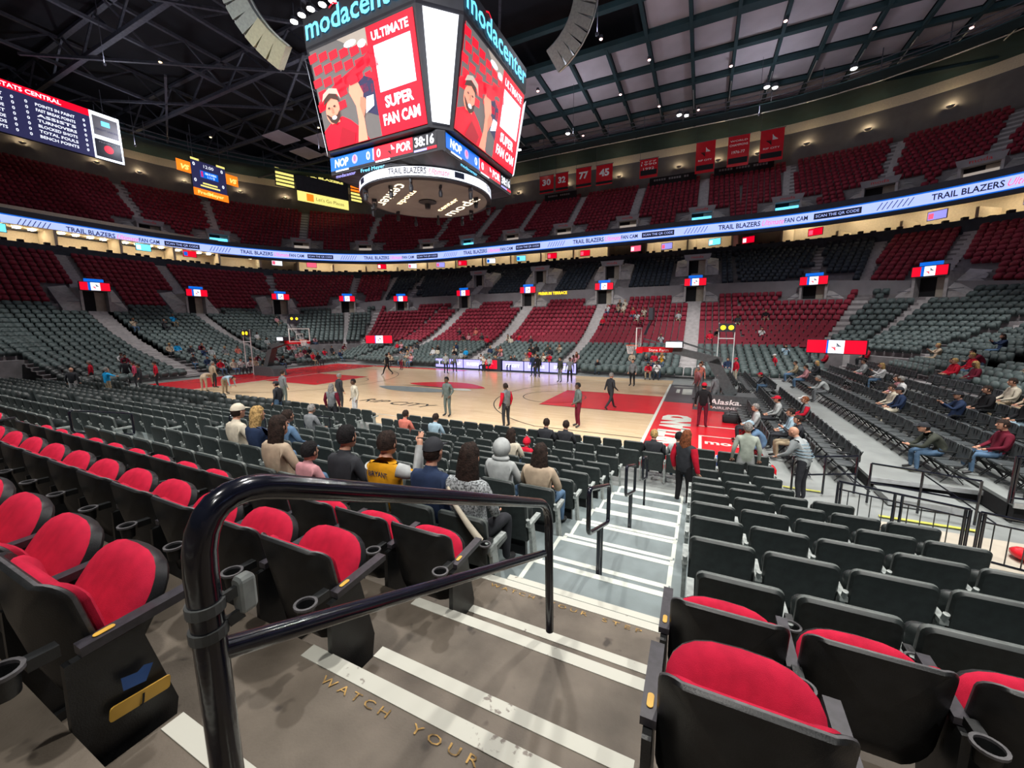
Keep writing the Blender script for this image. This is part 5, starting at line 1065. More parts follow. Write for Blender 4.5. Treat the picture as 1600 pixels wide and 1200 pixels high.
for i, (x, y) in enumerate(FILL):  # cords and housings modelled for the added fill lamps
    t = thing('fill_light', f'small caged work light hung below the roof trusses, {ordn(i)} of several', 'work light', (x, y, 25), 0, 'work lights under the trusses'); MB().bar((0, 0, -.1), (0, 0, 5.0), .03).build('cord', ['steel'], t)
    MB().lathe([(.0, -.3), (.08, -.3), (.14, -.1), (.12, -.1), (.0, -.26)], 12).build('housing', ['steel'], t)
# catwalk ring with guard rails
cf, LC = bend(ring_line(UX, UY, 33.5, 33.5)); cf2, _ = bend(ring_line(UX, UY, 36.8, 36.8))
cw = thing('catwalk', 'dark teal catwalk with thin pale rails circling under the roof edge', 'catwalk')
m_ = MB(); sweep([(31.8, 31.8, 28.5), (33.6, 33.6, 28.5), (33.6, 33.6, 28.4), (31.8, 31.8, 28.4), (31.8, 31.8, 28.5)], ring(UX, UY), m_); m_.build('deck', ['teal_dark'], cw)
for a_, z in ((31.8, 29.0), (31.8, 29.5), (33.6, 29.5)):
    m_ = MB(); m_.tube(ring_line(UX, UY, a_, a_, 12)[3:-3] and [p + Vector((0, 0, z)) for p in ring_line(UX, UY, a_, a_, 14)], .05, 6); m_.build('rail', ['steel'], cw)
m_ = MB(); m_.tube([p + Vector((0, 0, 29.9)) for p in ring_line(UX, UY, 37.4, 37.4, 14)], .07, 6); m_.build('pale_pipe', ['silver'], cw)
s = 4
L_, LL = bend(ring_line(UX, UY, 31.8, 31.8))
while s < LL: a = L_(s, 28.4); (MB().bar(a, a + Vector((0, 0, 2.2)), .07).build('hanger', ['steel'], cw) if inview(*a) else 0); s += 4.5
for i, (x, y) in enumerate(COURT_LAMPS):
    for sy in ((1,) if y > 0 else (1,)):
        t = thing('floodlight', f'blazing white floodlight on the far catwalk, {ordn(i)} from the right', 'floodlight', (x, y, 29.3), 0, 'catwalk floodlights')
        for q in range(2 if i in (1, 2) else 1):
            hb = MB(); hb.lathe([(.08, .5), (.3, .35), (.36, -.02), (.3, 0)], 16, (q * .8, q * .5, 0)); hb.build('reflector', ['steel'], t)
            MB().ball((q * .8, q * .5, .02), .27, 12, sc_=(1, 1, .45)).build('lamp', ['lamp_white'], t)
        MB().bar((0, 0, .4), (0, 0, 1.2), .06).build('yoke', ['steel'], t)
for i, (x, y) in enumerate([(-15.8, 3.9), (-14.6, 3.7), (-13.4, 3.6), (-12.2, 3.7), (-15.3, 4.9), (-11.2, 3.8), (-13, 5.4)]):
    t = thing('floodlight', f'white floodlight in the cluster left of the scoreboard, {ordn(i)} one', 'floodlight', (x, y, 29), 0, 'floodlight cluster')
    MB().lathe([(.08, .4), (.3, .3), (.34, 0), (.3, 0)], 14).build('reflector', ['steel'], t); MB().ball((0, 0, .02), .3, 10, sc_=(1, 1, .4)).build('lamp', ['lamp_white'], t); MB().bar((0, 0, .35), (0, 0, 1.4), .06).build('yoke', ['steel'], t)
# wall sconces washing the grey wall
def sconce(i, x, y, z, rz, nm):
    t = thing('wall_sconce', f'warm half-bowl uplight on the grey wall, {nm}', 'wall light', (x, y, z), rz, 'wall uplights')
    MB().lathe([(.02, -.22), (.2, -.16), (.36, 0), (.33, 0), (.18, -.12), (.02, -.18)], 12, (0, -.02, 0), 0, PI, 2 * PI).build('bowl', ['silver'], t)
    MB().ball((0, -.14, -.04), .13, 8).build('bulb', ['lamp_warm'], t)
    d = bpy.data.lights.new('sconce_glow', 'POINT'); d.energy = 60; d.color = (1, .78, .45); d.shadow_soft_size = .12
    o = bpy.data.objects.new('sconce_glow', d); COL.objects.link(o); o.parent = t; o.location = (0, -.3, .12)
wf, WL = bend(ring_line(UX, UY, 42.95, 42.95)); 
for i, (x, y) in enumerate([(-14.4, 45.7), (-5.5, 45.7), (3, 45.7), (11.7, 45.7), (16.8, 45.7), (21.6, 45.2), (27, 44.8), (32.8, 43.5), (39, 41), (45.5, 36)]):
    r = 42.9; ang = math.atan2(y - UY, max(0, x - UX)) if x > UX else PI / 2
    xx, yy = (UX + r * math.cos(ang), UY + r * math.sin(ang)) if x > UX else (x, UY + r); sconce(i, xx, yy, 27.2, ang - PI / 2 if x > UX else 0, f'{ordn(i)} from the left on the far wall')
for i, a_ in enumerate((-3, 6, 12, 19, 29, 38, 50, 62, 75)):
    t = math.radians(a_); sconce(i, -(UX + 42.9 * math.cos(t)), UY + 42.9 * math.sin(t), 27.2, math.atan2(math.sin(t), -math.cos(t)) - PI / 2, f'{ordn(i)} from the left on the curved left wall')
# ------------------------------------------------------------------ hanging banners
def banner(i, x, y, z0, z1, w_, rz, label, fnc):
    t = thing('banner', label, 'banner', (x, y, z0), rz, 'red banners over the far side'); h = z1 - z0
    b = MB(); b.box(-w_ / 2, w_ / 2, -.02, .02, 0, h, 0); b.build('cloth', ['court_red'], t)
    MB().tube([(-w_ / 2 - .1, 0, h), (w_ / 2 + .1, 0, h)], .05, 6).build('top_rod', ['steel'], t)
    MB().bar((-w_ / 2, 0, h), (-w_ / 2, 0, 30.3 - z0), .03).build('cable', ['steel'], t)
    p = MB(); fnc(p, flat((0, -.035, 0), (1, 0, 0), (0, 0, 1)), w_, h); p.build('print', ['white', 'dark_void'], t)
def num(s):
    def f(p, fl_, w_, h): put(p, s, fl_, 0, h * .45, h * .32, 0, width=w_ * .6, center=True, bold=.04); frect(p, fl_, -w_ / 2, w_ / 2, .15, .5, 1)
    return f
def champ(a, b, c):
    def f(p, fl_, w_, h):
        put(p, a, fl_, 0, h * .8, .2, 0, width=w_ * .8, center=True); put(p, b, fl_, 0, h * .66, .25, 0, width=w_ * .85, center=True); put(p, c, fl_, 0, h * .42, .32, 0, width=w_ * .6, center=True); frect(p, fl_, -w_ * .45, w_ * .45, .35, 1.05, 1)
    return f
def logo(p, fl_, w_, h): pinwheel(p, fl_, 0, h * .66, w_ * .26, 0, 1); put(p, 'RIP CITY', fl_, 0, h * .38, .2, 0, width=w_ * .7, center=True); frect(p, fl_, -w_ * .45, w_ * .45, .35, 1.0, 1)
for i, (x, w_, z0, z1, lab, f) in enumerate([(-7.1, 2.3, 24.6, 27.2, 'red retired number banner reading 30, leftmost over the far side', num('30')), (-4.6, 2.0, 24.6, 27.2, 'red retired number banner reading 32, second from the left', num('32')),
        (-1.2, 2.3, 24.6, 27.4, 'red banner with large white number 77', num('77')), (1.9, 2.4, 24.5, 27.3, 'red banner reading 45 beside the number 77 banner', num('45')), (8.1, 2.4, 24.5, 27.0, 'red banner crowded with small white lines, right of the number banners', champ('1977', '1990', '1992')),
        (15.2, 2.3, 24.0, 27.9, 'tall red banner with slanted emblem, leftmost of three large ones', logo), (19, 2.4, 24.2, 27.9, 'tall red banner reading World Champions, middle of three large ones', champ('WORLD', 'CHAMPIONS', '1976-77')), (22.6, 2.5, 24.2, 27.9, 'tall red banner with emblem and dark foot, rightmost of three large ones', logo)]):
    banner(i, x, 40, z0, z1, w_, 0, lab, f)
# ------------------------------------------------------------------ side screens at the left end
def board(name, label, y, z, w_, h, rz=PI / 2, x=-46): 
    t = thing(name, label, 'scoreboard', (x, y, z), rz); MB().box(-w_ / 2, w_ / 2, 0, .35, 0, h).build('frame', ['jumbo_body'], t)
    for s in (-.4, .4): MB().bar((s * w_, .2, h), (s * w_, .2, 30.4 - z), .05).build('cable', ['steel'], t)
    return t, flat((-w_ / 2, -.02, 0), (1, 0, 0), (0, 0, 1))
t, f = board('stats_board', 'wide dark stats screen with red header and white side panel, upper left', -2.6, 22.9, 12.4, 4.9)
p = MB(); frect(p, f, 0, 9.9, 0, 4.2, 0); frect(p, f, 0, 9.9, 4.2, 4.9, 1); frect(p, f, 9.9, 12.4, 0, 4.9, 2); f2 = lambda x, z: f(x, z) + Vector((0, -.02, 0)); f3 = lambda x, z: f(x, z) + Vector((0, -.04, 0))
put(p, 'STATS CENTRAL', f2, 3.6, 4.35, .38, 2, width=4.2, bold=.02)
for i, (a, b) in enumerate([('FIELD GOAL PCT', 'POINTS IN PAINT'), ('FREE THROW PCT', 'FAST BREAK POINTS'), ('FREE THROWS MADE', 'ASSISTS'), ('3 - POINT PCT', 'TURNOVERS'), ('3 - POINTERS MADE', 'BLOCKED SHOTS'), ('OFF REBOUNDS', 'TOTAL FOULS'), ('2ND CHANCE PTS', 'BENCH POINTS')]):
    z = 3.45 - .5 * i; put(p, a, f2, .9, z, .27, 2, width=2.9, bold=.02); put(p, b, f2, 5.9, z, .27, 2, width=2.8, bold=.02)
    for xx in (.35, 4.3, 5.2, 9.3): put(p, '0', f2, xx, z, .27, 2, bold=.02)
frect(p, f2, 10.05, 12.25, .25, 2.1, 3); frect(p, f2, 10.1, 12.2, 2.5, 4.5, 4); fell(p, f3, 11.15, 1.2, .4, .42, 1); put(p, 'PRESENTS', f3, 11.15, 1.75, .18, 4, width=1.5, center=True); frect(p, f3, 10.8, 11.5, 3.6, 4.1, 5); put(p, 'CREDIT UNION', f3, 11.15, 3.05, .2, 0, width=1.8, center=True)
p.build('display', ['led_dark', 'led_red', 'led_white', 'led_black', 'wall_light', 'led_cyan'], t)
t, f = board('nba_board', 'small dark scoreboard with glowing orange arrow panels and blue centre', 12.6, 22.6, 4.2, 3.5)
p = MB(); frect(p, f, 0, 4.2, 0, 3.5, 0); f2 = lambda x, z: f(x, z) + Vector((0, -.02, 0)); frect(p, f2, 1.0, 3.2, 1.5, 2.4, 4); put(p, 'NBA IN ARENA', f2, 2.3, 2.0, .26, 1, width=1.4, center=True, bold=.03); put(p, 'LIVE', f2, 2.3, 1.62, .24, 1, width=.9, center=True, bold=.03); frect(p, f2, 1.1, 1.35, 1.6, 2.3, 5)
for a, b in ((.2, 2.8), (3.6, 2.8), (.2, .8), (3.6, .8)): put(p, '0', f2, a, b, .4, 1, bold=.03)
frect(p, f2, 1.2, 3.0, .7, .9, 3); frect(p, f2, .9, 3.3, .35, .55, 3); put(p, '12:00', f2, 2.1, 2.8, .4, 1, width=1.2, center=True)
frect(p, f2, 0, 1.0, 3.5, 3.75, 3); frect(p, f2, 3.1, 4.2, 3.5, 3.75, 3)
p.build('display', ['led_dark', 'led_white', 'led_orange', 'led_yellow', 'led_blue', 'led_red'], t)
for s, nm in ((-1, 'left'), (1, 'right')):
    m_ = MB(); c = 2.1 + s * 2.95; fr = lambda x, z: f(x, z)
    m_.add([f(c - .8, 1.6), f(c + .8, 1.6), f(c + .8, 3.0), f(c - .8, 3.0)], [(0, 1, 2, 3)], 0); put(m_, 'VS', f2, c, 1.95, .55, 1, width=1.0, center=True, bold=.05, slant=.3); m_.build('side_panel', ['led_orange', 'led_yellow'], t, label=f'orange lit panel on the {nm}')
m_ = MB(); frect(m_, f, 0, 4.3, -.95, .0, 0); put(m_, 'FredMeyer', f2, 2.1, -.65, .4, 1, width=3.2, center=True, bold=.03); m_.build('sponsor_strip', ['led_orange', 'led_yellow'], t)
t, f = board('sponsor_board', 'dark hanging scoreboard frame with yellow lit panels and yellow strip below', 28.6, 26.2, 8.4, 2.8, PI / 2 - .35, -43)
p = MB(); f2 = lambda x, z: f(x, z) + Vector((0, -.02, 0))
put(p, 'TRAIL BLAZERS', f2, .4, 2.35, .3, 0, width=7.2, bold=.05); frect(p, f, .2, 8.2, .1, 2.2, 3)
p.build('display', ['led_yellow', 'led_text', 'led_orange', 'jumbo_body'], t)
for x0, x1, nm in ((-3.1, -.2, 'left'), (8.7, 10.9, 'right')):
    m_ = MB(); frect(m_, f, x0, x1, -.2, 2.8, 0)
    for i in range(5): frect(m_, f2, x0 + .15, x1 - .15, .0 + .55 * i, .35 + .55 * i, 1 if nm == 'left' or i < 3 else 2)
    m_.build('side_panel', ['jumbo_body', 'led_yellow', 'led_orange'], t, label=f'lit statistics panel on the {nm}')
m_ = MB(); frect(m_, f, 0, 8.3, -1.75, -.2, 0); put(m_, "Let's Go Places", f2, 5.2, -1.25, .55, 1, width=4.6, center=True); frect(m_, f2, 1.4, 2.5, -1.55, -.4, 2); m_.build('sponsor_strip', ['led_yellow', 'led_text', 'led_orange'], t)
# ------------------------------------------------------------------ centre-hung scoreboard
J = thing('centre_scoreboard', 'huge four-sided centre-hung video scoreboard with round lower ring over the court', 'scoreboard', (0, 0, 0))
def octo(d, hf, z): return [(hf, -d, z), (d, -hf, z), (d, hf, z), (hf, d, z), (-hf, d, z), (-d, hf, z), (-d, -hf, z), (-hf, -d, z)]
b = MB(); rings = [octo(3.2, 2.6, 13.65), octo(4.28, 3.42, 13.72), octo(5.12, 3.55, 18.5), octo(5.16, 3.62, 18.6), octo(5.2, 3.66, 19.95), octo(3.5, 2.6, 20.4)]
for a, c in zip(rings, rings[1:]): b.add(a + c, [(i, (i + 1) % 8, (i + 1) % 8 + 8, i + 8) for i in range(8)])
b.add(rings[0], [tuple(range(7, -1, -1))]); b.add(rings[-1], [tuple(range(8))]); b.build('body', ['jumbo_body'], J)
def fan_face(p, f, W, H):
    g = lambda x, z: f(x * W, z * H); g2 = lambda x, z: g(x, z) + (f.n * .02); g3 = lambda x, z: g(x, z) + f.n * .04; g4 = lambda x, z: g(x, z) + f.n * .06
    frect(p, g, 0, 1, 0, 1, 0)
    # picture half: red arena seats, grey stairs, bright roof, cheering man in a cap
    frect(p, g2, 0, .58, 0, 1, 2)
    for i in range(7):
        for j in range(5 - i // 3): cx, cz_ = .03 + .105 * i + (j % 2) * .03, .93 - .12 * j - .02 * i; fpoly(p, g3, [(cx - .04, cz_ - .05), (min(.57, cx + .045), cz_ - .035), (min(.57, cx + .04), cz_ + .04), (cx - .045, cz_ + .03)], 0)
    fpoly(p, g3, [(.3, 1), (.58, 1), (.58, .84), (.44, .88)], 6); fell(p, g4, .42, .92, .06, .03, 1); fell(p, g4, .53, .88, .04, .035, 1)
    fpoly(p, g3, [(.0, .5), (.2, .62), (.45, .72), (.58, .8), (.58, .7), (.4, .58), (.2, .5), (0, .4)], 0)
    fpoly(p, g3, [(.36, .52), (.5, .6), (.58, .55), (.58, .2), (.42, .3)], 5)
    fpoly(p, g3, [(0, 0), (.46, 0), (.4, .12), (.3, .24), (.22, .3), (.08, .26), (0, .2)], 0); fpoly(p, g4, [(.12, .0), (.3, .0), (.33, .1), (.2, .2)], 7)
    fell(p, g4, .135, .38, .075, .13, 3, 24, -.12); fpoly(p, g4, [(.1, .25), (.19, .25), (.2, .34), (.09, .34)], 3)
    h5 = lambda x, z: g(x, z) + f.n * .08; h6 = lambda x, z: g(x, z) + f.n * .1
    fpoly(p, h5, [(.06, .36), (.1, .27), (.15, .235), (.2, .28), (.21, .37), (.18, .33), (.12, .31), (.08, .35)], 8); fell(p, h6, .145, .305, .026, .02, 1, 16)
    fpoly(p, h5, [(.05, .44), (.07, .52), (.13, .55), (.2, .53), (.225, .44), (.21, .46), (.14, .5), (.07, .46)], 8); fpoly(p, h6, [(.045, .49), (.07, .56), (.14, .6), (.22, .57), (.245, .46), (.21, .52), (.13, .55)], 9)
    fell(p, h6, .105, .41, .013, .01, 8, 10); fell(p, h6, .165, .415, .013, .01, 8, 10); fpoly(p, h6, [(.13, .41), (.145, .41), (.15, .355), (.125, .355)], 4)
    fpoly(p, g4, [(.34, .0), (.44, .0), (.44, .3), (.47, .45), (.43, .58), (.36, .6), (.33, .5), (.38, .35), (.38, .2)], 3); fpoly(p, h5, [(.36, .55), (.33, .62), (.38, .66), (.44, .62), (.45, .56)], 0); fpoly(p, h5, [(.44, .22), (.5, .36), (.48, .4), (.44, .42), (.42, .34)], 4)
    fpoly(p, h6, [(.47, .25), (.56, .3), (.57, .4), (.5, .4)], 1)
    # message half
    frect(p, g2, .58, 1, 0, 1, 0);
    frect(p, g3, .63, .96, .4, .82, 1)
def fan_words(p, f, W, H):
    g3 = lambda x, z: f(x * W, z * H) + f.n * .045
    put(p, 'ULTIMATE', g3, .79, .865, .075, 0, width=.33, center=True, bold=.03); put(p, 'SUPER', g3, .79, .25, .1, 0, width=.26, center=True, bold=.04); put(p, 'FAN CAM', g3, .79, .09, .1, 0, width=.34, center=True, bold=.04)
def panel_fn(bl, br_, tl):
    bl, br_, tl = Vector(bl), Vector(br_), Vector(tl); W = (br_ - bl).length; H = (tl - bl).length; xd = (br_ - bl) / W; zd = (tl - bl) / H; n = xd.cross(zd)
    def f(x, z): return bl + xd * x + zd * z
    class FN:
        def __call__(s, x, z): return f(x, z)
    r = FN(); r.n = n.normalized(); return r, W, H
FACEM = ['led_red', 'led_white', 'led_grey', 'led_skin', 'led_skin2', 'led_dark', 'led_tan', 'led_maroon', 'led_hair', 'led_cap']
for k in range(4):
    R = Matrix.Rotation(k * PI / 2, 3, 'Z'); nm = ('near', 'right', 'far', 'left')[k]
    T_ = lambda p: R @ Vector(p)
    f, W, H = panel_fn(T_((-3.4, -4.33, 13.85)), T_((3.4, -4.33, 13.85)), T_((-3.4, -5.14, 18.35)))
    p = MB(); fan_face(p, f, W, H); vf_ = p.build('video_face', FACEM, J); p = MB(); fan_words(p, f, W, H); p.build('message_lettering', ['led_white'], vf_)
    f, W, H = panel_fn(T_((-3.7, -5.18, 18.6)), T_((3.7, -5.18, 18.6)), T_((-3.7, -5.22, 19.95)))
    p = MB(); put(p, 'modacenter', lambda x, z: f(x, z) + f.n * .05, W / 2, .28, .98, 0, width=6.9, center=True, bold=.015)
    p.add([f(2.05, 1.24) + f.n * .06, f(2.35, 1.38) + f.n * .06, f(2.65, 1.24) + f.n * .06, f(2.65, 1.16) + f.n * .06, f(2.35, 1.29) + f.n * .06, f(2.05, 1.16) + f.n * .06], [(0, 1, 4, 5), (1, 2, 3, 4)], 1); p.build('arena_name', ['led_cyan', 'led_red'], J)
    p = MB(); A = [T_(q) for q in ((3.62, -4.25, 13.9), (4.2, -3.62, 13.9), (5.02, -3.85, 18.3), (3.85, -5.02, 18.3))]; nn = T_((1, -1, .1)).normalized() * .06
    p.add([q + nn for q in A], [(0, 1, 2, 3)]); p.build('corner_screen', ['led_white'], J)
    # score ring
    f, W, H = panel_fn(T_((-3.7, -4.02, 12.78)), T_((3.7, -4.02, 12.78)), T_((-3.7, -4.02, 13.6))); p = MB(); g2 = lambda x, z: f(x, z) + f.n * .02
    frect(p, f, 0, 3.3, .12, .82, 0); frect(p, f, 3.3, 5.9, .12, .82, 1); frect(p, f, 5.9, 7.4, .12, .82, 2); frect(p, f, 0, 7.4, 0, .12, 2)
    put(p, 'NOP', g2, .35, .27, .4, 3, width=1.05, bold=.03, slant=.1); fell(p, g2, 1.9, .47, .22, .24, 4, 12); fell(p, lambda x, z: f(x, z) + f.n * .03, 1.9, .5, .1, .16, 5, 10)
    put(p, '0', g2, 2.75, .27, .4, 3, bold=.02); frect(p, g2, 3.22, 3.28, .2, .75, 3); put(p, '0', g2, 3.5, .27, .4, 3, bold=.02); pinwheel(p, g2, 4.5, .47, .26, 3, 2); put(p, 'POR', g2, 4.85, .27, .4, 3, width=.95, bold=.03, slant=.1)
    put(p, '38:16', g2, 6.05, .3, .42, 3, width=1.2, bold=.03); frect(p, g2, 6.0, 6.8, .05, .15, 4); frect(p, g2, 6.8, 7.4, .05, .17, 1); frect(p, g2, .4, 1.4, .02, .1, 3); frect(p, g2, 3.4, 4.4, .02, .1, 3)
    p.build('score_strip', ['led_blue', 'led_red', 'led_black', 'led_white', 'led_purple', 'led_pink'], J)
b = MB(); rings = [octo(4.0, 3.72, 12.7), octo(4.0, 3.72, 13.68)]
b.add(rings[0] + rings[1], [(i, (i + 1) % 8, (i + 1) % 8 + 8, i + 8) for i in range(8)]); b.add(rings[1], [tuple(range(8))]); b.build('score_ring', ['jumbo_body'], J)
b = MB(); v = octo(4.0, 3.72, 12.7); n = 40
c1 = [(3.95 * math.cos(2 * PI * i / n), 3.95 * math.sin(2 * PI * i / n), 12.5) for i in range(n)]; sq = []
for x, y, z in c1:
    m = max(abs(x), abs(y)); q = 3.95 / m; X_, Y_ = x * q, y * q; sq.append((X_, Y_, 12.72))
b.add(sq + c1, [(i, i + n, (i + 1) % n + n, (i + 1) % n) for i in range(n)])
b.lathe([(3.95, .6), (4.0, .6), (4.0, .55), (3.96, .55), (3.96, 0), (4.0, 0), (4.0, -.05), (3.7, -.08)], 64, (0, 0, 11.95)); b.build('lower_housing', ['jumbo_body'], J)
b = MB(); b.lathe([(3.99, .5), (3.99, .05)][::-1], 72, (0, 0, 11.95)); b.build('round_screen', ['led_white'], J)
b = MB(); R0 = 4.01
def cf_(a0): return lambda x, z: Vector((R0 * math.sin(a0 + x / R0), -R0 * math.cos(a0 + x / R0), 12.0 + z))
for a0 in (-.32, 1.25, 2.82, 4.39):
    g = cf_(a0); 
    for q in range(6): b.add([g(q * .22, .08), g(q * .22 + .03, .08), g(q * .22 + .25, .38), g(q * .22 + .22, .38)], [(0, 1, 2, 3)], 0)
    put(b, 'TRAIL BLAZERS', g, 1.75, .1, .3, 1, width=2.1, bold=.02); put(b, 'Ultimate', g, 3.95, .08, .32, 2, width=1.1, slant=.3)
    b.add([g(5.4 + .1 * i, .1) for i in range(7)] + [g(5.4 + .1 * i, .4) for i in range(6, -1, -1)], [tuple(range(14))], 1)
b.build('round_lettering', ['steel', 'led_text', 'led_pink'], J)
b = MB(); g = lambda x, z: Vector((x - 2.2, -4.0 + (z * .0), 12.42 + z)); put(b, "Fred Meyer", lambda x, z: Vector((-1.4 + x, -4.035, 12.48 + z * .9)), 0, 0, .2, 0, width=1.7); put(b, 'modacenter', lambda x, z: Vector((-3.3 + x, -4.035, 12.48 + z * .9)), 0, 0, .2, 1, width=1.5)
put(b, 'modacenter', lambda x, z: Vector((4.035, -2.4 + x, 12.48 + z * .9)), 0, 0, .2, 0, width=1.7); b.build('sponsor_lettering', ['led_cyan', 'led_purple'], J)
b = MB(); b.add(sq, [tuple(range(n))]); 
b = MB(); b.lathe([(0, 0), (3.72, 0), (3.72, .05)], 64, (0, 0, 11.86)); b.build('round_underside', ['wall_light'], J)
b = MB(); Rm = Matrix.Rotation(-.55, 3, 'Z')
for s, tx_ in ((1, 'moda'), (-1, 'center')):
    put(b, tx_, lambda x, z: Rm @ Vector((s * x, -s * (-z), 0)) * 1 + Vector((0, 0, 11.84)) if False else Rm @ Vector((x * s, z * s * -1, 0)) + Vector((0, 0, 11.84)), 0, -2.6 if s > 0 else -2.6, .75, 0, width=4.4, center=True)
    put(b, 'center' if s > 0 else 'moda', lambda x, z: Rm @ Vector((x * s, z * s * -1, 0)) + Vector((0, 0, 11.84)), 0, -1.5, .4, 1, width=3.0, center=True)
b.build('underside_lettering', ['disc_glow', 'lamp_warm'], J)
MB().lathe([(0, -.45), (.16, -.42), (.2, -.15), (.55, -.05), (.55, 0)], 20, (0, 0, 11.84)).build('centre_speaker', ['jumbo_body'], J)
hd = MB(); hd.box(-.14, .14, -.05, .05, -.15, 0); hd.tube([(-.13, 0, -.15), (-.13, 0, -.4)], .025, 6); hd.tube([(.13, 0, -.15), (.13, 0, -.4)], .025, 6); hd.lathe([(0, -.62), (.1, -.6), (.12, -.4), (.08, -.25), (0, -.22)], 12); HM = hd.mesh('moving_light', ['jumbo_body'], 30)
for i in range(14):
    a = 2 * PI * i / 14 + .2; r = 3.85 if i % 2 else 3.2; tag(inst('moving_light', HM, None, (r * math.cos(a), r * math.sin(a), 11.83), a), f'small dark stage light hanging under the scoreboard disc, {ordn(i)} going round from the right', 'stage light', 'stage lights under the scoreboard')
for i in range(4):
    a = PI / 4 + i * PI / 2; tag(MB().bar((2.5 * math.cos(a), 2.5 * math.sin(a), 20.9), (2.5 * math.cos(a), 2.5 * math.sin(a), 30.6), .06).build('hoist_cable', ['steel']), 'steel hoist cable above the centre scoreboard', 'cable', 'scoreboard hoist cables')
# ------------------------------------------------------------------ curved speaker arrays
def array_(label, P, face, lit):
    t = thing('speaker_array', label, 'speaker array', P[0]); n = len(P) - 1; face = Vector(face).normalized()
    for i in range(n):
        a = Vector(P[i]) - Vector(P[0]); b = Vector(P[i + 1]) - Vector(P[0]); d = (b - a); L = d.length; d.normalize(); sd = d.cross(face).normalized(); fr = sd.cross(d).normalized()
        m = Matrix((sd, fr, -d)).transposed().to_4x4(); m.translation = (a + b) / 2
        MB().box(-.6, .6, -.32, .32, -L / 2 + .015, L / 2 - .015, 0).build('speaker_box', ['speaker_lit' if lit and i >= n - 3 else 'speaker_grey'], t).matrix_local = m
    for s in (-1, 1):
        pts = []
        for i in range(n + 1):
            q = Vector(P[i]) - Vector(P[0]); d = (Vector(P[min(n, i + 1)]) - Vector(P[max(0, i - 1)])).normalized(); sd = d.cross(face).normalized(); pts.append(q + sd * s * .64)
        MB().tube(pts, .045, 6).build('side_rail', ['silver'], t)
    MB().bar((0, 0, 0), (0, 0, 30.2 - P[0][2]), .06).build('cable', ['steel'], t)
def arcp(p0, p1, p2, n):
    return [tuple(Vector(p0) * (1 - t) ** 2 + Vector(p1) * 2 * t * (1 - t) + Vector(p2) * t * t) for t in [i / n for i in range(n + 1)]]
array_('curved grey line array speaker hanging left of the scoreboard', arcp((-5.6, -7.9, 22.4), (-6.4, -7.2, 19.6), (-4.7, -5.6, 18.15), 9), (.4, -.8, -.5), True)
array_('curved grey line array speaker hanging right of the scoreboard', arcp((9.5, 1.6, 23.6), (9.8, 2.6, 20.5), (7.2, 3.0, 19.5), 10), (.1, -.9, -.5), False)
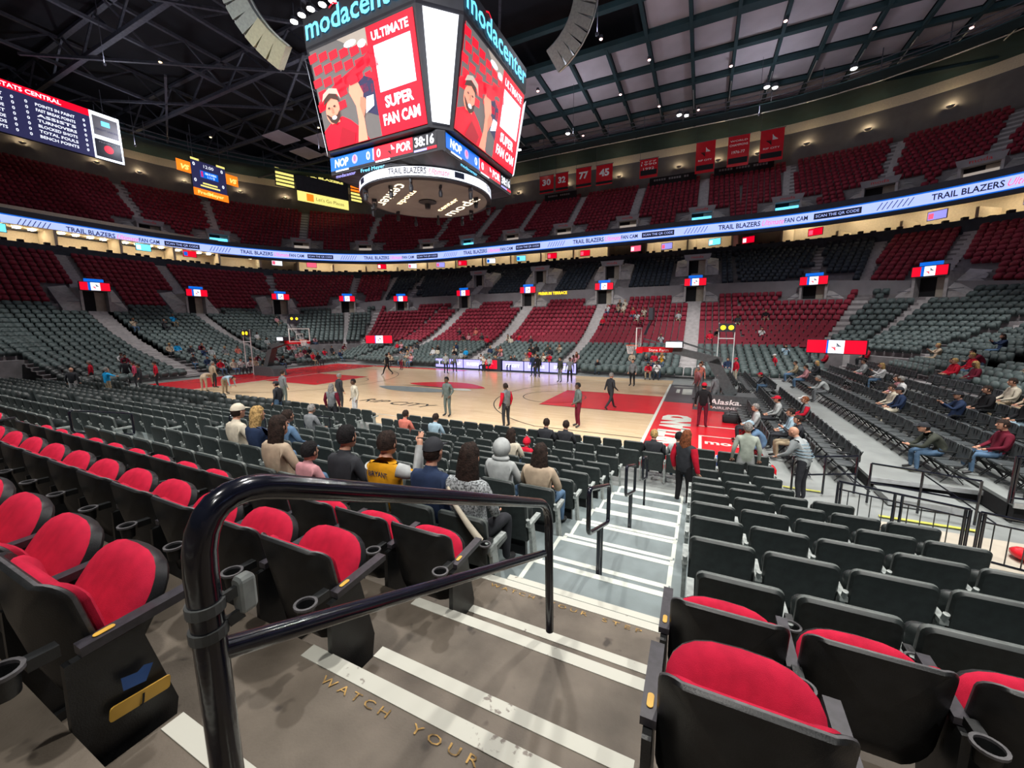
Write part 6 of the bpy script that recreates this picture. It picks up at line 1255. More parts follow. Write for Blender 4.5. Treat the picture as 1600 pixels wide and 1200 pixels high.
# ------------------------------------------------------------------ basket units
def basket(s, label):
    t = thing('basketball_hoop', label, 'basketball hoop', (s * 13.1, 0, 0), 0 if s > 0 else PI)
    # local +x points away from the court; the board stands at x = 0
    m = MB(); 
    for y0, y1, z0, z1 in ((-.915, .915, 2.9, 2.96), (-.915, .915, 3.91, 3.97), (-.915, -.855, 2.96, 3.91), (.855, .915, 2.96, 3.91)): m.box(0, .04, y0, y1, z0, z1)
    for y0, y1, z0, z1 in ((-.3, .3, 3.1, 3.14), (-.3, .3, 3.51, 3.55), (-.3, -.26, 3.14, 3.51), (.26, .3, 3.14, 3.51)): m.box(-.004, .0, y0, y1, z0, z1)
    m.build('backboard_frame', ['white'], t); g = MB().box(.012, .024, -.86, .86, 2.95, 3.92).build('glass', [GLASS], t)
    m = MB(); m.tube([(-.38 + .23 * math.cos(a), .23 * math.sin(a), 3.05) for a in [2 * PI * i / 20 for i in range(20)]], .012, 6, closed=True); m.box(-.16, 0, -.06, .06, 3.0, 3.06); m.build('rim', ['hoop_orange'], t)
    m = MB()
    for i in range(12):
        for q in (1, -1):
            pts = [(-.38 + (.22 - .1 * k / 4) * math.cos(2 * PI * i / 12 + q * .26 * k), (.22 - .1 * k / 4) * math.sin(2 * PI * i / 12 + q * .26 * k), 3.04 - .11 * k) for k in range(5)]; m.tube(pts, .006, 4)
    m.build('net', ['white'], t)
    m = MB(); m.box(-.01, .1, -.915, .915, 2.84, 2.9); m.bar((.05, -.9, 2.86), (.35, -.9, 2.86), .05, .3); m.build('edge_padding', ['court_red'], t)
    m = MB(); m.box(.1, 1.75, -.16, .16, 2.72, 2.98, 0); fq = lambda x, z: (x, -.165, z)
    put(m, 'State Farm', (lambda x, z: (.55 + x, -.166, 2.77 + z)) if s > 0 else (lambda x, z: (.55 + x, -.166, 2.77 + z)), 0, 0, .14, 1, width=.95); m.build('arm_padding', ['court_red', 'white'], t)
    m = MB(); m.bar((1.7, 0, 2.85), (3.9, 0, 2.35), .5, .34); m.bar((.25, 0, 3.4), (1.9, 0, 2.95), .06); m.bar((1.9, 0, 3.3), (3.6, 0, 2.75), .08); m.bar((3.5, 0, 2.4), (4.4, 0, .75), .5, .5); m.build('boom', ['pad_grey'], t)
    m = MB(); m.box(1.35, 2.15, -.5, .5, 2.98, 3.28, 0); 
    for yy in (-.505, .505): m.quad((1.38, yy, 3.0), (2.12, yy, 3.0), (2.12, yy, 3.26), (1.38, yy, 3.26), 1)
    m.build('sponsor_box', ['jumbo_body', 'led_white'], t)
    m = MB(); m.prism([(3.2, -.62), (5.4, -.62), (5.4, .62), (3.2, .62)], 0, .78, 0); m.add([(3.2, -.62, 0), (3.2, .62, 0), (3.2, .62, .78), (3.2, -.62, .78), (2.75, -.55, 0), (2.75, .55, 0), (2.95, .55, .6), (2.95, -.55, .6)], [(0, 4, 7, 3), (4, 5, 6, 7), (5, 1, 2, 6), (3, 7, 6, 2)], 0)
    put(m, 'Alaska.', lambda x, z: (3.45 + x, -.63, .36 + z), 0, 0, .24, 1, width=1.35, slant=.2, bold=.02); put(m, 'AIRLINES', lambda x, z: (3.6 + x, -.63, .13 + z), 0, 0, .12, 1, width=1.1)
    m.build('base', ['pad_grey', 'white'], t)
    # shot clock above the board
    c = MB(); c.box(.5, .7, -.48, .48, 4.35, 4.95, 0); c.quad((.49, .44, 4.6), (.49, -.44, 4.6), (.49, -.44, 4.9), (.49, .44, 4.9), 1)
    for dd in (.22, -.22): fell(c, lambda x, z, dd=dd: (.485, dd - x, 4.75 + z), 0, 0, .12, .11, 2, 10)
    for y in (-.4, .4): c.bar((.6, y, 4.35), (.3, y * .6, 3.6), .05, mi=0)
    sc_ = c.build('shot_clock', ['jumbo_body', 'led_text', 'led_amber'], t)
    return t
GLASS = bpy.data.materials.new('clear_board'); GLASS.use_nodes = True; b_ = GLASS.node_tree.nodes['Principled BSDF']; b_.inputs['Transmission Weight'].default_value = 1; b_.inputs['Roughness'].default_value = .02; b_.inputs['IOR'].default_value = 1.05; b_.inputs['Base Color'].default_value = (.95, .97, .97, 1)
_n = GLASS.node_tree.nodes.new('ShaderNodeTexNoise'); _n.inputs['Scale'].default_value = 9; _m = GLASS.node_tree.nodes.new('ShaderNodeMapRange'); _m.inputs[3].default_value = .01; _m.inputs[4].default_value = .05
GLASS.node_tree.links.new(_n.outputs['Fac'], _m.inputs[0]); GLASS.node_tree.links.new(_m.outputs[0], b_.inputs['Roughness'])
basket(1, 'basketball hoop with glass board on long padded boom, right end'); basket(-1, 'basketball hoop with glass board facing right, left end')
# free-standing shot clocks seen over the far rows
for x, y, z, nm in ((17.6, 9.2, 3.6, 'right'), (-19.4, -.4, 3.3, 'left')):
    t = thing('shot_clock', f'yellow-lit shot clock on a white framed stand, far {nm}', 'shot clock', (x, y, 0)); MB().box(-.5, .5, -.12, .12, z, z + .55).build('case', ['jumbo_body'], t)
    m = MB(); [fell(m, lambda a, b, d=d: (d + a, -.13, z + .28 + b), 0, 0, .17, .16, 0, 10) for d in (-.24, .24)]; m.build('digits', ['led_amber'], t)
    m = MB(); [m.bar((q * .48, 0, 0), (q * .48, 0, z + .6), .05) for q in (-1, 1)]; m.bar((-.48, 0, z - .45), (.48, 0, z - .45), .06); m.build('stand', ['white'], t)
# ------------------------------------------------------------------ scorers table with LED boards
for i, (x0, x1, k_) in enumerate(((-7.5, -5.9, 0), (-5.85, -4.3, 0), (-4.25, -2.2, 0), (-.1, 2.0, 0), (2.05, 4.4, 0), (4.45, 6.8, 0))):
    t = thing('led_board', f'purple lit courtside advertising board, {ordn(i)} from the left', 'advertising board', ((x0 + x1) / 2, 10.35, 0), 0, 'courtside boards'); w_ = (x1 - x0) / 2
    MB().box(-w_, w_, 0, .35, 0, .95).build('table', ['jumbo_body'], t); m = MB(); m.quad((-w_ + .02, -.01, .12), (w_ - .02, -.01, .12), (w_ - .02, -.01, .92), (-w_ + .02, -.01, .92), 0)
    put(m, ('RIP CITY' if i % 2 else 'BLAZERS'), lambda a, b: (a, -.02, b), 0, .4, .26, 1, width=w_ * 1.3, center=True, bold=.03); m.build('screen', ['led_purple', 'led_white'], t)
t = thing('podium', 'dark podium with red lit emblem screen between the purple boards', 'podium', (-1.12, 10.1, 0)); MB().box(-.95, .95, 0, .5, 0, 1.1).build('cabinet', ['jumbo_body'], t)
m = MB(); m.quad((-.6, -.01, .2), (.6, -.01, .2), (.6, -.01, .98), (-.6, -.01, .98), 0); pinwheel(m, lambda a, b: (a, -.02, .6 + b), 0, 0, .25, 1, 1); m.build('screen', ['led_red', 'led_pink'], t)
# ------------------------------------------------------------------ right-hand risers, folding chairs and rails
RIS = [(18.05, 0), (18.98, 0), (19.9, 0), (21.9, .3), (22.85, .42), (23.75, .55), (24.65, .7), (25.55, .9)]
for i, (x0, x1, y0, z) in enumerate(((20.05, 22.05, -8.95, .3), (22.05, 23.0, -9.9, .42), (23.0, 23.9, -9.9, .55), (23.9, 24.8, -9.9, .7), (24.8, 26.1, -9.9, .9))):
    t = thing('stage_riser', f'grey seating riser platform, {ordn(i)} step up from the court', 'platform', ((x0 + x1) / 2, 0, 0), 0, 'right-hand risers'); w_ = (x1 - x0) / 2
    MB().box(-w_, w_, y0, 10.8, z - .07, z).build('deck', ['floor_grey'], t); m = MB(); m.box(-w_, w_, y0 - .03, y0, z - .1, z + .005, 0); m.box(-w_, -w_ + .03, y0, 10.8, 0, z - .07, 1); m.box(-w_, w_, y0 + .1, y0 + .14, 0, z - .1, 1); m.build('fascia', ['silver', 'dark_void'], t)
t = thing('portable_steps', 'low pale step unit below the platform edge at the right', 'steps', (20.6, -9.4, 0)); MB().box(-.5, .85, -.5, .35, 0, .14).build('lower_step', ['floor_grey'], t); MB().box(-.5, .82, -.53, -.5, .0, .15).build('front_edge', ['silver'], t)
def fchair_frame(mb):
    for s in (-1, 1):
        x = s * .23; mb.tube([(x, .5, .02), (x * .98, .12, .5), (x * .94, -.02, .88)], .012, 6); mb.tube([(x * .9, .08, .02), (x * .9, .42, .44)], .012, 6); mb.bar((x, .02, .66), (x, .38, .66), .045, .025)
    mb.tube([(-.22, .1, .12), (.22, .1, .12)], .01, 5); mb.tube([(-.22, .46, .12), (.22, .46, .12)], .01, 5)
def fchair_seat(mb): mb.pad(rrect(.42, .4, .05, 3, 0, .26), .04, .012, lambda u, v, w: (u, v, .45 + w), 0, bulge=.008)
def fchair_back(mb):
    mb.pad(rrect(.44, .36, .04, 3, 0, .72), .025, .008, lambda u, v, w: (u, .02 + (.88 - v) * .12 + w + .5 * u * u, v), 0)
    for q in range(4): mb.box(-.17 + .11 * q, -.155 + .11 * q, -.005, .055, .57, .86, 1)
FC = {'frame': mk_(fchair_frame, ['chair_black'], 'frame'), 'seat': mk_(fchair_seat, ['chair_grey'], 'seat'), 'backrest': mk_(fchair_back, ['chair_grey', 'chair_black'], 'backrest')}
FC1 = one([(fchair_frame, [0]), (fchair_seat, [1]), (fchair_back, [1, 0])], ['chair_black', 'chair_grey'])
nfc = 0
for r, (x, z) in enumerate(RIS):
    y0 = -8.5 if r < 4 else -9.5; k = 0; y = y0
    if r == 0: y = -7.6
    while y < 10.4:
        if not (r < 2 and -1.6 < y < 1.6 and r == 0) and not any(abs(y - a) < .6 for a in (3.4,)):
            if inview(x, y, z + .5):
                lab = f'black folding chair facing the court, {ordn(r)} row from court, {ordn(k)} chair from the near end'
                if Vector((x - 16, y + 21.3, z - 4)).length < 17 and nfc < 90:
                    t = thing('folding_chair', lab, 'folding chair', (x, y, z), PI / 2, 'folding chairs at the right end')
                    for kk in FC: inst(kk, FC[kk], t)
                else: tag(inst('folding_chair', FC1, None, (x, y, z), PI / 2), lab, 'folding chair', 'folding chairs at the right end')
                nfc += 1
            k += 1
        y += .55
def fence(label, a, b, z, h, gap=.14, n_post=None):
    t = thing('guard_rail', label, 'railing', (a[0], a[1], z)); A = Vector((0, 0, 0)); B = Vector((b[0] - a[0], b[1] - a[1], 0)); up_ = Vector((0, 0, 1)); L = B.length; d = B / L
    for zz, nm in ((h, 'top_rail'), (.12, 'bottom_rail')): MB().tube([A + up_ * zz, B + up_ * zz], .022, 8).build(nm, ['rail_paint'], t)
    n = int(L / gap)
    for i in range(1, n):
        if i * gap < L: MB().tube([d * (i * gap) + up_ * .12, d * (i * gap) + up_ * (h - (.16 if h > .9 else 0))], .009, 5).build('baluster', ['rail_paint'], t)
    MB().tube([A + up_ * (h - .16), B + up_ * (h - .16)], .016, 6).build('middle_rail', ['rail_paint'], t)
    for i in range((n_post or max(2, int(L / 1.6) + 1))):
        for o_ in (-.05, .05): q = d * min(L, max(0, L * i / ((n_post or max(2, int(L / 1.6) + 1)) - 1) + o_)); MB().tube([q, q + up_ * h], .024, 8).build('post', ['rail_paint'], t)
    return t
fence('black guard rail with thin balusters curving behind the near right rows', (18.7, -11.6), (20.35, -12.2), 0, .95, .17, 3); fence('black guard rail with thin balusters at the right edge of the near rows', (20.45, -12.25), (23.4, -13.2), 0, .95, .17, 3)
fence('black railing on the raised platform before the person in maroon', (21.95, -9.95), (24.6, -9.95), .42, 1.0, .2, 3)
for i, (x0, y0, x1, y1) in enumerate(((18.2, -10.2, 19.6, -9.5), (19.7, -10.0, 21.3, -10.4))):
    t = thing('guard_rail', f'plain black pipe rail below the platform edge, {ordn(i)} of two', 'railing', (x0, y0, 0)); B = Vector((x1 - x0, y1 - y0, 0))
    for zz in (.95, .5): MB().tube([(0, 0, zz), B + Vector((0, 0, zz))], .022, 8).build('rail', ['rail_paint'], t)
    for q in (0, .5, 1): MB().tube([B * q, B * q + Vector((0, 0, .95))], .024, 8).build('post', ['rail_paint'], t)
    MB().tube([B * .5 + Vector((0, 0, .9)), B + Vector((.3, 0, .1))], .016, 6).build('brace', ['rail_paint'], t)
m = MB(); m.box(19.7, 21.2, -10.75, -10.66, 0, .012, 0); m.box(17.9, 18.9, -9.75, -9.68, 0, .012, 0); struct(m.build('trim_3', ['yellow_tape']))
m = MB(); m.box(19.5, 28, -14.8, -14.7, -.03, .9, 0); m.box(19.5, 28, -14.8, -11, -.03, .004, 0); struct(m.build('wall_ramp', ['tan_wall']))
o = MB(); 
for i in range(5): o.ball((.0 + .17 * i, .05 * math.sin(i * 2), .12), .16, 10, sc_=(1, 1.3, .6))
o = o.build('red_cloth_pile', ['court_red'], smooth=60); o.location = (21.3, -11.75, 0); tag(o, 'crumpled bright red cloth bundle beyond the guard rail at the right edge', 'cloth')
for x, y, sx_, sy_, h_, m_, nm, lab in ((17.5, -2.7, .45, .28, .28, 'dark_void', 'duffel_bag', 'dark duffel bag lying on the red apron, left of a pair'), (17.55, -1.9, .4, .28, .26, 'c_charcoal', 'duffel_bag', 'dark duffel bag on the red apron nearest the basket base'),
        (16.9, -8.9, .3, .22, .34, 'led_off_blue', 'cooler_box', 'blue and white cooler box beside the pale blazer'), (17.75, -9.3, .26, .2, .36, 'court_red', 'plastic_tub', 'red plastic tub right of the pale blazer')):
    if m_ not in MT: dm(m_, (.02, .12, .5) if 'blue' in m_ else (.03, .032, .038), .5, noise=.1)
    t = thing(nm, lab, nm.split('_')[-1], (x, y, 0)); b = MB(); b.pad(rrect(sx_ * 2, sy_ * 2, .08, 4), h_, .05, lambda u, v, w: (u, v, w + h_ / 2 + .002), 0); b.build('body', [m_], t, 50)
    MB().tube([(-sx_ * .5, 0, h_), (-sx_ * .4, 0, h_ + .1), (sx_ * .4, 0, h_ + .1), (sx_ * .5, 0, h_)], .015, 6).build('handle', ['white' if 'cooler' in nm else 'dark_void'], t)
    if 'cooler' in nm: MB().box(-sx_ * 1.01, sx_ * 1.01, -sy_ * 1.01, sy_ * 1.01, h_ * .7, h_ * .9).build('lid', ['white'], t)
# ------------------------------------------------------------------ handrails on the main aisle
XR = 15.2
def rail_curve(P, r, n=6):
    out = []; P = [Vector(p) for p in P]
    for i, p in enumerate(P):
        if 0 < i < len(P) - 1:
            a = (P[i - 1] - p); b = (P[i + 1] - p); k = min(r, a.length * .45, b.length * .45); a = p + a.normalized() * k; b = p + b.normalized() * k
            out += [a * (1 - t) ** 2 + p * 2 * t * (1 - t) + b * t * t for t in [j / n for j in range(n + 1)]]
        else: out.append(p)
    return out
t = thing('handrail', 'large glossy black handrail on the aisle in the foreground', 'handrail', (XR, -20.94, 0))
MB().tube(rail_curve([(0, 0, 2.76), (0, 0, 3.86), (0, 1.82, 3.03), (0, 1.86, 2.12)], .17, 8), .0265, 20).build('pipe_frame', ['rail_paint'], t, 60)
MB().tube([(0, .01, 3.52), (0, 1.74, 2.74)], .021, 16).build('lower_rail', ['rail_paint'], t, 60)
for zz in (3.56, 3.61): MB().lathe([(.026, 0), (.031, 0), (.031, .02), (.026, .02)], 16, (0, 0, zz)).bar((.012, .026, zz + .012), (.02, .05, zz + .02), .01, .02).build('strap', ['clamp_rubber'], t)
c = MB(); c.pad(rrect(.03, .075, .01, 3), .03, .005, lambda u, v, w: (u + .018, .058 + w, 3.615 + v), 0); c.build('holder', ['grey_plastic'], t)
MB().lathe([(0, .012), (.06, .01), (.06, 0)], 14, (0, 0, 2.76)).build('base_plate', ['rail_paint'], t)
def loop_rail(y, z, L, drop, zf, label, h1=.44, h2=.46, posts=(.5, .62)):
    t = thing('handrail', label, 'handrail', (15.15, y, zf)); z -= zf
    pts = rail_curve([(0, .2, z - .12 - h1 * .0), (0, 0, z), (0, 0, z - h1), (0, L, z - drop - h2), (0, L, z - drop), (0, .2, z - .12)][1:] , .07, 5)
    P = [(0, 0, z), (0, L, z - drop), (0, L, z - drop - h2), (0, 0, z - h1)]; P = [Vector(p) for p in P]; out = []
    for i in range(4):
        p = P[i]; a = (P[i - 1] - p).normalized() * .07 + p; b = (P[(i + 1) % 4] - p).normalized() * .07 + p
        out += [a * (1 - q) ** 2 + p * 2 * q * (1 - q) + b * q * q for q in [j / 4 for j in range(5)]]
    MB().tube(out, .022, 12, closed=True).build('pipe_frame', ['rail_paint'], t, 60)
    for q in posts: f = q; MB().tube([(0, L * f, z - h1 - (drop + h2 - h1) * f), (0, L * f, 0)], .022, 10).build('post', ['rail_paint'], t, 60)
    return t
loop_rail(-17.9, 2.63, .92, .31, 1.3, 'black looped handrail with twin posts, nearest one below the concrete steps')
loop_rail(-15.75, 2.12, .92, .28, .86, 'black looped handrail with twin posts, second one down the aisle')
loop_rail(-13.75, 1.62, .7, .2, .42, 'black looped handrail on one post at the foot of the aisle', posts=(.6,))
for i, (x, y, z) in enumerate(((5.1, -18.3, 1.55), (5.1, -15.5, .86), (5.1, -13.4, .42))):
    t = loop_rail(y, z + 1.0, .9, .25, z, f'small black looped handrail on the second near aisle, {ordn(i)} one down'); t.location.x = x
# stickers and row plate on the nearest aisle standard
t = thing('row_plate', 'yellow plate with black letter J on the nearest aisle seat end', 'plate', (14.165, -20.94, 2.42))
m = MB(); F_ = lambda a, b: (0, .13 + a * .93 + b * .15, .33 + b * .95 - a * .08)
m.add([F_(x, z) for x, z in rrect(.19, .055, .01, 2, .09, .0)] + [tuple(Vector(F_(x, z)) - Vector((.006, 0, 0))) for x, z in rrect(.19, .055, .01, 2, .09, .0)], [tuple(range(12)), tuple(range(23, 11, -1))] + [(i, i + 12, (i + 1) % 12 + 12, (i + 1) % 12) for i in range(12)], 0)
put(m, 'J', lambda a, b: tuple(Vector(F_(a, b)) + Vector((.004, 0, 0))), .09, -.017, .034, 1, center=True, bold=.03); m.build('plate', ['yellow_tag', 'dark_void'], t)
m = MB(); m.add([tuple(Vector(F_(a, b)) + Vector((.002, 0, 0))) for a, b in ((.03, .07), (.1, .06), (.12, .12), (.09, .13), (.07, .115), (.02, .125))], [(0, 1, 2, 3, 4, 5)]); m.build('blue_sticker', ['blue_tag'], t, label='torn blue sticker')
for i, (x, y, z) in enumerate(((14.12, -20.94, 2.42), (14.33, -20.09, 2.12), (14.5, -19.24, 1.82), (15.9, -20.09, 2.12), (15.9, -19.24, 1.82))):
    m = MB(); m.pad(rrect(.024, .06, .011, 3), .003, .001, lambda u, v, w: (u, v, w), 0); o = m.build('armrest_tag', ['yellow_tag']); o.location = (x, y + .16, z + .6315); o.rotation_euler = (.058, 0, 0)
    tag(o, f'small brass number tag on the aisle armrest, ' + ('left of the handrail in the nearest row', 'left side, second red row down', 'left side, third red row down', 'right side, nearest red row', 'right side, second red row')[i], 'tag')
# ------------------------------------------------------------------ people
for k, c in dict(c_white=(.6, .6, .6), c_lightgrey=(.36, .38, .38), c_grey=(.16, .17, .18), c_charcoal=(.03, .032, .038), c_black=(.012, .012, .014), c_navy=(.02, .035, .08), c_red=(.5, .01, .03), c_pinkred=(.5, .06, .12), c_pink=(.5, .24, .26), c_salmon=(.55, .16, .12), c_beige=(.42, .33, .24), c_cream=(.55, .5, .4),
                  c_mustard=(.6, .28, .01), c_denim=(.09, .16, .26), c_khaki=(.3, .24, .16), c_olive=(.045, .05, .04), c_paleblue=(.3, .42, .5), c_brightblue=(.01, .28, .6), c_maroon=(.13, .01, .025), c_suitgrey=(.11, .14, .135), c_blazer=(.33, .37, .32), c_speckle=(.25, .27, .28)).items():
    dm(k, c, .85, noise=.15 if k != 'c_speckle' else .8, nscale=9 if k != 'c_speckle' else 60, spec=.2, bump=.15, bscale=120)
dm('skin_a', (.52, .27, .18), .55, noise=.08, nscale=10); dm('skin_d', (.13, .065, .04), .5, noise=.08, nscale=10)
for k, c in dict(h_brown=(.022, .013, .01), h_black=(.008, .007, .008), h_grey=(.2, .19, .18), h_blond=(.36, .23, .09), h_auburn=(.16, .05, .02), h_skin=(.52, .27, .18)).items(): dm(k, c, .85, noise=.5, nscale=30, bump=.9, bscale=70, spec=.25)
dm('stripe_shirt', (.3, .33, .34), .85, noise=.1); dm('shoe', (.02, .02, .022), .5, noise=.2)
def J_(pose):
    st = dict(pel=(0, 0, .96), wai=(0, 0, 1.12), che=(0, .01, 1.32), nb=(0, 0, 1.47), nk=(0, .01, 1.54), hd=(0, .03, 1.66), hl=(-.1, 0, .9), hr=(.1, 0, .9), kl=(-.11, .03, .5), kr=(.11, .03, .5), al=(-.12, -.01, .09), ar=(.12, -.01, .09), tl=(-.15, .15, .035), tr=(.15, .15, .035),
              sl=(-.17, 0, 1.42), sr=(.17, 0, 1.42), el=(-.24, -.03, 1.15), er=(.24, -.03, 1.15), wl=(-.25, .05, .91), wr=(.25, .05, .91))
    si = dict(pel=(0, .2, .53), wai=(0, .15, .7), che=(0, .12, .92), nb=(0, .12, 1.06), nk=(0, .14, 1.13), hd=(0, .18, 1.25), hl=(-.1, .26, .53), hr=(.1, .26, .53), kl=(-.14, .63, .52), kr=(.14, .63, .52), al=(-.14, .6, .09), ar=(.14, .6, .09), tl=(-.16, .75, .035), tr=(.16, .75, .035),
              sl=(-.17, .12, 1.02), sr=(.17, .12, 1.02), el=(-.24, .2, .76), er=(.24, .2, .76), wl=(-.12, .42, .66), wr=(.12, .42, .66))
    P = dict(si if pose.startswith('sit') else st)
    def up_(**k): P.update(k)
    if pose == 'sit_fwd': up_(che=(0, .3, .88), nb=(0, .42, .98), nk=(0, .46, 1.04), hd=(0, .53, 1.14), sl=(-.17, .4, .95), sr=(.17, .4, .95), el=(-.2, .56, .68), er=(.2, .56, .68), wl=(-.05, .74, .68), wr=(.05, .74, .68))
    if pose == 'sit_phone': up_(el=(-.21, .32, .82), er=(.21, .32, .82), wl=(-.07, .5, .98), wr=(.07, .5, .98))
    if pose == 'sit_raise': up_(er=(.34, .2, .98), wr=(.3, .3, 1.24))
    if pose == 'sit_low': P = {k: (v[0] * .75, v[1] * .8, .45 + (v[2] - .45) * .72 if v[2] > .45 else v[2] * .9 + .04) for k, v in P.items()}
    if pose == 'stand_front': up_(el=(-.25, .02, 1.16), er=(.25, .02, 1.16), wl=(-.05, .17, .98), wr=(.05, .17, .98))
    if pose == 'stand_pocket': up_(el=(-.28, -.06, 1.17), er=(.28, -.06, 1.17), wl=(-.2, .06, .96), wr=(.2, .06, .96))
    if pose == 'walk': up_(kl=(-.1, .2, .52), kr=(.1, -.08, .5), al=(-.1, .33, .1), ar=(.1, -.38, .16), tl=(-.1, .48, .05), tr=(.1, -.26, .06), wl=(-.24, -.12, .93), wr=(.24, .2, .95))
    if pose == 'stand_wide': up_(el=(-.42, .05, 1.3), er=(.42, .05, 1.34), wl=(-.6, .2, 1.12), wr=(.64, .1, 1.3))
    if pose == 'bend': up_(wai=(0, .14, 1.05), che=(0, .32, 1.08), nb=(0, .46, 1.06), nk=(0, .52, 1.04), hd=(0, .6, .96), sl=(-.17, .42, 1.05), sr=(.17, .42, 1.05), el=(-.2, .45, .78), er=(.2, .45, .78), wl=(-.18, .5, .54), wr=(.18, .5, .54))
    if pose == 'lean': up_(che=(0, .1, 1.3), nb=(0, .15, 1.44), nk=(0, .18, 1.5), hd=(0, .24, 1.6), sl=(-.17, .12, 1.39), sr=(.17, .12, 1.39), el=(-.24, .22, 1.14), er=(.24, .22, 1.14), wl=(-.16, .42, 1.0), wr=(.16, .42, 1.0))
    return {k: Vector(v) for k, v in P.items()}
BN = [('pel', 'wai', 0), ('wai', 'che', 0), ('che', 'nb', 0), ('nb', 'nk', 2), ('nk', 'hd', 2), ('che', 'sl', 0), ('che', 'sr', 0), ('sl', 'el', 0), ('sr', 'er', 0), ('el', 'wl', 0), ('er', 'wr', 0), ('wl', 'gl', 2), ('wr', 'gr', 2), ('pel', 'hl', 1), ('pel', 'hr', 1), ('hl', 'kl', 1), ('hr', 'kr', 1), ('kl', 'al', 1), ('kr', 'ar', 1), ('al', 'tl', 3), ('ar', 'tr', 3)]
RAD = dict(pel=.135, wai=.125, che=.135, nb=.085, nk=.052, hd=.06, hl=.09, hr=.09, kl=.062, kr=.062, al=.042, ar=.042, tl=.036, tr=.036, sl=.07, sr=.07, el=.048, er=.048, wl=.031, wr=.031, gl=.032, gr=.032)
BODY = {}
def body_mesh(pose):
    if pose in BODY: return BODY[pose]
    P = J_(pose); k_ = .78 if pose == 'sit_low' else 1
    for s in 'lr':
        d = (P['w' + s] - P['e' + s]).normalized(); P['g' + s] = P['w' + s] + d * .07
    names = list(P); idx = {n: i for i, n in enumerate(names)}
    me = bpy.data.meshes.new('body'); me.from_pydata([P[n] for n in names], [(idx[a], idx[b]) for a, b, _ in BN], []); o = bpy.data.objects.new('body', me); COL.objects.link(o)
    md = o.modifiers.new('skin', 'SKIN'); md.use_smooth_shade = True
    for n in names: r = RAD[n] * k_; me.skin_vertices[0].data[idx[n]].radius = (r, r)
    me.skin_vertices[0].data[idx['pel']].use_root = True
    sb = o.modifiers.new('sub', 'SUBSURF'); sb.levels = 1; sb.render_levels = 1
    dg = bpy.context.evaluated_depsgraph_get(); em2 = bpy.data.meshes.new_from_object(o.evaluated_get(dg)); bpy.data.objects.remove(o)
    V = [v.co.copy() for v in em2.vertices]; FS = [tuple(p.vertices) for p in em2.polygons]; mats = []
    for f in FS:
        c = sum((V[i] for i in f), Vector()) / len(f); best = (9, 0)
        for a, b, m_ in BN:
            A, B = P[a], P[b]; ab = B - A; q = max(0, min(1, (c - A).dot(ab) / ab.length_squared)); dd = (c - A - ab * q).length - (RAD[a] * (1 - q) + RAD[b] * q)
            if dd < best[0]: best = (dd, m_)
        mats.append(best[1])
    mb = MB(); mb.v = [tuple(v) for v in V]; mb.f = FS; mb.m = mats
    h = P['hd']; nd = (P['hd'] - P['nk']).normalized()
    s = .9 if pose == 'sit_low' else 1
    mb.ball(tuple(h), .1 * s, 16, 2, (.78, .95, 1.18)); mb.ball((h.x, h.y + .03 * s, h.z - .06 * s), .066 * s, 12, 2, (.85, .95, .9))
    mb.add([(h.x - .014, h.y + .09 * s, h.z + .02), (h.x + .014, h.y + .09 * s, h.z + .02), (h.x + .018, h.y + .092 * s, h.z - .025), (h.x - .018, h.y + .092 * s, h.z - .025), (h.x, h.y + .122 * s, h.z - .018)], [(0, 1, 4), (1, 2, 4), (2, 3, 4), (3, 0, 4)], 2)
    for q in (-1, 1):
        mb.ball((h.x + q * .034, h.y + .084 * s, h.z + .02), .012, 8, 4); mb.ball((h.x + q * .08 * s, h.y, h.z - .005), .022, 8, 2, (.5, .8, 1.3))
    mb.ball((h.x, h.y + .088 * s, h.z - .055 * s), .02, 8, 4, (1.2, .4, .3))
    for s_ in 'lr':   # palm is the skinned end; five separate fingers
        w_, g = P['w' + s_], P['g' + s_]; d = (g - w_).normalized(); sg = -1 if s_ == 'l' else 1; side = d.cross(Vector((0, 1, 0)) if abs(d.y) < .7 else Vector((0, 0, 1))).normalized(); nn = side.cross(d)
        for i in range(4):
            L = (.062, .072, .068, .052)[i]; b0 = g + side * (.024 - .016 * i) + d * .005; bend_ = .35 if not (pose == 'sit_raise' and s_ == 'r' and i == 0) else 0
            mb.tube([b0, b0 + d * L * .5 + nn * .006, b0 + d * L * (1 - bend_ * .4) + nn * L * bend_], [.0095, .0085, .007], 6, 2)
        b0 = w_ + d * .035 + side * .028; mb.tube([b0, b0 + side * .022 + d * .03, b0 + side * .024 + d * .055 + nn * .012], [.011, .0095, .008], 6, 2)
    me2 = mb.mesh('body', ['c_grey', 'c_denim', 'skin_a', 'shoe', 'dark_void'], 70); BODY[pose] = (me2, h, s); return BODY[pose]
HAIR = {}
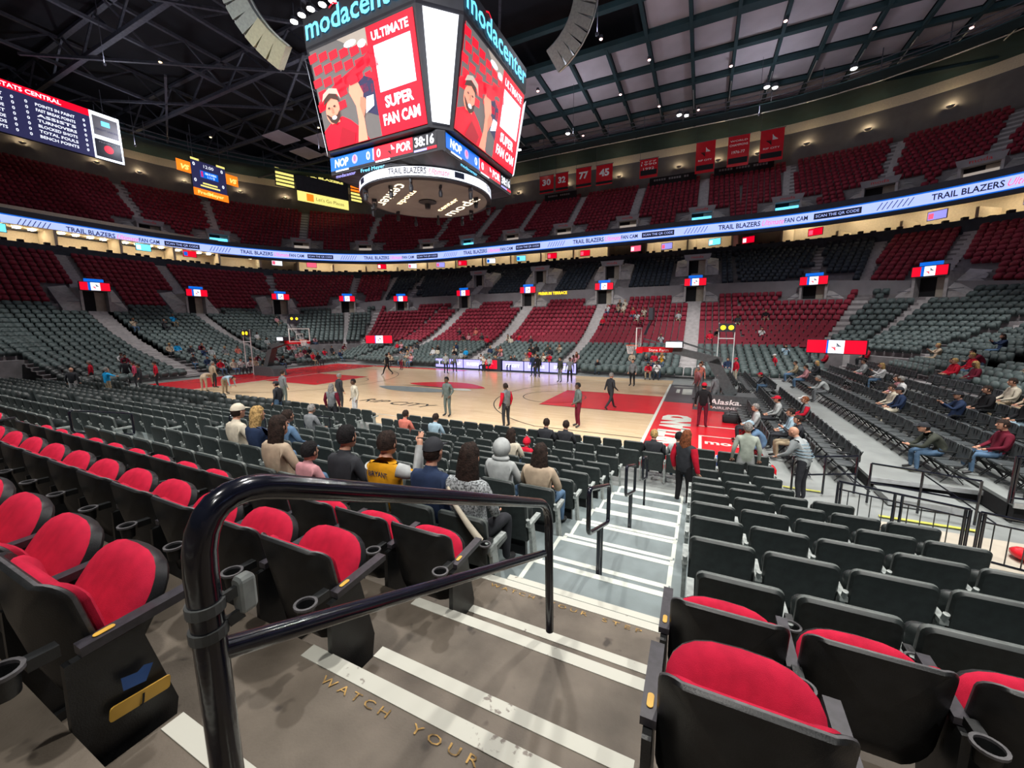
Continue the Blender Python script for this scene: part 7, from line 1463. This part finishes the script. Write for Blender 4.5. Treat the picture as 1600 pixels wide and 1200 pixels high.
def hair_mesh(kind, s, tint=None):
    key_ = (kind, s)
    if key_ in HAIR: return HAIR[key_]
    mb = MB()
    def cap(k, zc=.0, fy=.05, r=.1, ext=1.0):
        t = MB(); t.ball((0, -.008, .012), r * k * s, 16, 0, (.8, .98, 1.17 * ext))
        keep = [f for f in t.f if not (sum(t.v[i][1] for i in f) / len(f) > fy * s and sum(t.v[i][2] for i in f) / len(f) < .06 * s) and sum(t.v[i][2] for i in f) / len(f) > zc]
        mb.add(t.v, keep)
    if kind in ('short', 'cap', 'long', 'knit'): cap(1.1, -.045, .035)
    if kind == 'long':
        out = []
        for i, (z, w_, y0, y1) in enumerate(((.07, .07, -.09, .03), (0, .098, -.115, .045), (-.08, .105, -.12, .035), (-.17, .115, -.125, .01), (-.26, .1, -.12, -.02), (-.33, .05, -.1, -.06))):
            out.append([(w_ * math.sin(t), (y0 + y1) / 2 + (y0 - y1) / 2 * math.cos(t), z) for t in [2 * PI * k / 14 for k in range(14)]])
        v = [tuple(c * s for c in p) for r in out for p in r]; mb.add(v, [(i * 14 + k, (i + 1) * 14 + k, (i + 1) * 14 + (k + 1) % 14, i * 14 + (k + 1) % 14) for i in range(5) for k in range(14) if not (2 < i < 0)] + [tuple(range(70, 84))])
    if kind == 'cap':
        mb.f = []; mb.m = []; mb.v = []
        t = MB(); t.ball((0, -.005, .03), .112 * s, 16, 0, (.82, .98, 1.0)); mb.add(t.v, [f for f in t.f if sum(t.v[i][2] for i in f) / len(f) > .03])
        mb.add([(-.06, .08, .045), (.06, .08, .045), (.05, .17, .03), (-.05, .17, .03), (-.06, .08, .055), (.06, .08, .055), (.05, .17, .04), (-.05, .17, .04)], [(3, 2, 1, 0), (4, 5, 6, 7), (1, 2, 6, 5), (2, 3, 7, 6), (3, 0, 4, 7)])
        t = MB(); t.ball((0, -.02, .0), .102 * s, 14, 0, (.8, .95, 1)); mb.add(t.v, [f for f in t.f if -.05 < sum(t.v[i][2] for i in f) / len(f) < .035 and sum(t.v[i][1] for i in f) / len(f) < .02], 1)
    if kind == 'hood': t = MB(); t.ball((0, -.03, -.0), .135 * s, 16, 0, (.88, .95, 1.1)); mb.add(t.v, [f for f in t.f if sum(t.v[i][1] for i in f) / len(f) < .045]); mb.ball((0, -.06, -.14), .1, 12, 0, (1.3, .8, .5))
    if kind == 'knit': cap(1.22, .0, .06); mb.ball((0, 0, .15 * s), .03, 8)
    if kind in ('short', 'long'):
        r_ = random.Random(4); jj = {}
        mb.v = [tuple(c * jj.setdefault(tuple(round(q, 3) for q in p), 1 + r_.uniform(-.035, .075)) for c in p) for p in mb.v]
    me = mb.mesh('hair', ['h_brown', 'h_brown'], 70) if mb.f else None; HAIR[key_] = me; return me
COMBO = {'redgrey': ('c_grey', 'c_red'), 'redblack': ('c_charcoal', 'c_red'), 'maroongrey': ('c_grey', 'c_maroon'), 'stripe': ('stripe_shirt', None)}
def person(x, y, z, rz, pose, top, pants, hair, hc, skin, label, group=None):
    me, h, s = body_mesh(pose)
    t = thing('person', label, 'person', (x, y, z), rz, group)
    t.scale = (1.08,) * 3 if y < -17 else (1.12, 1.12, 1.02)
    b = inst('body', me, t); m_ = [MT[COMBO[top][0]] if top in COMBO else MT['c_' + top], MT['c_' + pants], MT['skin_' + skin], MT['shoe'], MT['dark_void']]
    for i, q in enumerate(m_): b.material_slots[i].link = 'OBJECT'; b.material_slots[i].material = q
    hm = hair_mesh(hair, s)
    if hm:
        hq = inst({'cap': 'cap', 'hood': 'hood', 'knit': 'knitted_hat'}.get(hair, 'hair'), hm, t, tuple(h)); q = MT['h_' + hc] if 'h_' + hc in MT else MT['c_' + hc]
        hq.material_slots[0].link = 'OBJECT'; hq.material_slots[0].material = q
        if len(hq.material_slots) > 1: hq.material_slots[1].link = 'OBJECT'; hq.material_slots[1].material = MT['h_brown']
    if top in ('redgrey', 'redblack', 'maroongrey', 'mustard'):
        P = J_(pose); sm = COMBO[top][1] if top in COMBO else 'c_lightgrey'; c = MB()
        for q in 'lr': c.tube([P['s' + q] * .95 + P['nb'] * .05, P['s' + q] * .5 + P['e' + q] * .5, P['e' + q], P['w' + q]], [.074, .068, .056, .042], 12)
        c.build('sleeves', [sm], t, 60)
    if top == 'stripe':
        c = MB(); P = J_(pose)
        for i in range(5): q = P['wai'].lerp(P['nb'], i / 5); c.lathe([(.158, -.012), (.162, 0), (.158, .012)], 18, tuple(q))
        c.build('shirt_stripes', ['c_paleblue'], t)
    if pose == 'sit_phone': P = J_(pose); c = P['wl'].lerp(P['wr'], .5) + Vector((0, .06, .08)); MB().box(c.x - .04, c.x + .04, c.y, c.y + .012, c.z - .07, c.z + .07).build('phone_in_hand', ['jumbo_body'], t)
    if 'mustard' in label:
        c = MB(); put(c, 'BRYANT', lambda a, b: (a, .035 - .9 * a * a, .93 + b), 0, .03, .05, 0, width=.24, center=True, bold=.02); c.build('jersey_lettering', ['c_navy'], t)
    if 'yellow bag strap' in label: MB().tube([(-.12, .0, 1.02), (-.02, -.05, .9), (.12, -.07, .76), (.22, -.04, .62)], [.012, .02, .027, .032], 8).build('bag_strap', ['c_cream'], t, 60)
    return t
HC = {'short': 'short {} hair', 'long': 'long {} hair', 'cap': 'a cap', 'hood': 'a hood'}
_cnt = {}
CN = {'lightgrey': 'light grey', 'brightblue': 'bright blue', 'paleblue': 'pale blue'}
for p in sorted(PEOPLE, key=lambda p: p[0] if p[10][0] == '@' else -99):
    lab = p[10]; grp = None
    if lab[0] == '@':
        zn, c, h, row, desc = lab[1:].split('|'); k_ = (c, row, desc, h); _cnt[k_] = _cnt.get(k_, 0) + 1
        lab = f'person in {CN.get(c, c)} with {HC[p[7]].format(h)}, {desc}' + (f', row {row}' if row != 'r' else '') + (f', {ordn(_cnt[k_] - 1)} such' if _cnt[k_] > 1 else ''); grp = 'spectators in the stands'
    person(*p[:10], lab, grp)
